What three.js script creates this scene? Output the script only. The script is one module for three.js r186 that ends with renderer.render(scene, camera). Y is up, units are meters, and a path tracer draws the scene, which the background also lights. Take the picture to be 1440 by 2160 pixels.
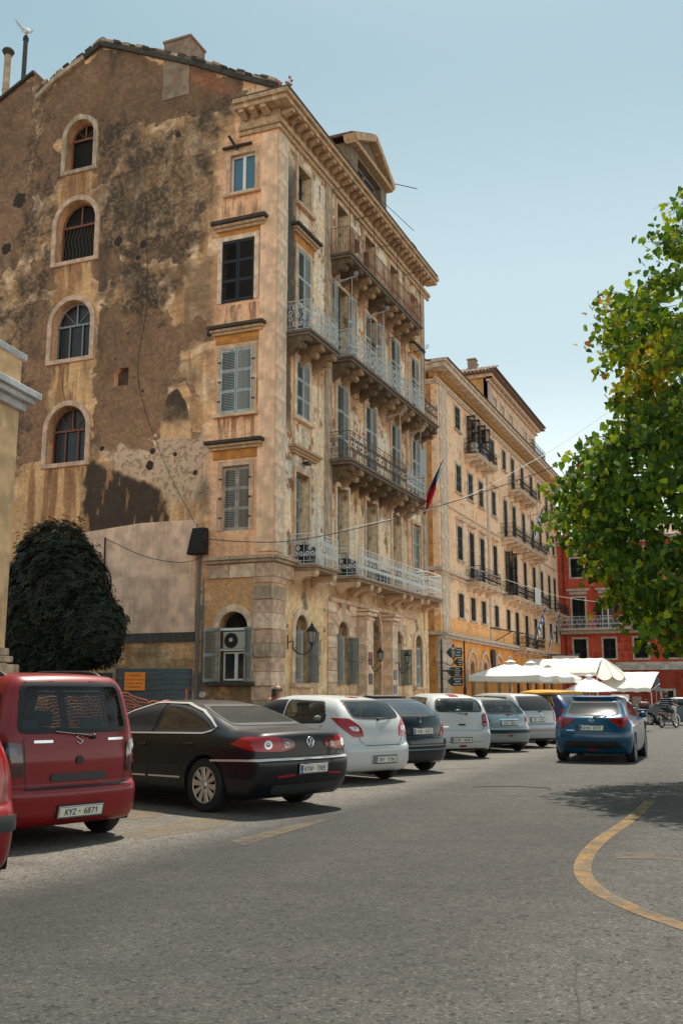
import * as THREE from 'three';
import { mergeGeometries } from 'three/addons/utils/BufferGeometryUtils.js';
import { RoundedBoxGeometry } from 'three/addons/geometries/RoundedBoxGeometry.js';
import { MarchingCubes } from 'three/addons/objects/MarchingCubes.js';
import { FontLoader } from 'three/addons/loaders/FontLoader.js';

const V3 = THREE.Vector3, PI = Math.PI, R = d => d * PI / 180;
const scene = new THREE.Scene();
// ---------------------------------------------------------------- camera, sky, sun, exposure
const camera = new THREE.PerspectiveCamera(54.43, 682 / 1024, 0.1, 2000);
camera.position.set(0, 1.47, 0);
camera.rotation.order = 'YXZ';
camera.rotation.set(R(10.47), R(22.67), 0);
const SUN_AZ = R(8), SUN_EL = R(62);                       // azimuth to the left of -z
const sunDir = new V3(-Math.sin(SUN_AZ) * Math.cos(SUN_EL), Math.sin(SUN_EL), -Math.cos(SUN_AZ) * Math.cos(SUN_EL));
{
  const w = 512, h = 256, d = new Float32Array(w * h * 4);
  const stops = [[-90, .30, .27, .23], [-4, .36, .34, .31], [0, 1.12, 1.02, .88], [5, .92, .89, .82], [11, .485, .555, .57], [20, .305, .39, .425], [37, .155, .243, .29], [60, .17, .26, .31], [90, .17, .26, .31]];
  for (let j = 0; j < h; j++) for (let i = 0; i < w; i++) {
    const el = ((j + .5) / h - .5) * 180, az = ((i + .5) / w - .5) * 2 * PI, ce = Math.cos(R(el));
    let k = 0; while (k < stops.length - 2 && el > stops[k + 1][0]) k++;
    const a = stops[k], b = stops[k + 1], t = Math.min(1, Math.max(0, (el - a[0]) / (b[0] - a[0]))), s = t * t * (3 - 2 * t);
    const c = Math.max(0, ce * Math.cos(az) * sunDir.x + Math.sin(R(el)) * sunDir.y + ce * Math.sin(az) * sunDir.z);
    const g = el > 0 ? .22 * Math.pow(c, 10) + .5 * Math.pow(c, 60) : 0, o = (j * w + i) * 4;
    d[o] = a[1] + (b[1] - a[1]) * s + g; d[o + 1] = a[2] + (b[2] - a[2]) * s + g * .97; d[o + 2] = a[3] + (b[3] - a[3]) * s + g * .9; d[o + 3] = 1;
  }
  const t = new THREE.DataTexture(d, w, h, THREE.RGBAFormat, THREE.FloatType);
  t.mapping = THREE.EquirectangularReflectionMapping; t.magFilter = t.minFilter = THREE.LinearFilter; t.needsUpdate = true;
  scene.background = t; scene.environment = t;
}
const sun = new THREE.DirectionalLight(new THREE.Color(1, .92, .80), 3.4);
sun.position.copy(sunDir).multiplyScalar(120); sun.target.position.set(-6, 0, -30); sun.position.add(sun.target.position);
sun.castShadow = true; sun.shadow.mapSize.set(4096, 4096); sun.shadow.radius = 1;
Object.assign(sun.shadow.camera, { left: -60, right: 60, top: 70, bottom: -70, near: 1, far: 300 });
scene.add(sun, sun.target);
const renderer = new THREE.WebGLRenderer({ antialias: true });
renderer.setSize(682, 1024);
renderer.shadowMap.enabled = true;
renderer.toneMapping = THREE.LinearToneMapping;
renderer.toneMappingExposure = 1.95;
// ---------------------------------------------------------------- helpers
let seed = 1;
function rnd() { seed |= 0; seed = seed + 0x6D2B79F5 | 0; let t = Math.imul(seed ^ seed >>> 15, 1 | seed); t = t + Math.imul(t ^ t >>> 7, 61 | t) ^ t; return ((t ^ t >>> 14) >>> 0) / 4294967296; }
const rr = (a, b) => a + (b - a) * rnd(), clamp = (x, a = 0, b = 1) => x < a ? a : x > b ? b : x, sstep = (a, b, x) => { const t = clamp((x - a) / (b - a)); return t * t * (3 - 2 * t); }, lerp = (a, b, t) => a + (b - a) * t;
function hash(x, y) { let n = Math.imul(x, 374761393) + Math.imul(y, 668265263) | 0; n = Math.imul(n ^ n >>> 13, 1274126177); return ((n ^ n >>> 16) >>> 0) / 4294967296; }
function vnoise(x, y, p = 1e6) {                                     // value noise, periodic in p
  const xi = Math.floor(x), yi = Math.floor(y), fx = x - xi, fy = y - yi, u = fx * fx * (3 - 2 * fx), v = fy * fy * (3 - 2 * fy), m = a => ((a % p) + p) % p;
  const x0 = m(xi), x1 = m(xi + 1), y0 = m(yi), y1 = m(yi + 1);
  return lerp(lerp(hash(x0, y0), hash(x1, y0), u), lerp(hash(x0, y1), hash(x1, y1), u), v);
}
function fbm(x, y, o = 5, p = 1e6) { let s = 0, a = .5, t = 0; for (let i = 0; i < o; i++) { s += a * vnoise(x + i * 17, y + i * 31, p); t += a; x *= 2; y *= 2; p *= 2; a *= .5; } return s / t; }
const FT = (() => { const t = new Float32Array(1024 * 1024); for (let j = 0; j < 1024; j++) for (let i = 0; i < 1024; i++) t[j * 1024 + i] = fbm(i / 32, j / 32, 5, 32); return t; })();
function fb(x, y) { x *= 32; y *= 32; const xi = Math.floor(x), yi = Math.floor(y), u = x - xi, v = y - yi, a = xi & 1023, b = (xi + 1) & 1023, c = (yi & 1023) << 10, d = ((yi + 1) & 1023) << 10; return (FT[c + a] * (1 - u) + FT[c + b] * u) * (1 - v) + (FT[d + a] * (1 - u) + FT[d + b] * u) * v; }  // the same noise from a table
const names = {};
function numbered(n) { const k = names[n] = (names[n] ?? -1) + 1; return k ? n + '_' + String(k).padStart(3, '0') : n; }
function shadows(o) { o.castShadow = o.receiveShadow = true; return o; }
function tag(o, label, category, group) { o.userData.label = label; o.userData.category = category; if (group) o.userData.group = group; return o; }
function thing(name, label, category, [x, y, z] = [0, 0, 0], turn = 0, group) { const o = new THREE.Group(); o.name = numbered(name); o.position.set(x, y, z); o.rotation.y = turn; scene.add(o); return tag(o, label, category, group); }
function part(name, geo, mat, parent, opt = {}) {
  const m = shadows(new THREE.Mesh(Array.isArray(geo) ? merge(geo) : geo, mat)); m.name = name; parent.add(m);
  if (opt.at) m.position.set(...opt.at); if (opt.turn) m.rotation.y = opt.turn; if (opt.label) m.userData.label = opt.label; if (opt.stuff) m.userData.kind = 'stuff';
  return m;
}
function solo(name, geo, mat, label, category, group) { const m = part(numbered(name), geo, mat, scene); return tag(m, label, category, group); }
function struct(name, geo, mat) { const m = part(numbered(name), geo, mat, scene); m.userData.kind = 'structure'; return m; }
function plain(g) { if (g.index) g = g.toNonIndexed(); for (const k of Object.keys(g.attributes)) if (!['position', 'normal', 'uv'].includes(k)) g.deleteAttribute(k); if (!g.attributes.uv) g.setAttribute('uv', new THREE.BufferAttribute(new Float32Array(g.attributes.position.count * 2), 2)); return g; }
function merge(list) { return list.length === 1 ? list[0] : mergeGeometries(list.map(plain)); }
function metres(g) {                                               // uv in metres from the face's main direction
  g = plain(g); const p = g.attributes.position, n = g.attributes.normal, uv = g.attributes.uv;
  for (let i = 0; i < p.count; i += 3) {
    let ax = 0, ay = 0, az = 0; for (let k = 0; k < 3; k++) { ax += n.getX(i + k); ay += n.getY(i + k); az += n.getZ(i + k); }
    ax = Math.abs(ax); ay = Math.abs(ay); az = Math.abs(az);
    for (let k = 0; k < 3; k++) { const x = p.getX(i + k), y = p.getY(i + k), z = p.getZ(i + k); if (az >= ax && az >= ay) uv.setXY(i + k, x, y); else if (ax >= ay) uv.setXY(i + k, z, y); else uv.setXY(i + k, x, z); }
  }
  return g;
}
const mv = (g, x, y, z) => g.translate(x, y, z);
function box(x0, x1, y0, y1, z0, z1) { return metres(mv(new THREE.BoxGeometry(x1 - x0, y1 - y0, z1 - z0), (x0 + x1) / 2, (y0 + y1) / 2, (z0 + z1) / 2)); }
function rbox(w, h, d, r = .02, seg = 2) { return plain(new RoundedBoxGeometry(w, h, d, seg, r)); }
function cyl(r0, r1, h, x, y, z, seg = 12) { return metres(mv(new THREE.CylinderGeometry(r1, r0, h, seg), x, y + h / 2, z)); }
function bar(a, b, r, seg = 6, r2 = r) { const A = new V3(...a), D = new V3(...b).sub(A), g = new THREE.CylinderGeometry(r2, r, D.length(), seg); g.applyQuaternion(new THREE.Quaternion().setFromUnitVectors(new V3(0, 1, 0), D.clone().normalize())); D.multiplyScalar(.5).add(A); return plain(mv(g, D.x, D.y, D.z)); }
function tube(pts, r, seg = 0, rad = 5, closed = false) { const c = new THREE.CatmullRomCurve3(pts.map(p => p.isVector3 ? p : new V3(...p)), closed); return plain(new THREE.TubeGeometry(c, seg || pts.length * 4, r, rad, closed)); }
function shapeOf(pts, holes = []) { const s = new THREE.Shape(pts.map(p => new THREE.Vector2(...p))); for (const h of holes) s.holes.push(new THREE.Path(h.map(p => new THREE.Vector2(...p)))); return s; }
function slab(pts, depth, holes = [], bevel = 0) {                  // outline in x,y; front face at z = 0, body behind it
  const g = new THREE.ExtrudeGeometry(shapeOf(pts, holes), { depth: depth - bevel, bevelEnabled: bevel > 0, bevelSize: bevel, bevelThickness: bevel, bevelOffset: -bevel, bevelSegments: 1, curveSegments: 8 });
  return metres(mv(g, 0, 0, -depth));
}
const rectP = (x0, x1, y0, y1) => [[x0, y0], [x1, y0], [x1, y1], [x0, y1]];
function archP(x0, x1, y0, ys, n = 14, k = 1) { const c = (x0 + x1) / 2, r = (x1 - x0) / 2, o = [[x0, y0], [x1, y0]]; for (let i = 0; i <= n; i++) { const a = PI * i / n; o.push([c + r * Math.cos(a), ys + r * k * Math.sin(a)]); } return o; }
const ringP = (x0, x1, y0, ys, t, k = 1) => [archP(x0 - t, x1 + t, y0, ys, 16, k), archP(x0, x1, y0 + .001, ys, 16, k)];
const ringO = (x0, x1, y0, ys, t, k = 1) => [...archP(x0 - t, x1 + t, y0, ys, 16, k).slice(1), [x0 - t, y0], [x0, y0], ...archP(x0, x1, y0, ys, 16, k).slice(2).reverse(), [x1, y0]];
// ---------------------------------------------------------------- textures and materials
function dataTex(w, h, fn, srgb = true) {
  const d = new Uint8Array(w * h * 4); const c = [0, 0, 0];
  for (let j = 0; j < h; j++) for (let i = 0; i < w; i++) { fn(i, j, c); const o = (j * w + i) * 4; d[o] = clamp(c[0], 0, 255); d[o + 1] = clamp(c[1], 0, 255); d[o + 2] = clamp(c[2], 0, 255); d[o + 3] = 255; }
  const t = new THREE.DataTexture(d, w, h); t.wrapS = t.wrapT = THREE.RepeatWrapping; t.magFilter = THREE.LinearFilter; t.minFilter = THREE.LinearMipmapLinearFilter; t.generateMipmaps = true; if (srgb) t.colorSpace = THREE.SRGBColorSpace; t.needsUpdate = true; return t;
}
const tiled = (t, m) => { const c = t.clone(); c.repeat.set(1 / m, 1 / m); c.needsUpdate = true; return c; };
const grain = dataTex(512, 512, (i, j, c) => { const a = fbm(i / 64, j / 64, 6, 8), b = fbm(i / 16 + 40, j / 90 + 9, 4, 32), s = hash(i + 7, j) * 14; c[0] = c[1] = c[2] = 214 + 80 * (a - .5) + 30 * (b - .5) + s - 7; });
const grainBump = dataTex(512, 512, (i, j, c) => { c[0] = c[1] = c[2] = 255 * (.7 * fbm(i / 40, j / 40, 6, 13) + .3 * hash(i, j)); }, false);
const streak = dataTex(512, 512, (i, j, c) => { const a = fbm(i / 22, j / 200, 5, 24), b = fbm(i / 90 + 5, j / 90, 5, 6), s = hash(i + 3, j) * 16, v = 208 + 100 * (a - .5) + 60 * (b - .5) + s - 8; c[0] = v; c[1] = v * .985; c[2] = v * .96; });
function M(r, g, b, rough = .85, o = {}) {
  const m = new (o.clearcoat || o.transmission || o.sheen ? THREE.MeshPhysicalMaterial : THREE.MeshStandardMaterial)({ roughness: rough });
  m.color.setRGB(r, g, b); const { tile, bump, ...rest } = o;
  if (tile) { m.map = tiled(o.tex || grain, tile); m.bumpMap = tiled(grainBump, tile); m.bumpScale = bump ?? .006; }
  delete rest.tex; Object.assign(m, rest); return m;
}
const glassM = (r = .03, g = .035, b = .04) => M(r, g, b, .06, { metalness: 0, clearcoat: 1, clearcoatRoughness: .03 });
function textTex(w, h, bg, draw) { const c = document.createElement('canvas'); c.width = w; c.height = h; const x = c.getContext('2d'); x.fillStyle = bg; x.fillRect(0, 0, w, h); draw(x, w, h); const t = new THREE.CanvasTexture(c); t.colorSpace = THREE.SRGBColorSpace; return t; }
function poly2(pts) { return (x, y) => { let s = false, dm = 1e9; for (let i = 0, j = pts.length - 1; i < pts.length; j = i++) { const [xi, yi] = pts[i], [xj, yj] = pts[j]; if ((yi > y) !== (yj > y) && x < (xj - xi) * (y - yi) / (yj - yi) + xi) s = !s; const ex = xj - xi, ey = yj - yi, t = clamp(((x - xi) * ex + (y - yi) * ey) / (ex * ex + ey * ey + 1e-9)), dx = x - xi - ex * t, dy = y - yi - ey * t; dm = Math.min(dm, dx * dx + dy * dy); } return s ? -Math.sqrt(dm) : Math.sqrt(dm); }; }  // signed distance, negative inside
const spiral = (cx, cy, r0, r1, a0, turns, n = 18, z = 0) => Array.from({ length: n + 1 }, (_, i) => { const t = i / n, a = a0 + turns * 2 * PI * t, r = lerp(r0, r1, t); return new V3(cx + r * Math.cos(a), cy + r * Math.sin(a), z); });
function geoFrom(pos, nor, idx) { const g = new THREE.BufferGeometry(); g.setAttribute('position', new THREE.Float32BufferAttribute(pos, 3)); if (nor) g.setAttribute('normal', new THREE.Float32BufferAttribute(nor, 3)); g.setIndex(idx); if (!nor) g.computeVertexNormals(); return plain(g); }
const rubberM = M(.012, .012, .013, .7), blackM = M(.012, .012, .013, .5), trimM = M(.03, .03, .032, .55), chromeM = M(.75, .75, .75, .18, { metalness: 1 }), alloyM = M(.62, .57, .52, .32, { metalness: .85 }), plateM = M(.68, .68, .64, .5), redLensM = M(.34, .004, .005, .2, { clearcoat: .4, clearcoatRoughness: .04 }), darkLensM = M(.10, .006, .008, .12, { clearcoat: 1, clearcoatRoughness: .04 }), clearLensM = M(.62, .6, .58, .1, { clearcoat: 1, clearcoatRoughness: .04, metalness: .4 }), seatM = M(.05, .05, .055, .9), seatGreyM = M(.16, .16, .165, .9), cabinM = M(.028, .028, .03, .9), exhaustM = M(.35, .34, .33, .4, { metalness: 1 });
// ---------------------------------------------------------------- wall stains of the old house (albedo only), laid out in metres
const mixc = (c, r, g, b, t) => { c[0] += (r - c[0]) * t; c[1] += (g - c[1]) * t; c[2] += (b - c[2]) * t; };
const wx = (x, y) => [x + (fb(x * .9, y * .9) - .5) * 1.3 + (fb(x * 4, y * 4 + 9) - .5) * .5, y + (fb(x * .9 + 50, y * .9) - .5) * 1.3 + (fb(x * 4 + 30, y * 4) - .5) * .5];
const GX0 = -29, GW = 15, GH = 27;                                  // the gable map covers x -29..-14, y 0..27
function gridded(pts) { const f = poly2(pts), nx = 201, ny = 301, t = new Float32Array(nx * ny); for (let j = 0; j < ny; j++) for (let i = 0; i < nx; i++) t[j * nx + i] = f(-32 + i * .1, -1.5 + j * .1); return (x, y) => { const a = clamp((x + 32) * 10, 0, nx - 1.01), b = clamp((y + 1.5) * 10, 0, ny - 1.01), i = a | 0, j = b | 0, u = a - i, v = b - j, o = j * nx + i; return (t[o] * (1 - u) + t[o + 1] * u) * (1 - v) + (t[o + nx] * (1 - u) + t[o + nx + 1] * u) * v; }; }  // signed distances from a table
const gableTex = (() => {
  const brown = [[[-24.6, 24.6], [-21.6, 25.9], [-15.7, 23], [-15.6, 21.9], [-16.3, 21.8], [-18.4, 21.9], [-20.2, 22], [-20.7, 21.7], [-20.9, 20.2], [-21.5, 20.2], [-21.7, 22.7], [-22.5, 23.2], [-23.2, 23.1], [-23.2, 20.3], [-24.1, 19.6], [-24.8, 20]], [[-21.4, 18.1], [-20.6, 18], [-20.3, 17.2], [-20.2, 16.7], [-19.7, 17.9], [-18.9, 17.7], [-18.3, 17.8], [-17.8, 17.8], [-17.6, 16.6], [-18.8, 16.7], [-19.4, 16.6], [-20, 16], [-20.7, 16.1], [-20.9, 15.8], [-21.4, 16.4], [-21.8, 16.9], [-21.5, 17.3]],
    [[-19.9, 15.1], [-19.4, 15.7], [-19, 15.5], [-18.5, 15.5], [-18.3, 14.7], [-18, 14], [-16.6, 14], [-16.5, 13.4], [-17.5, 13.2], [-17.8, 12.7], [-17.7, 12.1], [-16.9, 11.5], [-17.3, 12.1], [-18.3, 11.7], [-18.4, 11], [-18.4, 10], [-21.2, 9.9], [-21.4, 12.1], [-21.3, 13.6], [-21.1, 15.6], [-20.4, 15.2]], [[-24.9, 15.6], [-24.1, 15.9], [-23.3, 15.8], [-23.2, 13.6], [-23.2, 11.9], [-23.2, 10], [-24.6, 9.6]], [[-24.2, 17.4], [-23.3, 17.7], [-23.1, 17], [-23.2, 16.5], [-23.9, 16.8]], [[-29, 25], [-24.9, 25.2], [-24.7, 18], [-26, 17.4], [-29, 18.4]], [[-17.7, 10.2], [-16.5, 10.3], [-16.5, 9.7], [-17.6, 9.6]]].map(gridded);
  const mold = [[[-22, 22.2], [-20.3, 22.1], [-18.4, 21.8], [-16.3, 21.8], [-16.4, 20.1], [-16.6, 18.5], [-16.6, 17.4], [-17.5, 16.6], [-18.8, 16.6], [-20.2, 17], [-21.2, 18], [-21.5, 19.4], [-21.3, 20.3], [-20.7, 20.7]], [[-25, 25], [-24.2, 24.2], [-24.1, 16], [-24.7, 9], [-25.2, 9]], [[-24, 20.5], [-23, 21.4], [-23.2, 19], [-24.2, 19.2]], [[-24.4, 17], [-23.3, 18.4], [-23.4, 16], [-24.3, 15.4]], [[-29, 15.5], [-26, 17], [-25, 14], [-29, 12]], [[-20.2, 16.4], [-18.4, 16.4], [-17.6, 15.6], [-18.6, 14.8], [-20.2, 15.4]]].map(gridded);
  const dark = gridded([[-21.4, 9.5], [-20.4, 9.3], [-19.3, 8.9], [-18.2, 8.3], [-18.05, 7.0], [-21.4, 7.0]]), pale = gridded([[-21.3, 9.95], [-18.4, 9.85], [-16.3, 10], [-16.3, 7.7], [-18.1, 7.8], [-18.2, 8.6], [-19.5, 9.2]]), strip = gridded([[-16.55, 0], [-16.4, 15.3], [-16.3, 18.5], [-16.5, 20.2], [-16.0, 20.8], [-15.6, 21.8], [-13.5, 21.9], [-13.5, 0]]), archs = gridded([[-18.4, 10], [-18.45, 11], [-18.2, 11.6], [-17.8, 11.75], [-17.5, 11.4], [-17.3, 10.9], [-17.1, 10]]);
  const cream = [[[-22.9, 21.0], [-21.7, 20.9], [-21.6, 19.3], [-22.9, 19.5]], [[-23.1, 17.5], [-21.6, 17.3], [-21.5, 15.5], [-23.2, 15.8]], [[-23.0, 13.6], [-21.5, 13.6], [-21.5, 11.6], [-23.2, 11.8]], [[-23.3, 9.7], [-21.4, 9.7], [-21.35, 6.5], [-25, 6], [-24.6, 9]]].map(gridded);
  const holes = [[-18.7, 9.7, .12], [-18.8, 9.2, .16], [-20.5, 17.7, .2], [-19.4, 17.4, .16], [-19.6, 16.9, .11], [-18.1, 21.4, .13], [-19.2, 11.9, .06], [-20.8, 10.0, .1], [-17.8, 9.5, .08], [-17.0, 8.8, .09], [-25.2, 20.3, .32], [-25.7, 18.4, .25], [-22.0, 15.3, .12], [-16.6, 13.6, .1], [-19.9, 14.1, .05], [-20.4, 13.2, .05]];
  const W = 1024, H = 1843, height = new Uint8Array(W * H);
  const t = dataTex(W, H, (i, j, c) => {
    const x = GX0 + (i + .5) / W * GW, y = (j + .5) / H * GH, [px, py] = wx(x, y), f1 = fb(x * .7 + 3, y * .7), f2 = fb(x * 2.6, y * 2.6 + 20), f3 = fb(x * 11, y * 11), vs = fb(x * 3.2 + 70, y * .35), hs = fb(x * .8, y * 5 + 31);
    c[0] = 206; c[1] = 164; c[2] = 120; mixc(c, 222, 190, 156, sstep(.42, .65, f2)); mixc(c, 150, 112, 78, sstep(.45, .75, vs) * .7); mixc(c, 140, 108, 78, sstep(.5, .7, hs) * .5); mixc(c, 104, 86, 68, sstep(.54, .72, f1) * .6);
    let h = 120 + 60 * f3;
    let bd = 9; for (const p of brown) bd = Math.min(bd, p(px, py));
    let cd = 9; for (const p of cream) cd = Math.min(cd, p(lerp(x, px, .35), lerp(y, py, .35)));
    const isB = sstep(.04, -.04, bd) * sstep(-.1, .1, cd);
    if (isB > 0) { const b = 1 + (f2 - .5) * .22 + (f3 - .5) * .16 + (fb(x * .22 + 5, y * .22) - .5) * .5; mixc(c, 120 * b, 93 * b, 72 * b, isB * .96); h = lerp(h, 70 + 40 * f3, isB); }
    mixc(c, 222, 198, 166, sstep(.05, .0, Math.abs(bd - .03)) * .55 * sstep(.35, .6, fb(x * 2 + 9, y * 2)));
    const pd = pale(px, py); if (pd < .3) { mixc(c, 196 - 60 * sstep(.45, .7, f3), 172 - 60 * sstep(.45, .7, f3), 150 - 56 * sstep(.45, .7, f3), sstep(.25, -.1, pd) * .85); h += 50 * (f3 - .5) * sstep(.2, -.2, pd); }
    let md = 9; for (const p of mold) md = Math.min(md, p(px, py)); { const m = sstep(.55, -.6, md + (f2 - .5) * 1.3 + (f1 - .5) * 1.8 + (hs - .5) * .8 + (vs - .5) * .9); mixc(c, 60 + 40 * sstep(.4, .7, f3), 50 + 32 * sstep(.4, .7, f3), 42 + 24 * sstep(.4, .7, f3), m * lerp(.5, .86, sstep(.35, .6, fb(x * 1.7 + 21, y * 1.2)))); }
    mixc(c, 58, 49, 42, sstep(.60, .80, fb(x * .9 + 13, y * .5 + 7)) * .45);
    if (cd < .4) { const m = sstep(.3, -.2, cd + (f2 - .5) * .7) * .8; mixc(c, 200 - 50 * sstep(.45, .65, vs), 160 - 50 * sstep(.45, .65, vs), 116 - 40 * sstep(.45, .65, vs), m); }
    const dd = dark(lerp(x, px, .4), lerp(y, py, .4)); if (dd < .3) { const m = sstep(.08, -.12, dd + (f2 - .5) * .3), s = sstep(.58, .72, fb(x * 6, y * 1.1 + 3)); mixc(c, 58 + 90 * s, 47 + 62 * s, 38 + 40 * s, m * .93); }
    const ad = archs(lerp(x, px, .2), lerp(y, py, .2)); if (ad < .05) { const u = sstep(10.3, 11.4, y + (f2 - .5)); mixc(c, lerp(196, 70, u), lerp(158, 58, u), lerp(120, 48, u), sstep(.05, -.05, ad)); h = lerp(h, 20, sstep(.02, -.05, ad)); }
    const sd = strip(lerp(x, px, .25), y); if (sd < .6) { const m = sstep(.25, -.25, sd + (f2 - .5) * .5); const r = 222 + 20 * (f2 - .5) * 2, d = sstep(.52, .72, vs) * .35; mixc(c, r - 40 * d, r * .785 - 40 * d, r * .625 - 36 * d, m * .96); mixc(c, 150, 112, 80, m * sstep(.56, .7, f1) * .5); if (y < 5.3) mixc(c, 190 - 20 * f2, 150 - 20 * f2, 100, m * .8); }
    { const q = Math.hypot((x + 17.0) / 1.3, (y - 23.2 + (x + 17) * .5) / .45) + (f2 - .5) * 1.2; if (q < 1) mixc(c, 170 + 30 * (f3 - .5), 96, 62, sstep(1, .5, q) * .4 * (Math.abs((y * 9) % 1 - .5) < .4 ? 1 : .5)); }
    for (const [hx, hy, r] of holes) { const q = Math.hypot(x - hx, y - hy) / r + (f3 - .5) * .5; if (q < 1.5) { mixc(c, 200, 170, 140, sstep(1.4, 1.1, q) * .15); const m = sstep(1.1, .8, q); mixc(c, 52, 42, 36, m); h = lerp(h, 0, m); } }
    for (const [a, b, y0] of [[-22.9, -21.4, 21], [-23.1, -21.4, 17.3], [-23.1, -21.4, 13.5], [-23.1, -21.4, 9.6], [-16.2, -14.8, 18.5], [-16.2, -14.8, 14.5], [-16.2, -14.8, 10.6]]) if (x > a && x < b && y < y0 && y > y0 - 1.4) mixc(c, 92, 70, 52, sstep(.5, .68, fb(x * 7, y * .8)) * (1 - (y0 - y) / 1.4) * .7);
    if (y < 3.4) mixc(c, 92, 78, 60, sstep(3.4, 1.5, y) * .75 * sstep(.3, .6, f2 + .1));
    const s = 1 + (f3 - .5) * .26 + (hash(i, j) - .5) * .16; c[0] *= s; c[1] *= s; c[2] *= s; height[j * W + i] = clamp(h + (f3 - .5) * 60, 0, 255);
  });
  const b = dataTex(W, H, (i, j, c) => { c[0] = c[1] = c[2] = height[j * W + i]; }, false);
  for (const q of [t, b]) { q.repeat.set(1 / GW, 1 / GH); }
  return { map: t, bump: b };
})();
const FW = 16.4, FH = 23;                                           // the street front map: u 0..16.4 from the corner
const frontTex = (() => {
  const W = 1024, H = 1436, bays = [2.1, 5.7, 8.7, 11.7, 14.45];
  const t = dataTex(W, H, (i, j, c) => {
    const u = (i + .5) / W * FW, y = (j + .5) / H * FH, f1 = fb(u * .8 + 11, y * .8), f2 = fb(u * 2.7, y * 2.7 + 40), f3 = fb(u * 11 + 5, y * 11), vs = fb(u * 3.5 + 7, y * .32), vb = fb(u * 1.3 + 3, y * .2 + 8);
    if (y > 5.4) {
      c[0] = 226; c[1] = 202; c[2] = 172; mixc(c, 216, 204, 186, sstep(.4, .7, f1)); mixc(c, 150, 134, 112, sstep(.5, .74, vs) * .5); mixc(c, 188, 138, 92, sstep(.52, .7, f2) * .35); mixc(c, 124, 108, 88, sstep(.54, .74, vb) * .32);
      if (y < 9.3) mixc(c, 178, 182, 178, sstep(.45, .62, f1) * .45);
      const e = Math.min(...bays.map(b => Math.abs(Math.abs(u - b) - .72))); mixc(c, 186, 132, 82, sstep(.16, .02, e + (f2 - .5) * .2) * .55);
      if (u > .72 && u < 1.75) { const m = sstep(.75, .85, u + (f2 - .5) * .2) * sstep(1.75, 1.15, u + (f2 - .5) * .8) * sstep(12.4, 14.2, y + (f1 - .5) * 3) * sstep(20.4, 18.8, y + (f1 - .5) * 2.5); mixc(c, 58, 58, 54, m * .9); mixc(c, 70, 52, 38, sstep(.35, .1, Math.abs(u - .92) + (f2 - .5) * .3) * sstep(14.5, 13, y) * sstep(9.5, 11, y) * .8); }
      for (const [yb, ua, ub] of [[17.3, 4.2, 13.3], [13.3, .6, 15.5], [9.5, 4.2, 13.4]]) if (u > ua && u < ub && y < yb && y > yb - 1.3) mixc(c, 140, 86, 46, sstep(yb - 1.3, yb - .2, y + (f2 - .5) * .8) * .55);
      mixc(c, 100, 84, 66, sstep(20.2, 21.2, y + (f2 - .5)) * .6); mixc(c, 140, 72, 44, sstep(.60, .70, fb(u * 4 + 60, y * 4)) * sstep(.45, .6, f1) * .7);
    } else {
      c[0] = 220; c[1] = 188; c[2] = 146; mixc(c, 228, 206, 174, sstep(.42, .68, f2)); mixc(c, 186, 138, 88, sstep(.5, .72, f1) * .4); mixc(c, 128, 98, 66, sstep(.5, .74, vs) * .6); mixc(c, 140, 118, 92, sstep(2.2, .6, y + (f2 - .5) * 1.6) * .6); mixc(c, 120, 84, 54, sstep(4.3, 5.3, y + (f1 - .5) * 1.6) * .5);
    }
    mixc(c, 70, 62, 54, sstep(.66, .76, f2) * .5);
    const s = 1 + (f3 - .5) * .34 + (hash(i, j + 99) - .5) * .1; c[0] *= s; c[1] *= s; c[2] *= s;
  });
  t.repeat.set(1 / FW, 1 / FH); return t;
})();
gableTex.map.offset.set(0, 0);
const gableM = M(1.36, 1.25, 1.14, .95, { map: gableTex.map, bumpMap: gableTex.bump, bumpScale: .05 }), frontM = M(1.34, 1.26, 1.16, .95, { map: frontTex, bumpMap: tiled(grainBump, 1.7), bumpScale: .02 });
const stoneM = M(1.02, .67, .42, .9, { tile: 1.3, bump: .012 }), stoneLightM = M(1.24, .88, .60, .9, { tile: 1.1, bump: .012 }), stonePinkM = M(.98, .63, .425, .92, { tile: 1.2, bump: .012 }), stoneGreyM = M(.76, .565, .395, .92, { tile: 1.4, bump: .015, tex: streak }), mossM = M(.12, .098, .075, .97, { tile: .9, bump: .03 }), orangePlasterM = M(.85, .36, .085, .95, { tile: 1.2, bump: .01 }), corniceM = M(.95, .63, .38, .92, { tile: 1.1, bump: .02, tex: streak }), corbelM = M(.68, .42, .23, .92, { tile: .9, bump: .03 }), corbelDarkM = M(.28, .18, .105, .95, { tile: .7, bump: .03 }), soffitM = M(.62, .42, .27, .95, { tile: .8, bump: .03 }), slabEdgeM = M(.30, .23, .17, .95, { tile: .7, bump: .02 });
const shutterBlueM = M(.62, .68, .68, .75, { tile: .8, bump: .002, tex: streak }), shutterGreyM = M(.62, .57, .50, .8, { tile: .8, bump: .002, tex: streak }), shutterSageM = M(.50, .53, .47, .75, { tile: .8, bump: .002, tex: streak }), shutterBlackM = M(.016, .016, .017, .7), shutterDarkM = M(.012, .018, .02, .6), frameWhiteM = M(.8, .77, .7, .6), frameGreyM = M(.30, .33, .33, .7), frameRustM = M(.26, .10, .05, .8), woodM = M(.06, .04, .028, .8, { tile: .8, bump: .004 });
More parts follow.
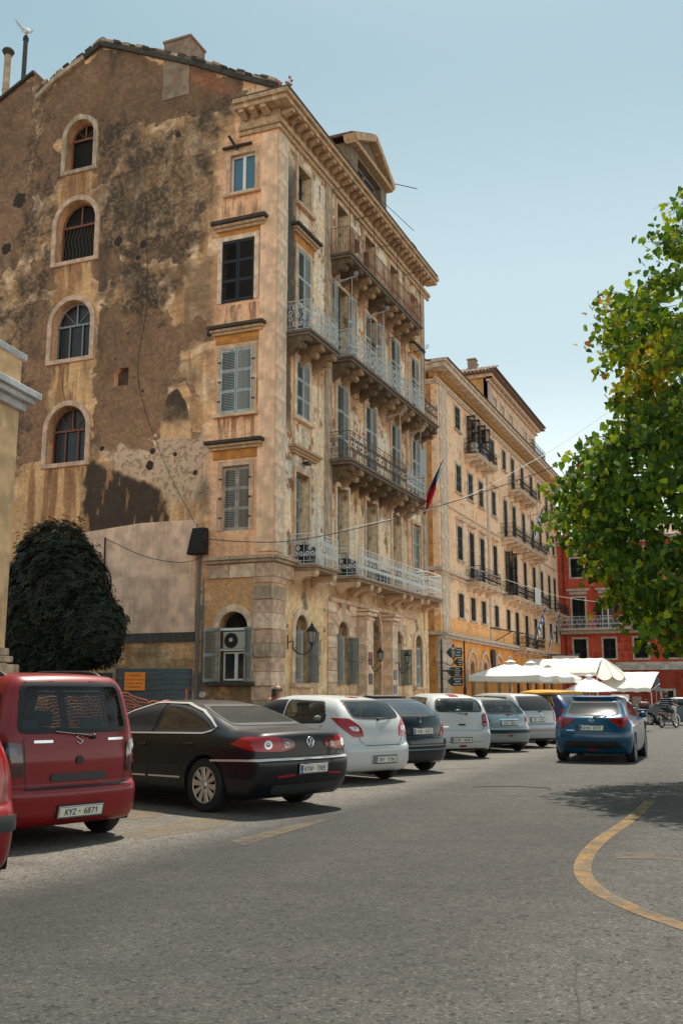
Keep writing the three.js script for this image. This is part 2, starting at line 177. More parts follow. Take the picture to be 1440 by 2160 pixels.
const ironWhiteM = M(.85, .86, .83, .7), ironGreyM = M(.66, .68, .66, .75), ironRustM = M(.30, .125, .075, .85), ironDarkM = M(.045, .04, .037, .7), ironBlackM = M(.014, .016, .016, .6), ironBrownM = M(.16, .115, .085, .85), paneM = glassM(), dustPaneM = M(.02, .02, .021, .38), paneBlueM = glassM(.02, .035, .045), curtainM = M(.10, .21, .30, .9), darkRoomM = M(.012, .011, .01, .95), tileM = M(.36, .22, .15, .9, { tile: .8, bump: .02 }), tileDarkM = M(.22, .16, .125, .95, { tile: .8, bump: .03 });
// ---------------------------------------------------------------- facade pieces
const leafCache = {};
function leaf(w, h, rails = 3) {                                    // a louvred shutter leaf, hinged at x = 0
  const k = [w.toFixed(2), h.toFixed(2), rails].join(); if (leafCache[k]) return leafCache[k];
  const f = [box(0, .055, 0, h, -.02, .02), box(w - .055, w, 0, h, -.02, .02)], l = [], ys = []; for (let i = 0; i <= rails; i++) ys.push(lerp(.06, h - .06, i / rails)); for (const y of ys) f.push(box(.055, w - .055, y - .05, y + .05, -.018, .018));
  const sl = box(.05, w - .05, -.004, .004, -.028, .028); sl.rotateX(.75); for (let i = 0; i < rails; i++) { const n = Math.floor((ys[i + 1] - ys[i] - .1) / .055); for (let q = 0; q < n; q++) l.push(mv(sl.clone(), 0, ys[i] + .05 + (q + .5) * (ys[i + 1] - ys[i] - .1) / n, 0)); }
  return leafCache[k] = [merge(f), merge(l)];
}
const AT = (fr, u, y, n) => fr === 'f' ? [n, y, -u] : [u, y, n], TURN = fr => fr === 'f' ? PI / 2 : 0;
const onWall = (name, geo, mat, root, fr, opt = {}) => { const g = Array.isArray(geo) ? merge(geo) : geo; if (opt.uv !== false) metres(g); return part(name, g, mat, root, { ...opt, at: AT(fr, 0, 0, 0), turn: TURN(fr) }); };
function shutter(root, fr, u, y, n, w, h, mat, swing = 0, hinge = 'l', rails = 3, label) {
  const [a, b] = leaf(w, h, rails), s = part('shutter', a, mat, root, { at: AT(fr, u, y, n), turn: TURN(fr) + (hinge === 'l' ? -swing : swing + PI) , label }); if (hinge === 'r') { s.rotation.y = TURN(fr) + swing + PI; }
  part('louvres', b, mat, s, { stuff: true }); return s;
}
function sash(root, fr, u0, u1, y0, y1, n, mat, glass, opt = {}) {  // a two-leaf glazed window in its opening
  const c = (u0 + u1) / 2, t = .055, rows = opt.rows ?? 1, g = [box(u0, u0 + t, y0, y1, n - .06, n), box(u1 - t, u1, y0, y1, n - .06, n), box(u0 + t, u1 - t, y0, y0 + t, n - .06, n), box(u0 + t, u1 - t, y1 - t, y1, n - .06, n), box(c - t, c + t, y0 + t, y1 - t, n - .05, n + .012)];
  for (let i = 1; i < rows; i++) for (const [a, b] of [[u0 + t, c - t], [c + t, u1 - t]]) g.push(box(a, b, lerp(y0, y1, i / rows) - .02, lerp(y0, y1, i / rows) + .02, n - .045, n - .005));
  const w = onWall('window', g, mat, root, fr, { label: opt.label }); for (const [a, b] of [[u0 + t, c - t], [c + t, u1 - t]]) part('pane', box(a, b, y0 + t, y1 - t, n - .04, n - .03), glass, w); if (opt.curtain) { const pts = []; for (let i = 0; i <= 40; i++) pts.push([lerp(u0 + t, u1 - t, i / 40), .02 * Math.sin(i * 1.25)]); const cg = []; for (let i = 0; i < 40; i++) cg.push(geoFrom([pts[i][0], y0 + t, n - .1 + pts[i][1], pts[i + 1][0], y0 + t, n - .1 + pts[i + 1][1], pts[i + 1][0], y1 - t, n - .1 + pts[i + 1][1], pts[i][0], y1 - t, n - .1 + pts[i][1]], null, [0, 1, 2, 0, 2, 3])); part('curtain', cg, opt.curtain, w); }
  return w;
}
function surround(root, fr, u0, u1, y0, y1, t, p, mat, sill = true, label) {
  const s = onWall('window_surround', slab(sill ? [[u0 - t, y0], [u0, y0], [u0, y1], [u1, y1], [u1, y0], [u1 + t, y0], [u1 + t, y1 + t], [u0 - t, y1 + t]] : [[u0 - t, y0], [u0, y0], [u0, y1], [u1, y1], [u1, y0], [u1 + t, y0], [u1 + t, y1 + t], [u0 - t, y1 + t]], p, [], .012).translate(0, 0, p + .002), mat, root, fr, { label });
  if (sill) { const g = rbox(u1 - u0 + 2 * t + .14, .12, p + .14, .02, 1); onWall('sill', mv(g, (u0 + u1) / 2, y0 - .062, (p + .12) / 2), mat, root, fr); } return s;
}
function hood(root, fr, u0, u1, y, p, h, mat, under) {              // a cornice over a window: moulded slab, moss on top
  const g = [mv(rbox(u1 - u0, h * .4, p, .03, 1), (u0 + u1) / 2, y + h * .8, p / 2), mv(rbox(u1 - u0 - .12, h * .32, p * .72, .03, 1), (u0 + u1) / 2, y + h * .45, p * .36), mv(rbox(u1 - u0 - .26, h * .3, p * .45, .02, 1), (u0 + u1) / 2, y + h * .15, p * .225)];
  const o = onWall('window_hood', g[0], mat, root, fr); part('hood_moulding', g.slice(1).map(metres), corniceM, o); if (under) part('painted_frieze', box(u0 + .2, u1 - .2, y - .3, y + .001, .002, .035), under, o); return o;
}
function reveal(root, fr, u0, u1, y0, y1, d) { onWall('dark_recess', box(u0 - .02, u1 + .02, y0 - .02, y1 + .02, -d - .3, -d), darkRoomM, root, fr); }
const panelCache = {};
function railPanel(style, w, h) {                                   // one panel of wrought iron, origin at its lower left
  const k = style + w.toFixed(2) + h.toFixed(2); if (panelCache[k]) return panelCache[k];
  const g = [], r = .012, st = (a, b, q = r) => g.push(bar([...a, 0], [...b, 0], q, 4)), sp = (...a) => g.push(tube(spiral(...a), .015, 18, 4));
  st([0, .02], [w, .02]); st([0, h * .12], [w, h * .12], .006); st([0, h], [w, h], .018); st([0, h * .88], [w, h * .88], .006); st([0, 0], [0, h], .013);
  if (style === 'bars') { const n = Math.round(w / .1); for (let i = 1; i < n; i++) st([w * i / n, 0], [w * i / n, h], .008); for (let i = 0; i < n; i += 2) { st([w * i / n, h * .12], [w * (i + 1) / n, h * .5], .006); st([w * (i + 1) / n, h * .5], [w * Math.min(n, i + 2) / n, h * .12], .006); } }
  else if (style === 'rose') { const c = w / 2, m = h / 2; for (const sx of [-1, 1]) for (const sy of [-1, 1]) { const q = (a, b) => [c + sx * a, m + sy * b]; sp(c + sx * w * .33, m + sy * h * .12, .01, h * .11, sx > 0 ? PI * (sy > 0 ? 1.2 : .8) : PI * (sy > 0 ? 1.8 : .2), sx * sy * 1.3); sp(c + sx * w * .1, m + sy * h * .28, .01, h * .1, PI / 2 * sy, -sx * sy * 1.4); st(q(.02, .02), q(w * .18, h * .2), .007); const e = w * .36, f = h * .36, z = w * .09; const L = [[e - z, f - z], [e + z, f - z], [e + z, f + z], [e - z, f + z], [e - z, f - z * .2], [e + z * .4, f - z * .2], [e + z * .4, f + z * .4]]; for (let i = 0; i < L.length - 1; i++) st(q(...L[i]), q(...L[i + 1]), .006); } sp(c, m, h * .07, h * .07, 0, 1); for (let i = 1; i < 6; i++) if (i !== 3) st([w * i / 6, h * .12], [w * i / 6, h * .88], .005); }
  else { const n = Math.max(2, Math.round(w / .42)); for (let i = 0; i < n; i++) { const a = w * i / n, b = w * (i + 1) / n, c = (a + b) / 2, q = (b - a); st([a, 0], [a, h], .008); for (const s of [-1, 1]) { sp(c + s * q * .25, h * .36, .008, q * .23, s > 0 ? PI : 0, s * 1.5); sp(c + s * q * .25, h * .70, .008, q * .2, s > 0 ? PI : 0, -s * 1.4); } st([c, h * .12], [c, h * .88], .006); sp(c, h * .53, q * .12, q * .12, 0, 1); } }
  return panelCache[k] = merge(g);
}
function railing(style, len, h, pw = .95) { const n = Math.max(1, Math.round(len / pw)), w = len / n, g = []; for (let i = 0; i < n; i++) g.push(railPanel(style, w, h).clone().translate(i * w, 0, 0)); g.push(bar([len, 0, 0], [len, h, 0], .014, 4)); return merge(g); }
const corbelGeo = (() => { const p = [[0, 0]]; for (let i = 1; i <= 6; i++) p.push([.34 * i / 6 + .02, .10 + .18 * (i / 6) ** 2]); for (let i = 0; i <= 7; i++) { const a = -PI * .75 + i * PI * 1.2 / 7; p.push([.55 + .12 * Math.cos(a), .36 + .12 * Math.sin(a)]); } for (let i = 0; i <= 7; i++) { const a = -PI * .6 + i * PI * 1.1 / 7; p.push([.78 + .09 * Math.cos(a), .55 + .09 * Math.sin(a)]); } p.push([.84, .70], [0, .70]); const g = slab(p, .24, [], .025); return g; })();
const plainCorbelGeo = (() => { const p = [[0, 0], [.1, .02], [.28, .16], [.5, .22], [.78, .22], [.84, .30], [.84, .42], [0, .42]]; return slab(p, .26, [], .02); })();
function corbel(parent, u, y, geo, mat) { const m = part('corbel', geo, mat, parent); m.rotation.y = -PI / 2; m.position.set(u + .12 - .24, y, 0); return m; }
function balcony(root, u0, u1, yTop, opt) {                         // u0..u1 along the street front, slab top at yTop
  const P = opt.out ?? .9, t = opt.t ?? .2, o = onWall('balcony', [mv(rbox(u1 - u0, t * .5, P + .06, .02, 1), (u0 + u1) / 2, yTop - t * .25, P / 2), mv(rbox(u1 - u0 - .1, t * .55, P - .03, .03, 1), (u0 + u1) / 2, yTop - t * .75, P / 2 - .02)], opt.slab || slabEdgeM, root, 'f', { label: opt.label });
  const rl = (len, at, turn, mat, st) => { const m = part('railing', railing(st || opt.style, len, opt.h ?? 1.02, opt.pw), mat || opt.mat, o); m.position.set(...at); m.rotation.y = turn; return m; };
  if (opt.splits) { let a = u0 + .05; for (const [b, m, st] of opt.splits) { rl(b - a, [a, yTop, P - .05], 0, m, st); a = b; } } else rl(u1 - u0 - .1, [u0 + .05, yTop, P - .05], 0);
  rl(P - .05, [u0 + .05, yTop, P - .05], PI / 2, opt.endMat); rl(P - .05, [u1 - .05, yTop, P - .05], PI / 2, opt.endMat);
  for (const c of opt.corbels || []) corbel(o, c, yTop - t - (opt.geo === plainCorbelGeo ? .42 : .70), opt.geo || corbelGeo, opt.corbelMat || (rnd() < .5 ? corbelM : corbelDarkM));
  for (const [u, y, m] of opt.arms || []) part('clothes_bracket', [bar([u, y, 0], [u, y + .12, 1.0], .012, 5), tube(spiral(0, 0, .1, .015, -PI / 2, 1.6).map(p => new V3(u, y + .22 + p.y, 1.0 + p.x)), .01, 24, 4), bar([u, y - .16, .02], [u, y + .08, .72], .008, 4), tube(spiral(0, 0, .085, .01, 0, 1.5).map(p => new V3(u, y - .02 + p.y, .16 + p.x)), .007, 20, 4), tube(spiral(0, 0, .06, .01, 0, 1.5).map(p => new V3(u, y + .04 + p.y, .4 + p.x)), .006, 20, 4), bar([u, yTop, P - .05], [u, y + .1, P - .05], .011, 5)], m || ironDarkM, o);
  return o;
}
// ---------------------------------------------------------------- the old house
const house = thing('old_house', 'tall weathered corner house with stained gable, grey shutters and iron balconies', 'house', [-14.06, 0, -28.05]);
{
  const X = x => x + 14.06, roofLine = [[0, 22.2], [-1.66, 23.03], [-3.24, 23.9], [-4.67, 24.58], [-6.6, 25.5], [-7.58, 25.93], [-8.33, 25.55], [-9.64, 24.98], [-10.5, 24.4]];
  const arches = [[-8.96, -7.71, 20.97, 22.98], [-9.19, -7.45, 17.32, 19.68], [-9.16, -7.45, 13.5, 15.72], [-9.11, -7.43, 9.62, 11.71]], gw = [[-1.85, -.88, 18.59, 20.05], [-2.07, -.84, 14.61, 16.85], [-2.03, -.84, 10.68, 12.94], [-1.9, -.9, 6.75, 8.9]];
  const ap = ([a, b, c, d]) => archP(a, b, c, d - (b - a) / 2, 16);
  // gable wall with its openings; uv shifted so that the map's x starts at -29
  const gg = slab([[-10.5, 0], [0, 0], ...roofLine], .45, [...arches.map(ap), ...gw.map(w => rectP(...w)), archP(-1.9, -.85, 1.92, 3.6), [[-6.35, 12.2], [-5.75, 12.2], [-5.75, 12.85], [-6.2, 12.85], [-6.35, 12.7]]]); { const uv = gg.attributes.uv; for (let i = 0; i < uv.count; i++) uv.setX(i, uv.getX(i) - 14.06 - GX0); }
  const wallG = part('gable_wall', gg, gableM, house);
  onWall('niche_back', box(-6.4, -5.7, 12.1, 12.9, -.32, -.25), M(.16, .10, .07, .95, { tile: .8 }), house, 'g');
  onWall('wall_core', [box(-10.4, -.5, 0, 21.5, -15.9, -.9)], darkRoomM, house, 'g');
  // street front with its openings
  const B = [[1.58, 2.65], [5.13, 6.25], [8.1, 9.3], [11.15, 12.27], [13.9, 15.0]];
  const fh = []; B.forEach(([a, b], i) => { if (i === 2) fh.push(archP(7.95, 9.5, .15, 4.02)); else fh.push(archP(a + .05, b - .05, 1.88, 3.64)); fh.push(rectP(a, b, 5.9, i ? 9.12 : 8.93), i ? rectP(a, b, 9.97, 13.1) : rectP(a, b, 10.83, 12.93), rectP(a, b, 13.9, 17.0), i && i < 4 ? rectP(a, b, 17.95, 20.42) : rectP(a, b, 18.68, 20.15)); });
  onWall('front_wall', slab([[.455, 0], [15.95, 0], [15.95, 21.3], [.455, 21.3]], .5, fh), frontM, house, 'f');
  onWall('side_wall', slab([[-10.4, 0], [-.51, 0], [-.51, 21.5], [-7.5, 25.5], [-10.4, 24]], .4).translate(0, 0, -15.55), M(.4, .34, .27, .95, { tile: 2 }), house, 'g');
  // ground floor stonework
  for (let i = 0, y = .02; y < 5.15; i++) { const h = i === 8 ? .5 : .44; const g = mv(rbox(.68 + (i % 2) * .04, Math.min(h, 5.2 - y) - .012, .92 + ((i + 1) % 2) * .1, .012, 1), -.31 - (i % 2) * .02, y + h / 2, -.42); part('stone', metres(g), [stonePinkM, stoneLightM, stonePinkM, stoneGreyM][(i * 7 + 1) % 4], house); y += h; }
  for (const [a, b] of [[4.3, 5.1], [6.32, 7.0], [10.55, 11.12], [12.3, 12.85]]) for (let i = 0, y = .3; y < 4.6; i++, y += .41) onWall('stone', mv(rbox(b - a - .012, .395, .11, .014, 1), (a + b) / 2, y + .2, .0), i % 3 === 1 ? stoneLightM : stoneM, house, 'f');
  for (const [a, b] of [[5.18, 6.2], [11.2, 12.22]]) { const c = (a + b) / 2, r0 = (b - a) / 2 + .01, n = 7; for (let i = 0; i < n; i++) { const t0 = PI * (i + .03) / n, t1 = PI * (i + .97) / n, r1 = r0 + .5 + (i === 3 ? .16 : 0), q = (t, r) => [c + r * Math.cos(t), 3.64 + r * Math.sin(t)]; onWall('voussoir', slab([q(t0, r0), q(t0, r1), q((t0 + t1) / 2, r1 * 1.01), q(t1, r1), q(t1, r0), q((t0 + t1) / 2, r0)], .1, [], .01).translate(0, 0, .075), i % 2 ? stoneM : stoneLightM, house, 'f'); } }
  for (const [a, b, fr] of [[1.63, 2.6, 'f'], [13.95, 14.95, 'f'], [-1.9, -.85, 'g']]) { const y0 = fr === 'g' ? 1.92 : 1.88, ys = fr === 'g' ? 3.6 : 3.64, o = ringO(a, b, y0, ys, .22); onWall('arch_surround', slab(o, .06, [], .012).translate(0, 0, .062), stoneLightM, house, fr); onWall('sill', mv(rbox(b - a + .62, .14, .2, .02, 1), (a + b) / 2, y0 - .075, .1), fr === 'g' ? mossM : stoneM, house, fr); }
  onWall('apron_panel', mv(rbox(1.5, .8, .06, .01, 1), 2.1, 1.35, .01), stoneM, house, 'f'); onWall('apron_panel', mv(rbox(1.4, .8, .06, .01, 1), 14.45, 1.35, .01), stoneM, house, 'f');
  // doorway: pilasters with capitals, entablature, door
  for (const [a, b] of [[7.1, 7.8], [9.95, 10.6]]) { const c = (a + b) / 2; onWall('door_pilaster', [mv(rbox(b - a, 4.3, .42, .02, 1), c, 2.3, .2), mv(rbox(b - a + .1, .3, .5, .02, 1), c, .3, .22), mv(rbox(b - a + .08, .1, .5, .02, 1), c, 4.35, .22), mv(rbox(b - a + .2, .14, .58, .03, 1), c, 4.52, .25), mv(rbox(b - a + .3, .1, .64, .02, 1), c, 4.66, .27)], stoneLightM, house, 'f'); }
  { const o = ringO(7.95, 9.5, .15, 4.02, .16); onWall('arch_surround', slab(o, .1, [], .015).translate(0, 0, .1), stoneM, house, 'f'); }
  { const d = onWall('door', [box(7.95, 8.7, .15, 3.6, -.42, -.36), box(8.72, 9.5, .15, 3.6, -.42, -.36), box(7.95, 9.5, 3.6, 3.75, -.42, -.34)], woodM, house, 'f'); for (const a of [8.05, 8.82]) for (const y of [.5, 1.6, 2.7]) part('door_panel', mv(rbox(.56, .9, .03, .01, 1), a + .28, y + .45, -.35), woodM, d); part('fanlight', slab(archP(7.97, 9.48, 3.76, 4.0), .02).translate(0, 0, -.36), paneM, d); reveal(house, 'f', 7.95, 9.5, .15, 4.8, .44); }
  for (const [u, y0, y1, m] of [[7.45, 2.62, 3.1, M(.28, .05, .05, .5)], [7.45, 1.9, 2.3, M(.08, .06, .05, .5)], [10.2, 2.1, 2.5, M(.16, .19, .2, .5)], [10.2, 1.55, 1.9, M(.18, .2, .2, .5)]]) onWall('name_plate', mv(rbox(.38, y1 - y0, .02, .006, 1), u, (y0 + y1) / 2, .425), m, house, 'f');
  // string course over the ground floor, around the corner
  part('string_course', [metres(mv(rbox(2.5, .12, .34, .02, 1), -1.15, 5.82, .1)), metres(mv(rbox(2.44, .1, .24, .02, 1), -1.15, 5.71, .06)), metres(mv(rbox(.34, .12, 1.7, .02, 1), .1, 5.82, -.75)), metres(mv(rbox(.24, .1, 1.66, .02, 1), .06, 5.71, -.74))], stoneGreyM, house);
  for (const [a, b, m] of [[-2.36, -1.55, stonePinkM], [-1.54, -.6, stoneLightM], [-.59, .07, stonePinkM]]) part('stone', metres(mv(rbox(b - a - .008, .44, .12, .012, 1), (a + b) / 2, 5.42, .012)), m, house);
  for (const [a, b, m] of [[-.06, .6, stonePinkM], [.61, 1.5, stoneM]]) onWall('stone', mv(rbox(b - a - .008, .44, .12, .012, 1), (a + b) / 2, 5.42, .0125), m, house, 'f');
  onWall('string_course', mv(rbox(9.6, .16, .14, .02, 1), 9.2, 4.86, .05), stoneM, house, 'f');
  // corner and bay pilasters of the upper floors
  onWall('pilaster', mv(rbox(.68, 14.6, .14, .015, 1), .34, 13.3, .0), stoneLightM, house, 'f'); onWall('pilaster', mv(rbox(.6, 14.9, .1, .015, 1), 4.3, 13.4, .02), stoneGreyM, house, 'f'); onWall('pilaster', mv(rbox(.34, 14.9, .08, .015, 1), 13.25, 13.4, .02), stoneM, house, 'f'); onWall('pilaster', mv(rbox(.5, 14.9, .08, .015, 1), 15.68, 13.4, .02), stoneGreyM, house, 'f');
  onWall('pilaster', mv(rbox(.6, 14.6, .1, .015, 1), -.3, 13.3, .02), M(1.36, .83, .51, .92, { tile: 2.3, bump: .012 }), house, 'g');
  // cornice: two slabs, bed mould, brackets
  const cg = []; const run = (y, h, p) => { cg.push(metres(mv(rbox(.02 + p, h, 16.6 + p, .02, 1), p / 2, y, -8.0 + p / 2 - .3)), metres(mv(rbox(1.5, h, p, .02, 1), -.75, y, p / 2))); };
  run(21.70, .17, .62); run(21.53, .17, .52); run(20.93, .16, .16); run(20.76, .16, .09); cg.push(metres(mv(rbox(.06, .42, 15.95, .01, 1), .02, 21.23, -7.98)), metres(mv(rbox(1.5, .42, .06, .01, 1), -.75, 21.23, .02)));
  const cor = part('cornice', cg, corniceM, house), br = slab([[0, .3], [0, .1], [.14, .06], [.3, .16], [.44, .19], [.46, .3]], .2, [], .02);
  for (let u = .1; u < 15.9; u += .52) { const m = part('bracket', br, rnd() < .35 ? corbelM : corniceM, cor); m.rotation.y = 0; m.position.set(.03, 21.14, -u); } for (let x = -1.35; x < -.1; x += .42) { const m = part('bracket', br, corniceM, cor); m.rotation.y = -PI / 2; m.position.set(x, 21.14, .03); }
  part('gutter_edge', [box(-.2, .66, 21.786, 21.83, -16.4, .62), box(-1.55, -.2, 21.786, 21.83, 0, .62)], M(.12, .07, .05, .9), cor);
  // roof: two slopes, coping, chimney, ridge
  const rp = (x0, y0, x1, y1, z0, z1, t) => { const L = Math.hypot(x1 - x0, y1 - y0), g = new THREE.BoxGeometry(L, t, z1 - z0); g.rotateZ(Math.atan2(y1 - y0, x1 - x0)); return metres(mv(g, (x0 + x1) / 2, (y0 + y1) / 2, (z0 + z1) / 2)); };
  const roof = part('roof', [rp(-7.58, 25.8, .45, 21.75, -16.2, -.4, .12), rp(-10.9, 23.9, -7.58, 25.8, -16.2, -.4, .12)], tileM, house);
  for (let i = 0; i < roofLine.length - 1; i++) { const [x1, y1] = roofLine[i], [x0, y0] = roofLine[i + 1]; if (y1 > 0) { part('coping_stone', rp(x0, y0 + .05, x1, y1 + .05, -.55, .14, .18), i > 5 ? stoneGreyM : mossM, roof); part('coping_stone', rp(x0, y0 + .2, x1, y1 + .2, -.5, .07, .08), stoneGreyM, roof); } }
  for (let i = 0; i < roofLine.length - 1; i++) { const [x1, y1] = roofLine[i], [x0, y0] = roofLine[i + 1], L = Math.hypot(x1 - x0, y1 - y0), n = Math.max(1, Math.round(L / .34)), a = Math.atan2(y1 - y0, x1 - x0); for (let k = 0; k < n; k++) { const t = (k + .5) / n, g = rbox(L / n * rr(.8, 1.02), rr(.06, .13), rr(.5, .72), .02, 1); g.rotateZ(a + rr(-.08, .08)); part('coping_tile', metres(mv(g, lerp(x0, x1, t), lerp(y0, y1, t) + .24 + rr(-.03, .04), -.16 + rr(-.05, .05))), [stoneGreyM, mossM, tileDarkM][Math.floor(rr(0, 2.99))], roof); } }
  part('ridge_knob', mv(plain(new THREE.SphereGeometry(.16, 10, 8)), -7.6, 26.2, -.1), mossM, roof);
  const ch = part('chimney', [box(-4.75, -3.62, 22.9, 25.2, -1.0, .03), mv(rbox(1.22, .1, 1.12, .02, 1), -4.18, 25.25, -.48)], M(.52, .35, .235, .95, { tile: 1.6, bump: .03 }), house); for (let i = 0; i < 3; i++) part('chimney_opening', box(-4.55 + i * .34, -4.3 + i * .34, 25.302, 25.31, -.7, -.25), darkRoomM, ch);
  for (const [x, z, s] of [[-.9, -7.2, .5], [-.5, -15.3, .55]]) part('small_chimney', [box(x - s / 2, x + s / 2, 21.5, 23.1, z - s / 2, z + s / 2), mv(rbox(s + .12, .1, s + .12, .02, 1), x, 23.1, z)], M(.36, .27, .2, .95, { tile: 1, bump: .03 }), house);
  // attic gable above the street front
  { const d = onWall('attic_gable', slab([[7.3, 21.6], [11.5, 21.6], [11.5, 24.3], [9.4, 25.35], [7.3, 24.3]], 2.2, [rectP(8.0, 10.8, 22.0, 23.9)]).translate(0, 0, -.25), M(.40, .30, .21, .95, { tile: 1.3, bump: .02, tex: streak }), house, 'f');
    part('raking_cornice', [0, 1].map(i => { const a = i ? [11.75, 24.25] : [7.05, 24.25], L = Math.hypot(2.35, 1.2), g = new THREE.BoxGeometry(L, .3, .6); g.rotateZ(i ? -.47 : .47); return metres(mv(g, (a[0] + 9.4) / 2, 24.92, -.2)); }), corniceM, d); part('attic_cornice', metres(mv(rbox(4.6, .2, .45, .02, 1), 9.4, 24.2, -.2)), corniceM, d);
    part('attic_roof', [0, 1].map(i => { const a = i ? 11.8 : 7.0, L = Math.hypot(2.4, 1.25), g = new THREE.BoxGeometry(L, .1, 2.6); g.rotateZ(i ? -.47 : .47); return metres(mv(g, (a + 9.4) / 2, 25.12, -1.4)); }), tileM, d); for (let i = 0; i < 9; i++) for (const s of [0, 1]) { const t = new THREE.CylinderGeometry(.1, .085, .42, 8, 1, true, 0, PI); t.rotateX(PI / 2); t.rotateZ(PI / 2 * 0); part('roof_tile', metres(mv(t, s ? 9.4 + .28 * i * .95 : 9.4 - .28 * i * .95, 25.5 - .135 * i, -.12 - (i % 2) * .04)), i % 3 ? tileM : tileDarkM, d); }
    part('attic_window', [box(8.0, 8.08, 22, 23.9, -.6, -.52), box(10.72, 10.8, 22, 23.9, -.6, -.52), box(9.36, 9.44, 22, 23.9, -.6, -.52), box(8.08, 10.72, 23.82, 23.9, -.6, -.52), box(8.08, 10.72, 22.95, 23.0, -.59, -.53)], frameGreyM, d); part('attic_pane', box(8.05, 10.75, 22, 23.85, -.64, -.62), paneM, d);
    part('antenna_rod', bar([11.4, 24.6, -.4], [12.5, 24.5, .9], .02, 5), ironDarkM, d); part('antenna_rod', bar([9.2, 22.6, .2], [11.6, 22.0, 1.0], .014, 5), ironDarkM, d); }
  // eaves tiles seen against the sky
  for (let u = 3.2; u < 7.4; u += .24) { const t = new THREE.CylinderGeometry(.11, .09, .5, 8, 1, true, 0, PI); t.rotateZ(PI / 2); t.rotateY(PI / 2); const m = part('roof_tile', t, rnd() < .5 ? tileM : tileDarkM, roof, { at: [.15 - rnd() * .1, 22.0 + rnd() * .05, -u] }); m.rotation.set(0, 0, 0); }
  // --- gable windows
  arches.forEach((w, i) => { const [a, b, y0, y1] = w, ys = y1 - (b - a) / 2, [o, h] = ringP(a, b, y0, ys, .2); onWall('arch_surround', slab([[a - .2, y0 - .16], [b + .2, y0 - .16], ...o.slice(2)], .1, [h], .015).translate(0, 0, .09), i ? stonePinkM : stoneGreyM, house, 'g');
    reveal(house, 'g', a, b, y0, y1, .42); const c = (a + b) / 2, fr = [tube(archP(a + .04, b - .04, y0, ys).slice(2).map(p => new V3(p[0], p[1], -.3)), .03, 30, 4), box(a, b, ys - .03, ys + .04, -.34, -.28), box(a, a + .06, y0, ys, -.34, -.28), box(b - .06, b, y0, ys, -.34, -.28), box(c - .025, c + .025, ys, y1 - .05, -.33, -.29)];
    for (const q of [.25, .5, .75]) if (i !== 1) { const r = (b - a) / 2; fr.push(bar([c, ys, -.31], [c + r * Math.cos(PI * q), ys + r * Math.sin(PI * q), -.31], .014, 4)); } if (i > 1) for (const q of [.33, .66]) fr.push(box(lerp(a, b, q) - .02, lerp(a, b, q) + .02, y0, ys, -.33, -.29));
    const win = onWall('arched_window', fr, i === 2 ? frameGreyM : frameRustM, house, 'g'); if (i >= 2) part('pane', slab(archP(a + .05, b - .05, y0, ys), .01).translate(0, 0, -.36), dustPaneM, win);
    if (i) { const n = i === 1 ? 11 : 9, g = []; for (let k = 1; k < n; k++) { const x = lerp(a, b, k / n); if (i === 1) g.push(tube([[x, y0, -.1], [x + .05, y0 + .4, -.1], [x - .05, y0 + .8, -.1], [x + .05, y0 + 1.2, -.1], [x, ys + .02, -.1]], .009, 14, 3)); else g.push(bar([x, y0, -.1], [x, i === 2 ? ys : ys + Math.sqrt(Math.max(0, ((b - a) / 2) ** 2 - (x - c) ** 2)), -.1], .01, 4)); } part('window_grille', g, i === 1 ? ironBrownM : ironDarkM, win); } });
  { const [a, b, y0, y1] = gw[0]; surround(house, 'g', a, b, y0, y1, .16, .03, stoneM); sash(house, 'g', a, b, y0, y1, -.14, frameWhiteM, M(.05, .13, .19, .08, { clearcoat: 1 }), { curtain: curtainM, label: 'white window with blue curtains under the eaves' }); onWall('bird_beam', [mv(rbox(1.15, .09, .1, .02, 1), -1.55, 20.32, .1), bar([-1.55, 20.2, .1], [-1.75, 20.62, .35], .05, 6)], woodM, house, 'g'); }
  { const [a, b, y0, y1] = gw[1]; surround(house, 'g', a, b, y0, y1, .18, .05, stoneLightM, false); hood(house, 'g', -2.42, -.31, 17.2, .34, .34, mossM, orangePlasterM); reveal(house, 'g', a, b, y0, y1, .3); shutter(house, 'g', a, y0, .03, (b - a) / 2 - .01, y1 - y0, shutterBlackM, 0, 'l', 3, 'black closed shutter'); shutter(house, 'g', b, y0, .03, (b - a) / 2 - .01, y1 - y0, shutterBlackM, 0, 'r', 3, 'black closed shutter'); }
  for (const i of [2, 3]) { const [a, b, y0, y1] = gw[i], w = (b - a) / 2 - .008; surround(house, 'g', a, b, y0, y1, .17, .04, stoneM, i === 2); hood(house, 'g', -2.46, -.33, i === 2 ? 13.44 : 9.44, .36, .3, mossM, orangePlasterM); reveal(house, 'g', a, b, y0, y1, .3); shutter(house, 'g', a, y0, i === 2 ? .03 : -.12, w, y1 - y0, i === 2 ? shutterBlueM : shutterGreyM, 0, 'l', 3); shutter(house, 'g', b, y0, i === 2 ? .03 : -.12, w, y1 - y0, i === 2 ? shutterBlueM : shutterGreyM, 0, 'r', 3); for (const yy of [.2, .5, .8]) for (const [u, s] of [[a, -1], [b, 1]]) onWall('hinge', mv(rbox(.12, .05, .03, .008, 1), u + s * .04, lerp(y0, y1, yy), .06), ironDarkM, house, 'g'); }
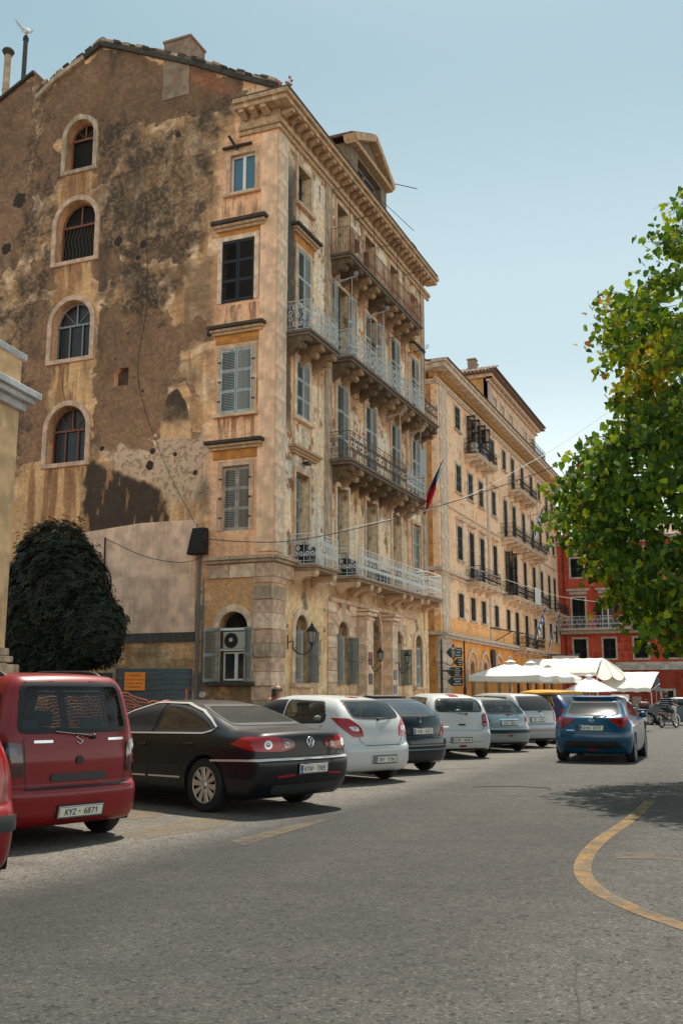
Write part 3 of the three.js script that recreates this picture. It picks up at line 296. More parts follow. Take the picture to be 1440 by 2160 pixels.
  // gable ground floor: arched window with shutters open and a fan unit
  { const a = -1.9, b = -.85; reveal(house, 'g', a, b, 1.92, 4.13, .4); sash(house, 'g', a + .12, b, 1.95, 2.85, -.12, frameWhiteM, paneM); const u = onWall('fan_unit', [mv(rbox(.78, .56, .34, .03, 2), -1.34, 3.2, -.12)], M(.46, .43, .36, .6), house, 'g'); part('fan_grille', mv(plain(new THREE.CylinderGeometry(.24, .24, .02, 28).rotateX(PI / 2)), -1.42, 3.2, .055), blackM, u); part('fan_hub', mv(plain(new THREE.CylinderGeometry(.065, .065, .03, 18).rotateX(PI / 2)), -1.42, 3.22, .068), M(.6, .55, .45, .5), u); onWall('window_rail', [box(a, b, 2.88, 2.95, -.12, .02), box(a, b, 3.52, 3.6, -.12, .03)], frameWhiteM, house, 'g'); onWall('fanlight_frame', [0, 1, 2, 3, 4, 5, 6].map(k => bar([-1.375, 3.62, -.2], [-1.375 + .5 * Math.cos(PI * k / 6), 3.62 + .5 * Math.sin(PI * k / 6), -.2], .012, 4)), woodM, house, 'g');
    shutter(house, 'g', a + .02, 1.9, .05, .5, 1.72, shutterSageM, PI * .94, 'l', 2, 'sage green open shutter'); shutter(house, 'g', b - .1, 1.9, .05, .36, 1.72, shutterSageM, PI * .88 , 'r', 2, 'sage green open shutter'); shutter(house, 'g', a + .0, 1.9, -.02, .3, 1.72, shutterSageM, PI * .32, 'l', 2); }
  // --- street front windows, floor by floor
  B.forEach(([a, b], i) => {
    const w = (b - a) / 2 - .006, f1t = i ? 9.12 : 8.93;
    if (i !== 2) { const A = a + .05, Z = b - .05; reveal(house, 'f', A, Z, 1.88, 4.2, .42); onWall('fanlight_frame', [0, 1, 2, 3, 4].map(k => bar([(A + Z) / 2, 3.62, -.3], [(A + Z) / 2 + .48 * Math.cos(PI * k / 4), 3.62 + .48 * Math.sin(PI * k / 4), -.3], .014, 4)), woodM, house, 'f'); sash(house, 'f', A, Z, 1.9, 3.58, -.3, i === 4 ? frameGreyM : frameWhiteM, paneM, { rows: 2 });
      if (i < 4) { shutter(house, 'f', Z, 1.9, .05, .5, i === 3 ? 1.5 : 1.68, shutterSageM, PI * .96, 'r', 2, 'sage green open shutter'); shutter(house, 'f', Z + .01, 1.9, .03, .48, i === 3 ? 1.5 : 1.68, shutterSageM, PI * .42, 'r', 2, 'sage green open shutter'); shutter(house, 'f', A, 1.9, -.02, .3, 1.68, shutterBlueM, PI * .45, 'l', 2); } else shutter(house, 'f', A, 1.9, -.05, .45, 1.68, shutterBlueM, PI * .1, 'l', 2); }
    // first floor
    surround(house, 'f', a, b, 5.9, f1t, .15, .05, i % 2 ? stoneLightM : stoneM, false); reveal(house, 'f', a, b, 5.9, f1t, .46); const d1 = i === 4 ? -.08 : -.36; shutter(house, 'f', a, 5.92, d1, w, f1t - 5.95, shutterBlueM, 0, 'l', 4); shutter(house, 'f', b, 5.92, d1, w, f1t - 5.95, i === 4 ? shutterSageM : shutterBlueM, 0, 'r', 4);
    // second floor
    const y2 = i ? 9.97 : 10.83, t2 = i ? 13.1 : 12.93; surround(house, 'f', a, b, y2, t2, .15, .04, i ? stoneM : stoneLightM, !i); reveal(house, 'f', a, b, y2, t2, .3); shutter(house, 'f', a, y2 + .01, .02, w, t2 - y2 - .02, i % 2 ? shutterSageM : shutterBlueM, i === 1 ? .12 : 0, 'l', 3); shutter(house, 'f', b, y2 + .01, .02, w, t2 - y2 - .02, shutterBlueM, 0, 'r', 3);
    // third floor
    surround(house, 'f', a, b, 13.9, 17, .15, .04, stoneM, false); reveal(house, 'f', a, b, 13.9, 17, .46);
    if (i === 1) { sash(house, 'f', a, b, 13.95, 16.98, -.3, frameGreyM, paneBlueM, { rows: 3 }); shutter(house, 'f', a, 13.92, .04, w, 3.06, shutterBlueM, PI * .93, 'l', 3); shutter(house, 'f', b, 13.92, .04, w, 3.06, shutterBlueM, PI * .93, 'r', 3); }
    else if (i === 2) { sash(house, 'f', a, b, 13.95, 16.98, -.3, frameGreyM, paneM, { rows: 3 }); shutter(house, 'f', a, 13.92, .03, w, 3.06, shutterBlueM, 0, 'l', 3); shutter(house, 'f', b, 13.92, .03, w, 3.06, shutterBlueM, PI * .9, 'r', 3); }
    else { shutter(house, 'f', a, 13.92, .03, w, 3.06, i ? shutterSageM : shutterBlueM, 0, 'l', 3); shutter(house, 'f', b, 13.92, .03, w, 3.06, shutterBlueM, 0, 'r', 3); }
    // fourth floor
    const y4 = i && i < 4 ? 17.95 : 18.68, t4 = i && i < 4 ? 20.42 : 20.15; surround(house, 'f', a, b, y4, t4, .15, .04, stoneM, y4 > 18); reveal(house, 'f', a, b, y4, t4, .46); if (i) { shutter(house, 'f', a, y4 + .01, -.34, w, t4 - y4 - .02, i % 2 ? shutterBlueM : frameGreyM, .05, 'l', 3); sash(house, 'f', a, b, y4, t4, -.4, frameGreyM, paneBlueM, { rows: 2 }); } else sash(house, 'f', a, b, y4, t4, -.34, M(.05, .08, .1, .7), paneBlueM, { rows: 1 });
  });
  hood(house, 'f', 1.1, 3.15, 17.45, .3, .3, mossM, orangePlasterM); hood(house, 'f', 1.05, 3.3, 9.5, .28, .26, corniceM); hood(house, 'f', 13.6, 15.3, 17.35, .3, .3, mossM, orangePlasterM);
  onWall('wall_floodlight', [mv(rbox(.3, .1, .2, .02, 1), 2.1, 9.28, .2), bar([2.1, 9.3, 0], [2.1, 9.28, .15], .02)], blackM, house, 'f');
  // balconies
  const mid = [4.75, 6.6, 7.75, 9.7, 10.8, 12.6];
  balcony(house, 4.35, 13.0, 17.93, { style: 'bars', mat: ironRustM, corbels: [4.6, 5.6, 6.55, 7.5, 8.6, 9.65, 10.6, 11.7, 12.7], arms: [[4.42, 20.55], [7.0, 20.55], [9.75, 20.55], [12.9, 20.55]], label: 'rust red balcony under the cornice' });
  balcony(house, .7, 3.28, 13.6, { style: 'rose', mat: ironGreyM, corbels: [.9, 1.95, 3.0], pw: .9, label: 'light grey balcony at the corner' });
  balcony(house, 4.45, 15.23, 13.87, { style: 'rose', mat: ironGreyM, corbels: [4.7, 5.65, 6.6, 7.6, 8.65, 9.75, 10.75, 11.7, 12.65, 13.6, 14.3, 15.0], pw: .9, arms: [[4.6, 16.85, ironGreyM], [8.0, 16.75, ironGreyM], [11.0, 16.85], [13.3, 16.9]], splits: [[13.2, ironGreyM], [15.18, ironBrownM, 'scroll']] });
  balcony(house, 4.35, 13.2, 9.95, { style: 'scroll', mat: ironBrownM, endMat: ironBrownM, corbels: [4.7, 5.6, 6.5, 7.5, 8.6, 9.7, 10.7, 11.4, 12.1, 12.9], arms: [[6.9, 12.9, ironBrownM], [9.9, 12.95, ironGreyM], [12.6, 12.9, ironGreyM]], splits: [[10.6, ironBrownM], [13.15, ironGreyM]], label: 'brown rusty balcony' });
  balcony(house, 1.35, 3.3, 5.72, { style: 'scroll', mat: ironWhiteM, geo: plainCorbelGeo, corbels: [1.55, 3.05], corbelMat: stoneM, slab: soffitM, pw: .75 });
  balcony(house, 5.05, 12.85, 5.74, { style: 'scroll', mat: ironWhiteM, geo: plainCorbelGeo, corbels: [5.25, 6.6, 7.4, 10.3, 11.2, 12.6], corbelMat: stoneM, slab: soffitM, pw: .75, label: 'white iron balcony over the door' });
  balcony(house, 13.3, 15.4, 5.8, { style: 'scroll', mat: ironWhiteM, geo: plainCorbelGeo, corbels: [13.5, 15.2], corbelMat: stoneM, slab: soffitM, pw: .75 });
  for (const u of [1.95, 5.6, 9.3]) onWall('air_conditioner', [mv(rbox(.8, .62, .3, .03, 1), u, 6.1, .28)], ironBlackM, house, 'f');
  onWall('drying_rack_sheet', slab([[12.4, 11.0], [13.3, 11.0], [13.3, 12.2], [12.5, 12.2]], .02).translate(0, 0, .86), M(.36, .37, .35, .8), house, 'f');
  onWall('balcony_bin', [mv(rbox(.5, .9, .04, .02, 1), 4.75, 18.45, .78)], M(.45, .3, .16, .9), house, 'f');
  onWall('washing', [mv(rbox(.34, .5, .2, .08, 2), 5.6, 18.7, .6), mv(rbox(.3, .7, .15, .07, 2), 6.6, 18.5, .66)], M(.06, .02, .03, .95), house, 'f');
  // pipes, gutter box and cables on the gable
  onWall('drain_hopper', slab([[-2.95, 6.0], [-2.3, 6.0], [-2.3, 6.85], [-2.75, 6.85]], .3, [], .03).translate(0, 0, .42), M(.035, .03, .028, .9, { tile: .6, bump: .02 }), house, 'g');
  onWall('drain_pipe', [bar([-2.62, .2, .12], [-2.6, 6.1, .14], .055, 8), bar([-2.45, .2, .09], [-2.45, 5.2, .09], .02, 6), ...[1.6, 3.2, 4.8].map(y => mv(rbox(.16, .06, .1, .01, 1), -2.61, y, .1))], M(.15, .15, .145, .7), house, 'g');
  onWall('plaster_panel', slab([[-7.24, 3.5], [-2.78, 3.5], [-2.82, 7.2], [-5.0, 7.22], [-7.26, 7.05]], .05, [], .012).translate(0, 0, .05), M(1.32, .84, .57, .95, { tile: 2.6, bump: .012, tex: grain }), house, 'g');
  onWall('damp_band', box(-7.2, -2.78, 3.2, 3.5, .0, .07), M(.17, .15, .13, .95, { tile: .9, bump: .02, tex: streak }), house, 'g');
  onWall('wall_tag', mv(rbox(.16, .18, .02, .005, 1), -2.52, 20.35, .015), M(.7, .42, .12, .7), house, 'g');
  onWall('wall_cable', [tube([[-5.3, 19.3, .03], [-5.1, 15, .03], [-5.35, 12.5, .03], [-4.2, 9.4, .05], [-2.6, 6.75, .2]], .009, 40, 4), tube([[-6.3, 6.75, .15], [-4.5, 6.0, .3], [-3.0, 5.75, .35], [-2.4, 5.9, .3]], .011, 30, 4), bar([-6.35, 5.6, .1], [-6.35, 6.8, .12], .03, 6), tube([[-8.0, 5.55, .3], [-6.9, 5.75, .25], [-6.2, 5.7, .2], [-5.95, 5.1, .25], [-6.4, 4.75, .25], [-7.3, 4.85, .3]], .03, 40, 5), tube([[-8.2, 12.2, .03], [-8.1, 11.0, .04], [-8.6, 12.9, .04], [-8.35, 13.5, .03]], .01, 30, 4)], ironBlackM, house, 'g');
}
// ---------------------------------------------------------------- adjoining house to the left, its flues and the gull
{
  const o = thing('adjoining_house', 'stained house wall with sloping parapet adjoining the gable on the left', 'house', [-24.6, 0, -28.1]);
  const g = slab([[-12, 0], [.0, 0], [.0, 24.9], [.35, 25.02], [-.22, 25.62], [-2.4, 24.55], [-12, 20]], .5); { const uv = g.attributes.uv; for (let i = 0; i < uv.count; i++) uv.setX(i, uv.getX(i) - 24.6 - GX0); }
  part('wall', g, gableM, o); const cp = (a, b) => { const L = Math.hypot(b[0] - a[0], b[1] - a[1]), q = new THREE.BoxGeometry(L, .09, .72); q.rotateZ(Math.atan2(b[1] - a[1], b[0] - a[0])); return metres(mv(q, (a[0] + b[0]) / 2, (a[1] + b[1]) / 2 + .04, -.22)); };
  part('parapet_coping', cp([-6, 22.85], [-.22, 25.62]), mossM, o); part('parapet_coping', cp([-.22, 25.62], [.4, 24.98]), M(.2, .12, .09, .95), o); part('party_pier', box(.3, .62, 24.2, 25.0, -.4, .02), M(.17, .13, .1, .95, { tile: 1 }), o);
  part('roof', box(-12, 0, 19.5, 20, -12, -.6), tileM, o); part('rear_wall', box(-12, 0, 0, 19.4, -11.9, -.7), darkRoomM, o);
  for (const [x, h, r, nm, lb] of [[-3.05, 28.2, .15, 'thick round flue with flared cap on the roof at the left edge', 1], [-2.15, 28.6, .1, 'thin metal flue with a gull standing on it', 0]]) { const f = thing('flue_pipe', nm, 'flue', [-24.6 + x, 22, -29.6]); part('pipe', [cyl(r, r * .96, h - 22, 0, 0, 0, 14), ...[1.5, 3, 4.5].map(y => cyl(r * 1.12, r * 1.12, .08, 0, y, 0, 14))], lb ? stoneGreyM : M(.10, .095, .09, .8, { tile: .6, bump: .01 }), f); part('flue_cap', lb ? [cyl(r * 1.1, r * 1.75, .18, 0, h - 22 - .05, 0, 14), cyl(r * 1.75, r * 1.4, .1, 0, h - 22 + .13, 0, 14)] : [cyl(r * 1.2, r * 1.2, .14, 0, h - 22, 0, 14), cyl(r * .7, r * .7, .1, 0, h - 21.86, 0, 12)], lb ? mossM : blackM, f); }
  // gull: body lathe, head, beak, folded wings, tail, legs
  const gu = thing('seagull', 'white seagull with raised wing perched on the thin flue', 'bird', [-26.75, 28.84, -29.6], R(70)); const b = new THREE.LatheGeometry([[.001, -.3], [.05, -.24], [.11, -.1], [.125, .03], [.1, .14], [.06, .2], [.055, .25], [.06, .29], [.045, .335], [.001, .36]].map(p => new THREE.Vector2(...p)), 16); b.rotateX(-1.1); part('bird_body', mv(b, 0, .22, 0), M(.72, .70, .67, .8), gu);
  for (const s of [-1, 1]) { const w = slab([[0, 0], [.14, .05], [.2, .16], [.46, .42], [.3, .1], [.1, -.08]], .02, [], .006); w.rotateY(s > 0 ? .5 : PI - .5); part('wing', mv(w, s * .07, .26, .02), M(.5, .49, .48, .8), gu); part('bird_leg', bar([s * .04, 0, .02], [s * .04, .16, .02], .009, 5), M(.5, .25, .1, .6), gu); } part('beak', bar([0, .42, -.36], [0, .40, -.44], .018, 6, .004), M(.6, .32, .05, .5), gu);
}
// ---------------------------------------------------------------- ground, road, markings, pavement
{
  const asphalt = dataTex(1024, 1024, (i, j, c) => { const a = fbm(i / 32, j / 32, 6, 32), b = fbm(i / 128 + 9, j / 128, 4, 8), s = hash(i, j), q = vnoise(i / 5, j / 5, 1024 / 5 | 0), q2 = vnoise(i / 9 + 7, j / 9 + 3, 1024 / 9 | 0), g = 166 + 44 * (a - .5) + 30 * (b - .5) + (q > .70 ? 62 * (q - .55) * 3 : 0) - (q2 < .26 ? 90 * (.36 - q2) * 3 : 0) + (s - .5) * 90 + (s > .985 ? 60 : 0) - (s < .02 ? 60 : 0); c[0] = g; c[1] = g * .985; c[2] = g * .96; });
  const aBump = dataTex(512, 512, (i, j, c) => { c[0] = c[1] = c[2] = 255 * (.35 * fbm(i / 16, j / 16, 4, 32) + .65 * hash(i, j)); }, false);
  struct('ground', new THREE.PlaneGeometry(1200, 1200).rotateX(-PI / 2).translate(0, -.012, -200), M(.19, .172, .15, .95, { tile: 5, bump: .004 }));
  const g = new THREE.PlaneGeometry(34, 108, 136, 432).rotateX(-PI / 2).translate(3, 0, -48), p = g.attributes.position, uv = g.attributes.uv, col = new Float32Array(p.count * 3);
  for (let i = 0; i < p.count; i++) {
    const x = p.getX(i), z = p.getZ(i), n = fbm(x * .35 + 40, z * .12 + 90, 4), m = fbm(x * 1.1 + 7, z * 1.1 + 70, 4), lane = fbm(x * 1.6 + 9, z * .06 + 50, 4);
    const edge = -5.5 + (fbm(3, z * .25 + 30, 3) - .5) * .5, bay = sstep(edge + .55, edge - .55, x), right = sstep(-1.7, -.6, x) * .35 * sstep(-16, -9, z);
    const near = sstep(-24, -8, z) * sstep(1, -4.5, x + (z + 8) * .2); let v = lerp(1.0, .50, near) - .10 * sstep(-11, -4, z) + .22 * (n - .5) + .08 * (m - .5) + .30 * (lane - .5); v = lerp(v, 1.66 + .25 * (m - .5), bay); v = lerp(v, 1.0, right);  // near lane darker: newer asphalt, plus vignette falloff painted into the colour
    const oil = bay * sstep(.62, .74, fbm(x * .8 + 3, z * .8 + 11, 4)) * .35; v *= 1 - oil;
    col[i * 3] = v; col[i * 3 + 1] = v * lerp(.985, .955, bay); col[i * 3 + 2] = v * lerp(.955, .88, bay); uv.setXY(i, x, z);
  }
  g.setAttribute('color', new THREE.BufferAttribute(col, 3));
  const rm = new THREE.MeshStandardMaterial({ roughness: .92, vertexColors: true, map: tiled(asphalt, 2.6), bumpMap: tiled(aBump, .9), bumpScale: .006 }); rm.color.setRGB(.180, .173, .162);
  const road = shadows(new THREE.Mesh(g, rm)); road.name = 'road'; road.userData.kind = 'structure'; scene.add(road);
  const wornYellow = dataTex(512, 512, (i, j, c) => { const w = fbm(i / 24, j / 24, 6, 21), d = hash(i, j), k = sstep(.38, .70, w + (d - .5) * .5); c[0] = lerp(206, 150, k); c[1] = lerp(160, 138, k); c[2] = lerp(96, 118, k); const s = 1 + (d - .5) * .25; c[0] *= s; c[1] *= s; c[2] *= s; });
  const wornFaint = dataTex(512, 512, (i, j, c) => { const w = fbm(i / 24, j / 24, 6, 21), d = hash(i, j), k = sstep(.22, .56, w + (d - .5) * .5); c[0] = lerp(196, 156, k); c[1] = lerp(158, 143, k); c[2] = lerp(102, 124, k); const s = 1 + (d - .5) * .25; c[0] *= s; c[1] *= s; c[2] *= s; });
  const wear = (lo, hi, sd) => dataTex(512, 512, (i, j, c) => { const w = fbm(i / 5 + sd, j / 5, 3, 102), q = fbm(i / 40 + sd, j / 40, 3, 12), d = hash(i + sd, j); c[0] = c[1] = c[2] = 255 * clamp(.02 + .82 * (hi - (w * .5 + q * .5) + (d - .5) * .12) / (hi - lo)); }, false);
  const ym = M(.54, .51, .49, .9, { transparent: true }), yf = M(.50, .47, .44, .9, { transparent: true }); ym.alphaMap = tiled(wear(.20, .95, 3), 1.7); yf.alphaMap = tiled(wear(.10, .72, 9), 2.1); ym.map = tiled(wornYellow, 2.9); yf.map = tiled(wornFaint, 2.9); const flat = (pts, y) => { const q = new THREE.ShapeGeometry(shapeOf(pts.map(([x, z]) => [x, -z]))); q.rotateX(-PI / 2); return metres(mv(q, 0, y, 0)); };
  const cv = [[-1.6, -15.2], [-1.6, -14.22], [-1.61, -12.58], [-1.67, -11.05], [-1.65, -10.03], [-1.57, -9.2], [-1.45, -8.63], [-1.24, -8.07], [-.93, -7.56], [-.55, -7.1], [.2, -6.4], [1.1, -5.9]], lf = [], rt = [];
  const dense = new THREE.CatmullRomCurve3(cv.map(([x, z]) => new V3(x, 0, z))).getPoints(80); dense.forEach((q, i) => { const a = dense[Math.max(0, i - 1)], b = dense[Math.min(80, i + 1)], t = b.clone().sub(a).normalize(), w = .075; lf.push([q.x + t.z * w, q.z - t.x * w]); rt.push([q.x - t.z * w, q.z + t.x * w]); });
  struct('road_marking', flat([...lf, ...rt.reverse()], .006), ym);
  for (const q of [[[-1.42, -10.12], [-1.08, -10.25], [-1.02, -9.92], [-1.36, -9.79]], [[-1.1, -10.0], [-.5, -10.15], [-.2, -9.75], [-.75, -9.85]], [[-.2, -10.3], [.5, -10.4], [.7, -10.0], [0, -9.95]]]) struct('road_marking', flat(q, .006), yf);
  for (const q of [[[-8.9, -9.4], [-8.08, -11.83], [-7.42, -11.92], [-6.99, -10.84], [-7.62, -9.83]], [[-6.54, -9.41], [-6.53, -10.87], [-6.03, -11.39], [-5.79, -10.37], [-6.1, -9.13]], [[-5.15, -9.4], [-5.14, -10.64], [-4.96, -11.85], [-4.92, -10.7], [-4.9, -9.2]], [[-8.5, -14.2], [-6.6, -15.8], [-6.4, -15.5], [-8.2, -13.8]]]) struct('road_marking', flat(q, .006), yf);
  struct('road_crack', merge([tube([[-1.08, .004, -6.0], [-1.0, .004, -5.5], [-.93, .004, -5.2], [-.86, .004, -4.7]], .0035, 20, 4), tube([[-4.5, .004, -16.4], [-3.9, .004, -16.75], [-3.3, .004, -16.6], [-3.25, .004, -16.3]], .007, 20, 4)]), M(.06, .055, .05, .95));
  const pav = struct('pavement', box(-14.06, -11.35, -.1, .13, -96, -17), M(.36, .315, .26, .93, { tile: 2.4, bump: .01 }));
  for (let z = -18; z > -95; z -= 1.2) part('kerbstone', mv(rbox(.22, .17, 1.185, .02, 1), -11.24, .065, z - .6), stoneGreyM, pav);
  struct('yard', box(-40, -14.07, -.1, .05, -28.0, 10), M(.24, .21, .18, .95, { tile: 3 }));
}
// ---------------------------------------------------------------- the peach-coloured block beyond the lane
const peach = (() => {
  const W = 1024, H = 640, t = dataTex(W, H, (i, j, c) => {
    const u = i / W * 37, y = j / H * 21.4, f1 = fb(u * .5 + 4, y * .5), f2 = fb(u * 2.4 + 1, y * 2.4), vs = fb(u * 2.2 + 3, y * .3), f3 = fb(u * 9, y * 9);
    if (y > 5.1) { c[0] = 246; c[1] = 206; c[2] = 168; mixc(c, 246, 190, 142, sstep(.45, .7, f1) * .6); mixc(c, 226, 196, 168, sstep(.5, .72, vs) * .5); if (y > 5.1 && y < 6.0) mixc(c, 232, 160, 84, .6); } else { c[0] = 232; c[1] = 150; c[2] = 66; mixc(c, 220, 176, 118, sstep(.45, .7, f1) * .7); }
    mixc(c, 150, 122, 98, sstep(.6, .75, f2) * .4); for (const r of [[20.2, 1], [8.6, .8], [5.0, .6], [12.8, .6]]) if (y < r[0] && y > r[0] - 1) mixc(c, 150, 120, 96, sstep(r[0] - 1, r[0], y) * r[1] * .35 * sstep(.35, .6, vs));
    const s = 1 + (f3 - .5) * .25; c[0] *= s; c[1] *= s; c[2] *= s;
  }); t.repeat.set(1 / 37, 1 / 21.4); return t;
})();
const peachM = M(1.12, 1.08, 1.04, .95, { map: peach }), peachTrimM = M(1.05, .79, .57, .92, { tile: 1.5, bump: .01 }), peachGreyM = M(.84, .65, .49, .92, { tile: 1.5, bump: .01 }), orangeWallM = M(.80, .36, .11, .95, { tile: 2, bump: .01 }), ochreWallM = M(.88, .50, .17, .95, { tile: 2, bump: .01 });
const block = thing('apartment_block', 'long peach apartment block with dark green shutters and set-back attic storey', 'apartment block', [-16.8, 0, -55]);
{
  const o = block, U = [4.2, 6.95, 9.6, 13.1, 16.6, 19.4, 22.7, 26.1, 29.2, 32.4, 34.9], w = .58, holes = [], sage = M(.035, .055, .058, .7);
  const rows = [[18.0, 19.55], [13.97, 15.75], [9.7, 11.85], [6.15, 7.65]], door = (r, i) => (r === 0 && ([1, 2, 5, 6, 7, 9, 10].includes(i))) || (r === 1 && i > 3 && i < 8) || (r === 2 && ([1, 2, 4, 5, 6, 7, 9, 10].includes(i))) || (r === 3 && i > 4 && i < 8);
  const fl = [16.85, 12.78, 8.55, 5.0];
  rows.forEach(([a, b], r) => U.forEach((u, i) => holes.push(rectP(u - w, u + w, door(r, i) ? fl[r] : a, b))));
  for (const u of [6.4, 9.6, 13.2, 16.4]) holes.push(archP(u - .55, u + .55, .15, 3.1)); for (const u of [19.6, 22.8, 26, 29.2, 32.4]) holes.push(rectP(u - .8, u + .8, .15, 3.0));
  onWall('front_wall', slab([[0, 0], [37, 0], [37, 21], [0, 21]], .4, holes), peachM, o, 'f'); onWall('wall_core', box(.5, 36.5, 0, 20.5, -12, -.75), darkRoomM, o, 'f');
  onWall('side_wall', slab([[-14, 0], [-.402, 0], [-.402, 21], [-14, 21]], .4).translate(0, 0, -.006), orangeWallM, o, 'g'); onWall('side_wall', slab([[-14, 0], [-.402, 0], [-.402, 21], [-14, 21]], .4).translate(0, 0, -36.6), peachTrimM, o, 'g');
  onWall('corner_pilaster', mv(rbox(1.5, 20.2, .14, .02, 1), 1.0, 10.1, .0), peachTrimM, o, 'f'); onWall('pilaster', mv(rbox(.5, 15.6, .1, .02, 1), 11.4, 12.6, .0), peachGreyM, o, 'f'); onWall('pilaster', mv(rbox(.4, 15.6, .1, .02, 1), 28.3, 12.6, .0), peachGreyM, o, 'f'); onWall('corner_pilaster', mv(rbox(.8, 20.2, .12, .02, 1), 36.6, 10.1, .0), peachTrimM, o, 'f');
  for (let i = 0, y = .4; y < 4.9; i++, y += .5) part('stone', metres(mv(rbox(.34, .485, 1.9, .02, 1), -.075, y + .24, -.845)), i % 3 ? peachGreyM : peachTrimM, o);
  for (const [y, h, p] of [[8.75, .24, .16], [8.45, .12, .1], [5.0, .2, .4], [4.82, .16, .25], [12.7, .07, .05]]) onWall('string_course', mv(rbox(37.2, h, p + .04, .02, 1), 18.5, y, p / 2), y < 6 ? peachGreyM : peachTrimM, o, 'f');
  for (const [y, h, p] of [[8.75, .24, .16], [5.0, .2, .3]]) onWall('string_course', mv(rbox(6, h, p, .02, 1), -2.9, y, p / 2), peachGreyM, o, 'g');
  const cg = []; for (const [y, h, p] of [[20.95, .18, .92], [20.72, .28, .8], [20.1, .18, .16], [19.95, .12, .1]]) { cg.push(metres(mv(rbox(p + .02, h, 37.4 + p, .02, 1), p / 2, y, -18.5 + p / 2)), metres(mv(rbox(8, h, p, .02, 1), -4, y, p / 2))); } const cor = part('cornice', cg, peachTrimM, o);
  const dg = box(-.1, .1, 0, .3, 0, .34); for (let u = .2; u < 37; u += .46) { const m = part('dentil', dg, ochreWallM, cor, { at: [0, 20.25, -u] }); m.rotation.y = PI / 2; } for (let x = -.3; x > -4; x -= .46) part('dentil', dg, ochreWallM, cor, { at: [x, 20.25, .02] });
  part('gutter', [box(.85, 1.0, 21.03, 21.1, -38, .95), box(-8, .85, 21.03, 21.1, .85, 1.0)], M(.13, .07, .055, .9), cor);
  const rp = new THREE.PlaneGeometry(14, 37).rotateX(-PI / 2).rotateZ(-.22); part('roof', [metres(mv(rp, -6.4, 22.6, -18.4))], tileM, o);
  for (let x = -.4; x > -8; x -= .26) for (let k = 0; k < 2; k++) { const t = new THREE.CylinderGeometry(.1, .085, .7, 7, 1, true, -PI / 2, PI); t.rotateX(-PI / 2 + .12); part('roof_tile', metres(mv(t, x, 21.14 + k * .14, .6 - k * .62)), (Math.floor(x * 7) + k) % 3 ? tileM : tileDarkM, o); }
  rows.forEach(([a, b], r) => U.forEach((u, i) => {
    const y0 = door(r, i) ? fl[r] : a, h = b - y0, t = .16; onWall('window_surround', slab([[u - w - t, y0], [u - w, y0], [u - w, b], [u + w, b], [u + w, y0], [u + w + t, y0], [u + w + t, b + t], [u - w - t, b + t]], .05).translate(0, 0, .052), peachTrimM, o, 'f');
    if (!door(r, i)) onWall('sill', mv(rbox(1.6, .1, .16, .02, 1), u, y0 - .05, .07), peachGreyM, o, 'f'); if (r === 2 && i < 4 || r === 1 && i === 3) onWall('window_hood', mv(rbox(1.8, .16, .24, .02, 1), u, b + .42, .12), peachTrimM, o, 'f');
    const open = r === 0 && (i === 1 || i === 2) || r === 2 && i === 4; if (open) { reveal(o, 'f', u - w, u + w, y0, b, .3); for (const [hx, hs] of [[u - w, 'l'], [u + w, 'r']]) shutter(o, 'f', hx, y0, .05, w * .98, h, shutterDarkM, PI * .5, hs, 3); }
    else for (const [hx, hs] of [[u - w, 'l'], [u + w, 'r']]) shutter(o, 'f', hx, y0, -.02, w - .01, h, r < 2 ? sage : shutterDarkM, 0, hs, 3);
  }));
  for (const u of [6.4, 9.6, 13.2, 16.4]) { onWall('arch_surround', slab(ringO(u - .55, u + .55, .15, 3.1, .14), .06).translate(0, 0, .06), peachTrimM, o, 'f'); onWall('arch_surround', slab(ringO(u - 1.05, u + 1.05, 2.3, 3.1, .22), .1).translate(0, 0, .1), peachTrimM, o, 'f'); onWall('arch_window', [box(u - .55, u + .55, .15, 2.4, -.3, -.26), box(u - .03, u + .03, .15, 3.6, -.26, -.2)], shutterDarkM, o, 'f'); reveal(o, 'f', u - .55, u + .55, .15, 3.7, .32); }
  for (const u of [19.6, 22.8, 26, 29.2, 32.4]) { onWall('shop_door', [box(u - .8, u - .72, .15, 3, -.3, -.2), box(u + .72, u + .8, .15, 3, -.3, -.2), box(u - .04, u + .04, .15, 3, -.3, -.2), box(u - .72, u + .72, 2.3, 2.4, -.3, -.2)], woodM, o, 'f'); onWall('shop_pane', box(u - .74, u + .74, .15, 2.95, -.34, -.31), paneM, o, 'f'); }
  onWall('hanging_banner', mv(rbox(.9, 1.6, .04, .01, 1), 11.5, 3.75, .14), M(.05, .03, .03, .8), o, 'f');
  const blk = { style: 'scroll', mat: ironBlackM, endMat: ironBlackM, geo: plainCorbelGeo, corbelMat: peachTrimM, slab: peachTrimM, pw: 1.1, h: 1.0, out: .95 };
  balcony(o, 5.7, 10.9, 16.83, { ...blk, corbels: [6.0, 7.2, 8.6, 10.4] }); balcony(o, 17.9, 24.1, 16.83, { ...blk, corbels: [18.3, 20, 22, 23.8] }); balcony(o, 31.0, 36.4, 16.83, { ...blk, corbels: [31.4, 33.5, 36] });
  balcony(o, 15.0, 27.6, 12.76, { ...blk, corbels: [15.4, 17, 18.6, 20.4, 22.4, 24.4, 27], arms: [[16, 15.9], [18.4, 15.9], [21.2, 15.9], [24.5, 15.9]] });
  balcony(o, 5.5, 11.0, 8.53, { ...blk, corbels: [5.9, 7.2, 8.6, 10.5] }); balcony(o, 15.0, 27.6, 8.53, { ...blk, corbels: [15.4, 17, 18.6, 20.4, 22.4, 24.4, 27], arms: [[16, 11.9], [18.4, 11.9], [21.2, 11.9], [24.5, 11.9]] }); balcony(o, 31, 36.6, 8.53, { ...blk, corbels: [31.4, 33.5, 36] });
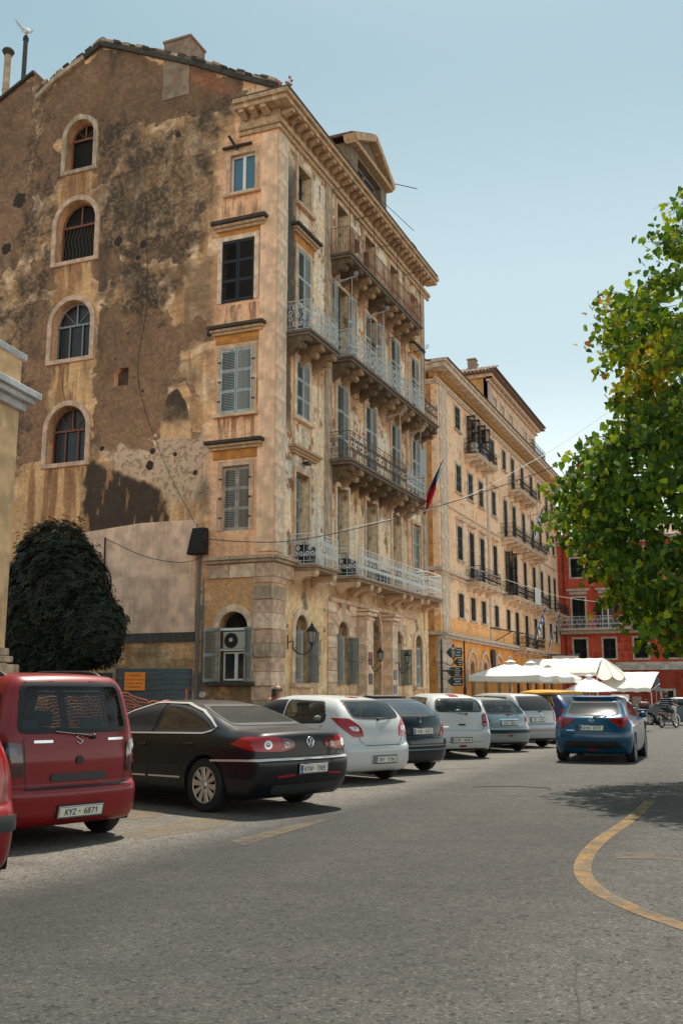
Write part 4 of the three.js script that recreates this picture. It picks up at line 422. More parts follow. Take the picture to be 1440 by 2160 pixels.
  balcony(o, 18.0, 25.2, 4.98, { ...blk, corbels: [18.4, 20.5, 22.6, 24.8], h: 1.0 });
  onWall('banner', mv(rbox(2.2, 1.25, .03, .01, 1), 22.6, 9.1, 1.0), M(.72, .70, .64, .8), o, 'f', { label: 'pale banner hung on the balcony rail' }); onWall('air_conditioner', [mv(rbox(.8, .6, .3, .03, 1), 6.2, 17.3, .6), mv(rbox(.8, .6, .3, .03, 1), 8.3, 17.3, .6)], M(.6, .58, .54, .6), o, 'f'); onWall('air_conditioner', mv(rbox(.8, .6, .3, .03, 1), 6.3, 9.0, .6), M(.4, .39, .37, .6), o, 'f');
  onWall('steel_bracket', [bar([11.2, 6.0, .1], [17.4, 5.95, .9], .05, 5), bar([12.5, 5.2, .1], [15.2, 6.0, .6], .035, 5)], ironDarkM, o, 'f');
  // attic storey, set back
  const A = onWall('attic_storey', slab([[18.3, 20.6], [36.2, 20.6], [36.2, 26.2], [18.3, 26.2]], .3, [[19.9, 21.1], [22.6, 23.7], [25.6, 26.7], [31.2, 32.3], [34, 35.1]].map(([a, b]) => rectP(a, b, a > 25 && a < 27 ? 21.9 : 22.6, 24.9))).translate(0, 0, -1.5), M(1.1, .76, .52, .95, { tile: 2.5, bump: .01 }), o, 'f');
  part('attic_side', slab([[-13, 20.6], [-1.5, 20.6], [-1.5, 26.2], [-13, 26.2]], .3).rotateY(-PI / 2).translate(18.3, 0, 0).rotateY(0), ochreWallM, A); part('attic_core', box(18.7, 36, 20.6, 26, -13, -1.9), darkRoomM, A); part('attic_pilaster', mv(rbox(.9, 5.6, .12, .02, 1), 18.8, 23.4, -1.48), peachGreyM, A);
  for (const [a, b] of [[19.9, 21.1], [22.6, 23.7], [25.6, 26.7], [31.2, 32.3], [34, 35.1]]) { part('attic_shutter', box(a + .01, b - .01, 21.9, 24.9, -1.62, -1.56), peachGreyM, A); part('window_surround', slab([[a - .14, 22.0], [a, 22.0], [a, 24.9], [b, 24.9], [b, 22.0], [b + .14, 22.0], [b + .14, 25.04], [a - .14, 25.04]], .05).translate(0, 0, -1.448), peachTrimM, A); }
  part('attic_cornice', [metres(mv(rbox(18.6, .3, .5, .02, 1), 27.2, 26.1, -1.3)), metres(mv(rbox(.5, .3, 12, .02, 1), 18.2, 26.1, -7)), metres(mv(rbox(18.4, .14, .26, .02, 1), 27.2, 25.7, -1.4))], peachTrimM, A);
  const hip = new THREE.BufferGeometry().setFromPoints([[17.4, 26.3, -.7], [37.1, 26.3, -.7], [37.1, 26.3, -14], [17.4, 26.3, -14], [21.5, 28.2, -7.3], [33, 28.2, -7.3]].map(p => new V3(...p))); hip.setIndex([0, 1, 5, 0, 5, 4, 1, 2, 5, 2, 3, 4, 2, 4, 5, 3, 0, 4]); hip.computeVertexNormals(); part('attic_roof', [metres(hip), box(17.4, 37.1, 26.22, 26.3, -14, -.7)], tileM, A);
  for (let k = 0; k < 40; k++) { const z = -.9 - k * .3; for (let r = 0; r < 3; r++) { const t = new THREE.CylinderGeometry(.12, .1, .75, 7, 1, true, -PI / 2, PI); t.rotateX(-PI / 2); t.rotateY(-PI / 2); t.rotateZ(.42); part('roof_tile', metres(mv(t, 17.7 + r * .62, 26.42 + r * .28, z)), (k + r) % 3 ? tileM : tileDarkM, A); } }
  for (let k = 0; k < 52; k++) { const t = new THREE.CylinderGeometry(.11, .11, .6, 6, 1, true, -PI / 2, PI); t.rotateX(-PI / 2); part('roof_tile', metres(mv(t, 17.6 + k * .375, 26.4, -.85)), tileDarkM, A); }
  for (const [u, n, y0] of [[19.6, -3, 26], [20.6, -3.2, 26], [28.6, -2.6, 26], [29.7, -2.8, 26], [35.2, -.9, 20.9]]) onWall('chimney', [box(u - .3, u + .3, y0, y0 + 2.0, n - .3, n + .3), mv(rbox(.76, .12, .76, .02, 1), u, y0 + 2.0, n)], M(.52, .36, .25, .95, { tile: 1, bump: .02 }), o, 'f');
  balcony(o, 25.2, 30.6, 21.2, { ...blk, out: .5, corbels: [], h: 1.3, slab: peachGreyM });
}
// ---------------------------------------------------------------- red building closing the street
{
  const o = thing('red_building', 'deep red house with white window frames closing the street', 'house', [-17.2, 0, -91.5]), rx = x => x + 17.2;
  const t = dataTex(512, 512, (i, j, c) => { const f1 = fb(i / 60, j / 60), f2 = fb(i / 14, j / 14), vs = fb(i / 20 + 5, j / 200); c[0] = 204; c[1] = 90; c[2] = 62; mixc(c, 176, 68, 48, sstep(.45, .7, f1) * .8); mixc(c, 206, 96, 66, sstep(.5, .72, vs) * .45); mixc(c, 110, 40, 32, sstep(.58, .75, f2) * .5); });
  const redM = M(1, 1, 1, .95, { map: tiled(t, 6) }), low = M(.62, .60, .62, .95, { map: tiled(t, 4) }), trim = M(.80, .68, .52, .9, { tile: 1.4 }), dk = M(.013, .016, .017, .8);
  const wins = [[-15.55, -14.42], [-12.95, -11.9], [-10.29, -9.15], [-7.55, -6.4], [-4.8, -3.7], [-2, -.9]].map(q => q.map(rx)), holes = [rectP(rx(-8.15), rx(-7.25), .1, 1.9)]; wins.forEach(([a, b]) => holes.push(rectP(a, b, 4.75, 6.5), rectP(a, b, 7.45, 10.2), rectP(a, b, 12.1, 13.8)));
  onWall('front_wall', slab([[0, 0], [22, 0], [22, 15.4], [0, 15.4]], .4, holes), redM, o, 'g'); part('wall_core', box(.4, 21.6, 0, 15, -9, -.7), darkRoomM, o); onWall('lower_wall', slab([[5.5, 0], [22, 0], [22, 3.7], [5.5, 3.7]], .05, [rectP(rx(-8.15), rx(-7.25), .1, 1.9)]).translate(0, 0, .05), low, o, 'g');
  onWall('side_wall', slab([[.41, 0], [9, 0], [9, 15.4], [.41, 15.4]], .3).translate(0, 0, 22), redM, o, 'f');
  part('white_band', box(5.2, 22, 3.72, 4.4, 0, .1), M(.82, .76, .66, .9, { tile: 2 }), o); part('cornice', [metres(mv(rbox(22.8, .24, .6, .02, 1), 11, 15.35, .2)), metres(mv(rbox(22.6, .18, .35, .02, 1), 11, 15.1, .12)), metres(mv(rbox(.7, 1.6, .5, .05, 1), .1, 14.6, .1))], trim, o);
  const rf = new THREE.BufferGeometry().setFromPoints([[-.5, 15.5, .6], [22.5, 15.5, .6], [22.5, 15.5, -9.5], [-.5, 15.5, -9.5], [4, 17.6, -4.5], [18, 17.6, -4.5]].map(p => new V3(...p))); rf.setIndex([0, 1, 5, 0, 5, 4, 1, 2, 5, 2, 3, 4, 2, 4, 5, 3, 0, 4]); rf.computeVertexNormals(); part('roof', metres(rf), tileM, o);
  wins.forEach(([a, b], i) => { for (const [y0, y1, hd] of [[4.75, 6.5, 0], [7.45, 10.2, 1], [12.1, 13.8, 1]]) { onWall('window_frame', y0 < 7 || y0 > 12 ? slab([[a - .16, y0 - .16], [b + .16, y0 - .16], [b + .16, y1 + .16], [a - .16, y1 + .16]], .08, [rectP(a, b, y0, y1)]).translate(0, 0, .08) : slab([[a - .16, y0], [a, y0], [a, y1], [b, y1], [b, y0], [b + .16, y0], [b + .16, y1 + .16], [a - .16, y1 + .16]], .08).translate(0, 0, .08), trim, o, 'g'); if (hd) onWall('window_hood', [mv(rbox(b - a + .9, .2, .34, .03, 1), (a + b) / 2, y1 + .72, .17), mv(rbox(b - a + .5, .3, .2, .03, 1), (a + b) / 2, y1 + .45, .1)], trim, o, 'g'); const open = y0 > 7 && y0 < 8 && i === 1; for (const [hx, hs] of [[a, 'l'], [b, 'r']]) shutter(o, 'g', hx, y0, open ? .1 : -.05, (b - a) / 2 - .01, y1 - y0, dk, open ? PI * .95 : 0, hs, 2); if (open) sash(o, 'g', a, b, y0, y1, -.1, frameWhiteM, paneM, { rows: 3 }); } });
  const bal = part('balcony', [metres(mv(rbox(11, .18, 1.0, .02, 1), 6, 7.32, .5)), metres(mv(rbox(10.8, .3, .5, .03, 1), 6, 7.08, .25))], trim, o); const r = part('railing', railing('scroll', 10.8, 1.05, .9), ironWhiteM, bal, { at: [.6, 7.42, .95] }); for (const x of [.6, 11.4]) { const q = part('railing', railing('scroll', .95, 1.05, .95), ironWhiteM, bal, { at: [x, 7.42, .95] }); q.rotation.y = PI / 2; }
  part('door_frame', slab([[rx(-8.35), .1], [rx(-8.15), .1], [rx(-8.15), 1.9], [rx(-7.25), 1.9], [rx(-7.25), .1], [rx(-7.05), .1], [rx(-7.05), 2.1], [rx(-8.35), 2.1]], .08).translate(0, 0, .14), trim, o); part('door', box(rx(-8.13), rx(-7.27), .1, 1.88, -.2, -.14), dk, o);
  part('rain_pipe', [bar([1.0, 0, .12], [1.0, 15, .12], .06, 6), bar([1.5, 0, .12], [1.5, 5.5, .12], .05, 6)], M(.12, .03, .025, .8), o);
  const sp = thing('street_sign', 'round blue traffic sign with a small blue plate under it before the red wall', 'traffic sign', [-8.35, 0, -88]); part('post', cyl(.035, .035, 2.9, 0, 0, 0, 8), M(.4, .4, .4, .5), sp); part('disc', plain(new THREE.CylinderGeometry(.32, .32, .03, 24).rotateX(PI / 2).translate(0, 2.7, .05)), M(.05, .16, .28, .5), sp); part('sign_plate', mv(rbox(.5, .38, .03, .01, 1), .1, 2.05, .05), M(.22, .34, .42, .5), sp); part('disc_rim', new THREE.TorusGeometry(.31, .025, 5, 24).translate(0, 2.7, .06), M(.5, .2, .2, .5), sp);
}
// ---------------------------------------------------------------- cream house at the left edge
{
  const o = thing('cream_house', 'plain cream house corner with pale moulded ledges at the left edge', 'house', [-15.28, 0, -17.45], R(8.8)), wall = M(.95, .61, .32, .93, { tile: 2.2, bump: .006 }), ledge = M(.72, .72, .70, .8, { tile: 2 });
  part('wall', [box(-7, 0, 0, 9.1, 0, 16)], wall, o); part('upper_ledge', [metres(mv(rbox(7.2, .14, 16.2, .02, 1), -3.5, 9.16, 8.02))], ledge, o);
  part('cornice', [metres(mv(rbox(7.72, .16, 16.72, .02, 1), -3.5, 8.28, 8)), metres(mv(rbox(7.5, .14, 16.5, .02, 1), -3.5, 8.14, 8)), metres(mv(rbox(7.24, .2, 16.24, .03, 1), -3.5, 7.98, 8))], ledge, o);
  part('plinth', [metres(mv(rbox(7.12, 2.2, 16.12, .02, 1), -3.5, 1.1, 8)), metres(mv(rbox(7.3, .14, 16.3, .03, 1), -3.5, 2.26, 8)), metres(mv(rbox(7.16, .16, 16.16, .02, 1), -3.5, 2.42, 8)), metres(mv(rbox(7.5, .3, 16.5, .03, 1), -3.5, 2.0, 8))], stoneGreyM, o);
}
// ---------------------------------------------------------------- plants
const leafM = (r, g, b, o = {}) => M(r, g, b, .75, { specularIntensity: .35, transmission: .5, thickness: 0, side: THREE.DoubleSide, ...o });
function heartLeaf(s) {                                             // heart-shaped leaf with a folded midrib and a drooping tip
  const out = [[0, -.02], [.28, -.16], [.5, .02], [.5, .3], [.3, .66], [.06, .98], [0, 1.05]], P = [], I = [], N = out.length, z = (x, y) => -.22 * Math.abs(x) - .16 * y * y;
  for (const q of [-1, 1]) for (const [x, y] of out) { P.push(q * x * s, -y * s, z(x, y) * s); } const m0 = P.length / 3; for (const y of [.1, .5, .85]) P.push(0, -y * s, -.16 * y * y * s);
  for (const [b, f] of [[0, 0], [N, 1]]) { const t = (a, c, d) => f ? I.push(a, c, d) : I.push(a, d, c); t(b, b + 1, m0); t(b + 1, b + 2, m0); t(b + 2, m0 + 1, m0); t(b + 2, b + 3, m0 + 1); t(b + 3, b + 4, m0 + 1); t(b + 4, m0 + 2, m0 + 1); t(b + 4, b + 5, m0 + 2); t(b + 5, b + 6, m0 + 2); }
  return geoFrom(P, null, I);
}
{ // the street tree: only its left half is in view
  seed = 77; const o = thing('street_tree', 'leafy roadside tree with heart-shaped yellow-green leaves filling the right edge', 'tree', [1.9, 0, -18.4]);
  const edge = curve([[1.8, .6], [2.3, -1.2], [2.7, -1.9], [2.95, -2.15], [3.4, -2.5], [3.9, -2.85], [4.5, -3.15], [4.9, -3.2], [5.3, -3.3], [5.7, -2.9], [6.1, -2.2], [6.4, -2.05], [6.8, -2.35], [7.2, -2.0], [7.6, -2.1], [8.2, -2.35], [8.7, -2.4], [9.2, -2.0], [9.6, -1.7], [9.9, -1.0], [10.3, -.8], [10.8, -.5], [11.6, .6], [12.4, 2]]);
  const bark = M(.16, .12, .09, .95, { tile: .8, bump: .03, tex: streak }); part('trunk', [bar([0, 0, 0], [.15, 2.4, .1], .26, 12, .2), bar([.15, 2.3, .1], [0, 5.5, 0], .2, 10, .13), bar([0, 5.3, 0], [.2, 10, 0], .13, 8, .05)], bark, o);
  const br = [], X0 = 1.9, Z0 = -18.4, tips = [], lim = [];
  for (let i = 0; i < 30; i++) { const y0 = rr(2.6, 7.5), ye = clamp(y0 + rr(-.6, 3.4), 2.4, 11), t = rnd() < .6, xe = t ? edge(ye) + rr(.7, 1.8) : rr(-.5, 4.5), ze = Z0 + rr(-2.7, 2.7), m = [lerp(X0, xe, .5) - X0, lerp(y0, ye, .6) + .4, lerp(0, ze - Z0, .5)]; br.push(tube([[.05, y0, .03], m, [xe - X0, ye, ze - Z0]], .018, 12, 5)); lim.push([xe, ye, ze]); }
  part('limb', br, bark, o);
  const spots = []; let guard = 0; while (spots.length < 2100 && guard++ < 60000) { const z = Z0 + rr(-2.8, 2.8), dz = (z - Z0) / 2.8, y = rr(2.0, 10.9 - (z > Z0 ? 2.6 : .6) * dz * dz), deep = rnd(), x = edge(y + rr(-.12, .12)) + 1.5 * dz * dz + (deep < .36 ? rr(.05, .6) : rr(.35, 4.2)), k = Math.hypot((x - 1.9) / 5.6, (y - 6.6) / 5.6, (z - Z0) / 3.2); if (k > 1.05 || fbm(x * 1.1 + 5, y * 1.5 + z * .6, 3) < .39) continue; spots.push([x, y, z]); }
  const tw = [], L = []; for (const [x, y, z] of spots) { const a = rr(0, 2 * PI), len = rr(.25, .6), dx = Math.cos(a) * len - .12, dy = rr(-.35, .12), dz = Math.sin(a) * len * .8; if (rnd() < .6) tw.push(bar([x - X0 - dx * .4, y - dy * .4 + .05, z - Z0 - dz * .4], [x - X0 + dx, y + dy, z - Z0 + dz], .007, 4, .003)); const n = Math.round(rr(10, 19)); for (let k = 0; k < n; k++) { const t = rr(-.3, 1.05), sx = rr(-.12, .12); L.push([x + dx * t + sx, y + dy * t + rr(-.14, .1), z + dz * t + rr(-.12, .12), x - edge(y)]); } }
  part('twig', tw, bark, o, { stuff: true });
  const inst = L.map(([x, y, z, d]) => { const q = new THREE.Quaternion().setFromEuler(new THREE.Euler(rr(-1.0, .35), rr(-1.3, 1.3) + .4, rr(-.9, .9), 'YXZ')), s = rr(.5, 1.3); const yl = Math.hypot((x + 1.1) / 1.0, (y - 7.0) / .55, (z - Z0 - .6) / 2) + rr(-.25, .35) < 1, r = rnd(); let k = yl ? (r < .75 ? 3 : 2) : r < (d < .5 ? .46 : .2) + .03 * (y - 6) ? 2 : r < .9 ? (rnd() < .5 ? 0 : 1) : 1; if (!yl && d < .6 && rnd() < .05) k = 4; return { m: new THREE.Matrix4().compose(new V3(x - X0, y, z - Z0), q, new V3(s, s, s)), k, d, z }; });  // paler leaves gather at the outer edge and top, sunlight put into their colour
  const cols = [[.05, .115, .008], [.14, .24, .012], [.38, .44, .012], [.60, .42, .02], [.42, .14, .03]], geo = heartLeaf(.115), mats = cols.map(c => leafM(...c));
  const order = inst.map((v, i) => [v.d - (v.z - Z0) * .25, i]).sort((a, b) => a[0] - b[0]).map(v => v[1]), single = new Set(order.filter((_, i) => i % 2 === 0).slice(0, 300));
  const crown = new THREE.Group(); crown.name = 'crown'; o.add(crown);
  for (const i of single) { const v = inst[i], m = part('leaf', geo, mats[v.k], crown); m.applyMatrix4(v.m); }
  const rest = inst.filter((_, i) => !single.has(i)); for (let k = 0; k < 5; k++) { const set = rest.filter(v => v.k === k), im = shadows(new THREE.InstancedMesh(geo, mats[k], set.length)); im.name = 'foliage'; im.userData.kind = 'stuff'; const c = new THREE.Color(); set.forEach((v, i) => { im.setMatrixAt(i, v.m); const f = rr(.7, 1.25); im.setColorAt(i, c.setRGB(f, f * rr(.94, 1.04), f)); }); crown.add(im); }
}
{ // clipped dark evergreen beside the cream house
  seed = 31; const o = thing('clipped_tree', 'dark clipped evergreen tree with two rounded lobes against the stained wall', 'tree', [-19.2, 0, -24.7]), lobes = [[-.45, 4.6, .1, 1.5, 2.1, 1.5], [.95, 3.4, .3, 1.05, 1.15, 1.0], [-.95, 3.5, .5, 1.2, 1.7, 1.1], [.05, 3.0, .4, .9, 1.0, .8]];
  const core = lobes.map(([x, y, z, a, b, c]) => { const g = new THREE.IcosahedronGeometry(1, 3); g.scale(a * .80, b * .80, c * .80); return plain(mv(g, x, y, z)); });
  part('trunk', [tube([[.35, 0, .2], [.3, 1.2, .15], [.45, 2.1, .1], [.7, 2.9, .1]], .13, 12, 7), tube([[.3, 1.1, .15], [-.1, 2.0, .2], [-.5, 3, .2]], .1, 12, 7)], bark2(), o);
  const cr = part('crown', core, M(.006, .010, .005, .98), o);
  const lg = (() => { const P = [], I = []; for (let k = 0; k < 6; k++) { const a = k / 6 * 2 * PI + .3 * (k % 2), c = Math.cos(a), s = Math.sin(a), b = P.length / 3, w = .018, l = .085 + .02 * (k % 3); P.push(0, 0, 0, c * l * .55 - s * w, .03, s * l * .55 + c * w, c * l * .55 + s * w, .03, s * l * .55 - c * w, c * l, .025, s * l); I.push(b, b + 1, b + 2, b + 1, b + 3, b + 2); } return geoFrom(P, null, I); })();
  const n = 15000, im = shadows(new THREE.InstancedMesh(lg, M(.010, .017, .005, .65, { side: THREE.DoubleSide }), n)); im.name = 'foliage'; im.userData.kind = 'stuff'; const q = new THREE.Quaternion(), up = new V3(0, 1, 0), c = new THREE.Color(); for (let i = 0; i < n; i++) { const [x, y, z, a, b, d] = lobes[rnd() < .5 ? 0 : 1 + Math.floor(rnd() * 3)], v = new V3(rr(-1, 1), rr(-1, 1), rr(-1, 1)).normalize(), k = rr(.84, 1.0) + (rnd() < .10 ? rr(.02, .14) : 0) + .36 * (fbm(v.x * 1.9 + 8 + x, v.y * 1.9 + v.z + 8, 3) - .47), p = new V3(x + v.x * a * k, y + v.y * b * k, z + v.z * d * k); q.setFromUnitVectors(up, v.clone().add(new V3(rr(-.6, .6), rr(-.2, .8), rr(-.6, .6))).normalize()); const s = rr(.8, 1.5); im.setMatrixAt(i, new THREE.Matrix4().compose(p, q, new V3(s, s, s))); const f = rr(.6, 1.5); im.setColorAt(i, c.setRGB(f * rr(.9, 1.25), f, f)); } o.add(im);
}
function bark2() { return M(.07, .055, .042, .95, { tile: .8, bump: .03 }); }
{ const o = thing('wall_plant', 'small tuft of weeds growing on the cornice corner', 'plant', [-13.75, 21.8, -27.9]); part('stem', Array.from({ length: 9 }, (_, i) => bar([0, 0, 0], [.22 * Math.cos(i * 2.4), .3 + .12 * (i % 3), .22 * Math.sin(i * 2.4)], .012, 4, .004)), M(.14, .10, .06, .9), o); part('flower', Array.from({ length: 9 }, (_, i) => plain(new THREE.IcosahedronGeometry(.06, 0).translate(.22 * Math.cos(i * 2.4), .32 + .12 * (i % 3), .22 * Math.sin(i * 2.4)))), M(.42, .22, .18, .9), o); }
// ---------------------------------------------------------------- hoarding, sign, orange net, post
{
  const o = thing('metal_hoarding', 'dark corrugated metal hoarding behind the orange net', 'hoarding', [-15.0, 0, -21.4], .38), g = []; for (let i = 0; i < 15; i++) g.push(mv(rbox(1.9, .13, .03, .012, 1), .85, .2 + i * .135, (i % 2) * .02)); part('panel', g.slice(0, 15), M(.10, .14, .155, .6, { metalness: .3, tile: 1.2, bump: .004 }), o); part('post', [cyl(.035, .035, 2.15, -.08, 0, 0, 8), cyl(.035, .035, 2.15, 1.8, 0, 0, 8)], ironDarkM, o); part('side_panel', mv(rbox(1.6, 2.0, .03, .01, 1), -1.0, 1.05, -.05), M(.03, .035, .035, .7), o);
  const s = thing('warning_sign', 'orange warning board with black Greek lettering hung on the hoarding', 'sign', [-14.6, 1.83, -21.48], .38), t = textTex(512, 440, '#e8821e', (x, w, h) => { x.fillStyle = '#3a1d08'; x.textAlign = 'center'; x.font = 'bold 62px sans-serif'; x.fillText('ΠΡΟΣΟΧΗ', w / 2, 90); x.font = 'bold 38px sans-serif'; x.fillText('ΑΠΑΓΟΡΕΥΕΤΑΙ Η ΣΤΑΘΜΕΥΣΗ', w / 2, 190, w - 24); x.font = 'bold 54px sans-serif'; x.fillText('ΕΙΣΟΔΟΣ - ΕΞΟΔΟΣ', w / 2, 288, w - 80); x.fillText('ΟΧΗΜΑΤΩΝ', w / 2, 380); x.fillStyle = '#7a7a70'; x.beginPath(); x.arc(62, 345, 26, 0, 7); x.fill(); });
  part('board', mv(rbox(.52, .45, .02, .008, 1), 0, 0, .03), M(.72, .26, .03, .6), s); part('lettering', new THREE.PlaneGeometry(.5, .43).translate(0, 0, .043), new THREE.MeshStandardMaterial({ map: t, roughness: .6 }), s);
  const n = thing('safety_net', 'orange plastic safety net strung between the red and black cars', 'net', [0, 0, 0]), base = new THREE.CatmullRomCurve3([[-13.3, 0, -15.0], [-12.9, 0, -15.9], [-12.4, 0, -16.8], [-12.05, 0, -17.6], [-11.88, 0, -18.15], [-11.6, 0, -19.0]].map(p => new V3(...p))), top = u => 1.50 - .10 * Math.sin(u * 9) * sstep(.1, .5, u) - .07 * u + .03 * Math.sin(u * 23), gg = [], NU = 62, NV = 17, P = (i, j) => { const u = i / NU, p = base.getPointAt(u), v = j / NV, tp = top(u), sq = u > .78 ? lerp(1, .42, (u - .78) / .22) : 1; return [p.x + .03 * Math.sin(i * .9 + j), tp - (1 - v) * 1.1 * sq + .018 * Math.sin(i * 1.3 + j * .7), p.z + .04 * Math.sin(i * .5 + j * .8)]; };
  for (let j = 0; j <= NV; j++) for (let i = 0; i < NU; i += 2) gg.push(bar(P(i, j), P(i + 2, j), j === NV ? .012 : .0075, 3)); for (let i = 0; i <= NU; i += 1) for (let j = 0; j < NV; j += 1) if ((i + j) % 2) gg.push(bar(P(i, j), P(i, j + 1), .005, 3));
  part('mesh', gg, M(.85, .17, .045, .6), n); part('net_post', [cyl(.02, .02, 1.62, -11.6, 0, -19.02, 6), cyl(.02, .02, 1.6, -13.3, 0, -15, 6)], M(.5, .1, .04, .7), n);
  const p = thing('round_mirror', 'small round pale mirror on a thin stalk above the black saloon roof', 'mirror', [-12.2, 0, -20.6]); part('stalk', bar([-.1, 0, 0], [.05, 1.45, 0], .014, 6), ironBlackM, p); part('mirror_disc', plain(new THREE.CylinderGeometry(.075, .075, .02, 20).rotateX(PI / 2).translate(.06, 1.5, 0)), M(.55, .62, .66, .15, { metalness: .6 }), p);
  const b = thing('marker_post', 'dark square post with a red band beside the white hatchback windscreen', 'post', [-9.36, 0, -18.8]); part('shaft', mv(rbox(.09, 1.62, .09, .012, 1), 0, .81, 0), M(.02, .012, .012, .7), b); part('red_band', mv(rbox(.095, .16, .095, .012, 1), 0, 1.38, 0), M(.22, .03, .02, .7), b);
}
// ---------------------------------------------------------------- lanterns, sign posts, cables, flags
function lanternGeo() { const g = []; for (let i = 0; i < 4; i++) { const a = i * PI / 2 + PI / 4; g.push(bar([.09 * Math.cos(a), -.2, .09 * Math.sin(a)], [.165 * Math.cos(a), .16, .165 * Math.sin(a)], .012, 4)); } const sq = (r0, r1, h, y) => { const c = new THREE.CylinderGeometry(r1, r0, h, 4); c.rotateY(PI / 4); return plain(mv(c, 0, y, 0)); }; g.push(sq(.20, .20, .025, .17), sq(.19, .07, .15, .26), sq(.05, .06, .06, .36), sq(.02, .02, .08, .42), sq(.11, .10, .03, -.2), sq(.03, .06, .08, -.25)); return merge(g); }
const lanternFrame = lanternGeo(), lanternGlass = (() => { const c = new THREE.CylinderGeometry(.155, .085, .34, 4, 1, true); c.rotateY(PI / 4); return plain(mv(c, 0, -.02, 0)); })(), lampGlassM = M(.6, .6, .54, .15, { transmission: .5, thickness: 0, side: THREE.DoubleSide });
function lantern(root, x, y, z, s = 1) { const f = part('lantern', lanternFrame, ironBlackM, root, { at: [x, y, z] }); f.scale.setScalar(s); part('lantern_glass', lanternGlass, lampGlassM, f); }
const lampLabels = ['black wall lantern before the first arched window from the corner', 'black wall lantern on the left side of the house door', 'black wall lantern on the right side of the house door'];
[[-29.05, 3.15], [-35.25, 2.75], [-38.35, 2.75]].forEach(([z, y], i) => { const o = thing('wall_lantern', lampLabels[i], 'lantern', [-14.0, 0, z], 0, 'black iron lanterns on the old house'), r = i ? .55 : .85, b = i ? .3 : 0; part('bracket', [bar([b, y - .2, 0], [b, y + .25, 0], .02, 6), tube([[b, y, 0], [b + .18, y + .05, 0], [b + .2, y - .2, 0], [b + r * .6, y - .38, 0], [b + r, y - .2, 0], [b + r, y - .1, 0]], .018, 26, 6), tube(spiral(0, 0, .07, .01, PI, 1.2).map(p => new V3(b + .28 + p.x, y - .18 + p.y, 0)), .01, 18, 4)], ironBlackM, o); lantern(o, b + r, y + .18, 0, i ? .8 : 1); });
{ const o = thing('street_lamp', 'black lamp post with one bracket lantern at the far corner of the old house', 'street lamp', [-13.7, 0, -44.8]); part('post', [cyl(.07, .05, 3.6, 0, 0, 0, 10), cyl(.1, .09, .8, 0, 0, 0, 10), cyl(.035, .02, .5, 0, 3.6, 0, 8)], ironBlackM, o); part('bracket', [tube([[0, 3.0, 0], [.2, 2.95, 0], [.45, 2.85, 0], [.6, 3.0, 0], [.58, 3.15, 0]], .02, 20, 6), tube([[0, 3.0, 0], [-.2, 2.98, 0], [-.34, 3.12, 0], [-.3, 3.3, 0]], .018, 16, 6), bar([0, 2.62, 0], [.62, 2.62, 0], .05, 6)], ironBlackM, o); lantern(o, .58, 3.4, 0); }
{
  const o = thing('direction_sign', 'black signpost with four dark arrow signs pointing left', 'signpost', [-13.62, 0, -48.4], R(14)); part('post', [cyl(.055, .045, 4.05, 0, 0, 0, 10), cyl(.09, .085, 1.9, 0, 0, 0, 10), cyl(.05, .001, .2, 0, 4.05, 0, 8)], ironBlackM, o);
  const sg = (y, w, h, lines) => { const out = [[-.1, 0], [-.1, h], [-.1 - w + .2, h], [-.1 - w, h / 2], [-.1 - w + .2, 0]], b = part('arrow_board', slab(out, .03, [], .004).translate(0, y, .05), M(.018, .03, .034, .5), o); const t = textTex(512, Math.round(512 * h / w), '#101c20', (x, W, H) => { x.fillStyle = '#dfe6e4'; x.textAlign = 'center'; const n = lines.length, s = H / (n + .4) * .72; x.font = 'bold ' + s.toFixed(0) + 'px sans-serif'; lines.forEach((l, i) => x.fillText(l, W * .55, H * (i + .88) / (n + .25), W * .74)); }); part('lettering', new THREE.PlaneGeometry(w - .2, h - .02).translate(-.1 - (w - .2) / 2 + .0, y + h / 2, .053), new THREE.MeshStandardMaterial({ map: t, roughness: .5 }), b); part('clamp', mv(rbox(.16, .05, .08, .01, 1), -.04, y + h * .5, .02), ironDarkM, b); };
  sg(3.36, .80, .48, ['ΜΗΤΡΟΠΟΛΗ', 'ORTHODOX', 'CATHEDRAL']); sg(2.92, .46, .40, ['Α\' ΛΙΜΑΝΙ', 'Ν.ΛΙΜΑΝΙ', 'PORT']); sg(2.42, .78, .46, ['ΛΙΣΤΟΝ', 'ΣΠΙΑΝΑΔΑ', 'LISTON', 'SPIANADA']); sg(1.96, .76, .44, ['ΔΗΜΟΤΙΚΟ ΚΟΛ.', 'ΠΡΟΚΑΤ', 'MUNICIPAL POOL']);
}
const cable = (pts, r, label, m = ironBlackM) => solo('overhead_cable', tube(pts, r, 90, 5), m, label, 'cable');
cable([[-16.4, 6.75, -27.85], [-14.94, 6.07, -25.51], [-13.52, 5.86, -25.24], [-12.2, 5.76, -25.03], [-10.41, 5.9, -24.91], [-7.93, 6.34, -24.87], [-5.36, 6.96, -24.85], [-3.5, 7.46, -24.55], [-1.32, 8.2, -24.37], [6, 10.8, -23]], .012, 'thick black cable sagging from the gable across to the tree');
cable([[-13.9, 6.4, -29.4], [-12.12, 6.83, -29.62], [-10.51, 7.49, -31.37], [-9.36, 8.83, -35.11], [-8.14, 10.28, -37.78], [-7.28, 11.55, -40.31], [-4, 17, -50]], .012, 'thin pale cable rising from the first balcony to the tree', M(.6, .56, .5, .7));
cable([[-15.8, 9.0, -55.2], [-15.16, 8.81, -56], [-15.0, 8.85, -60.93], [-14.64, 8.96, -69.75], [-13.94, 9.2, -80.88], [-10.15, 9.3, -91.0]], .018, 'pale cable along the peach block to the red building', M(.66, .6, .52, .7));
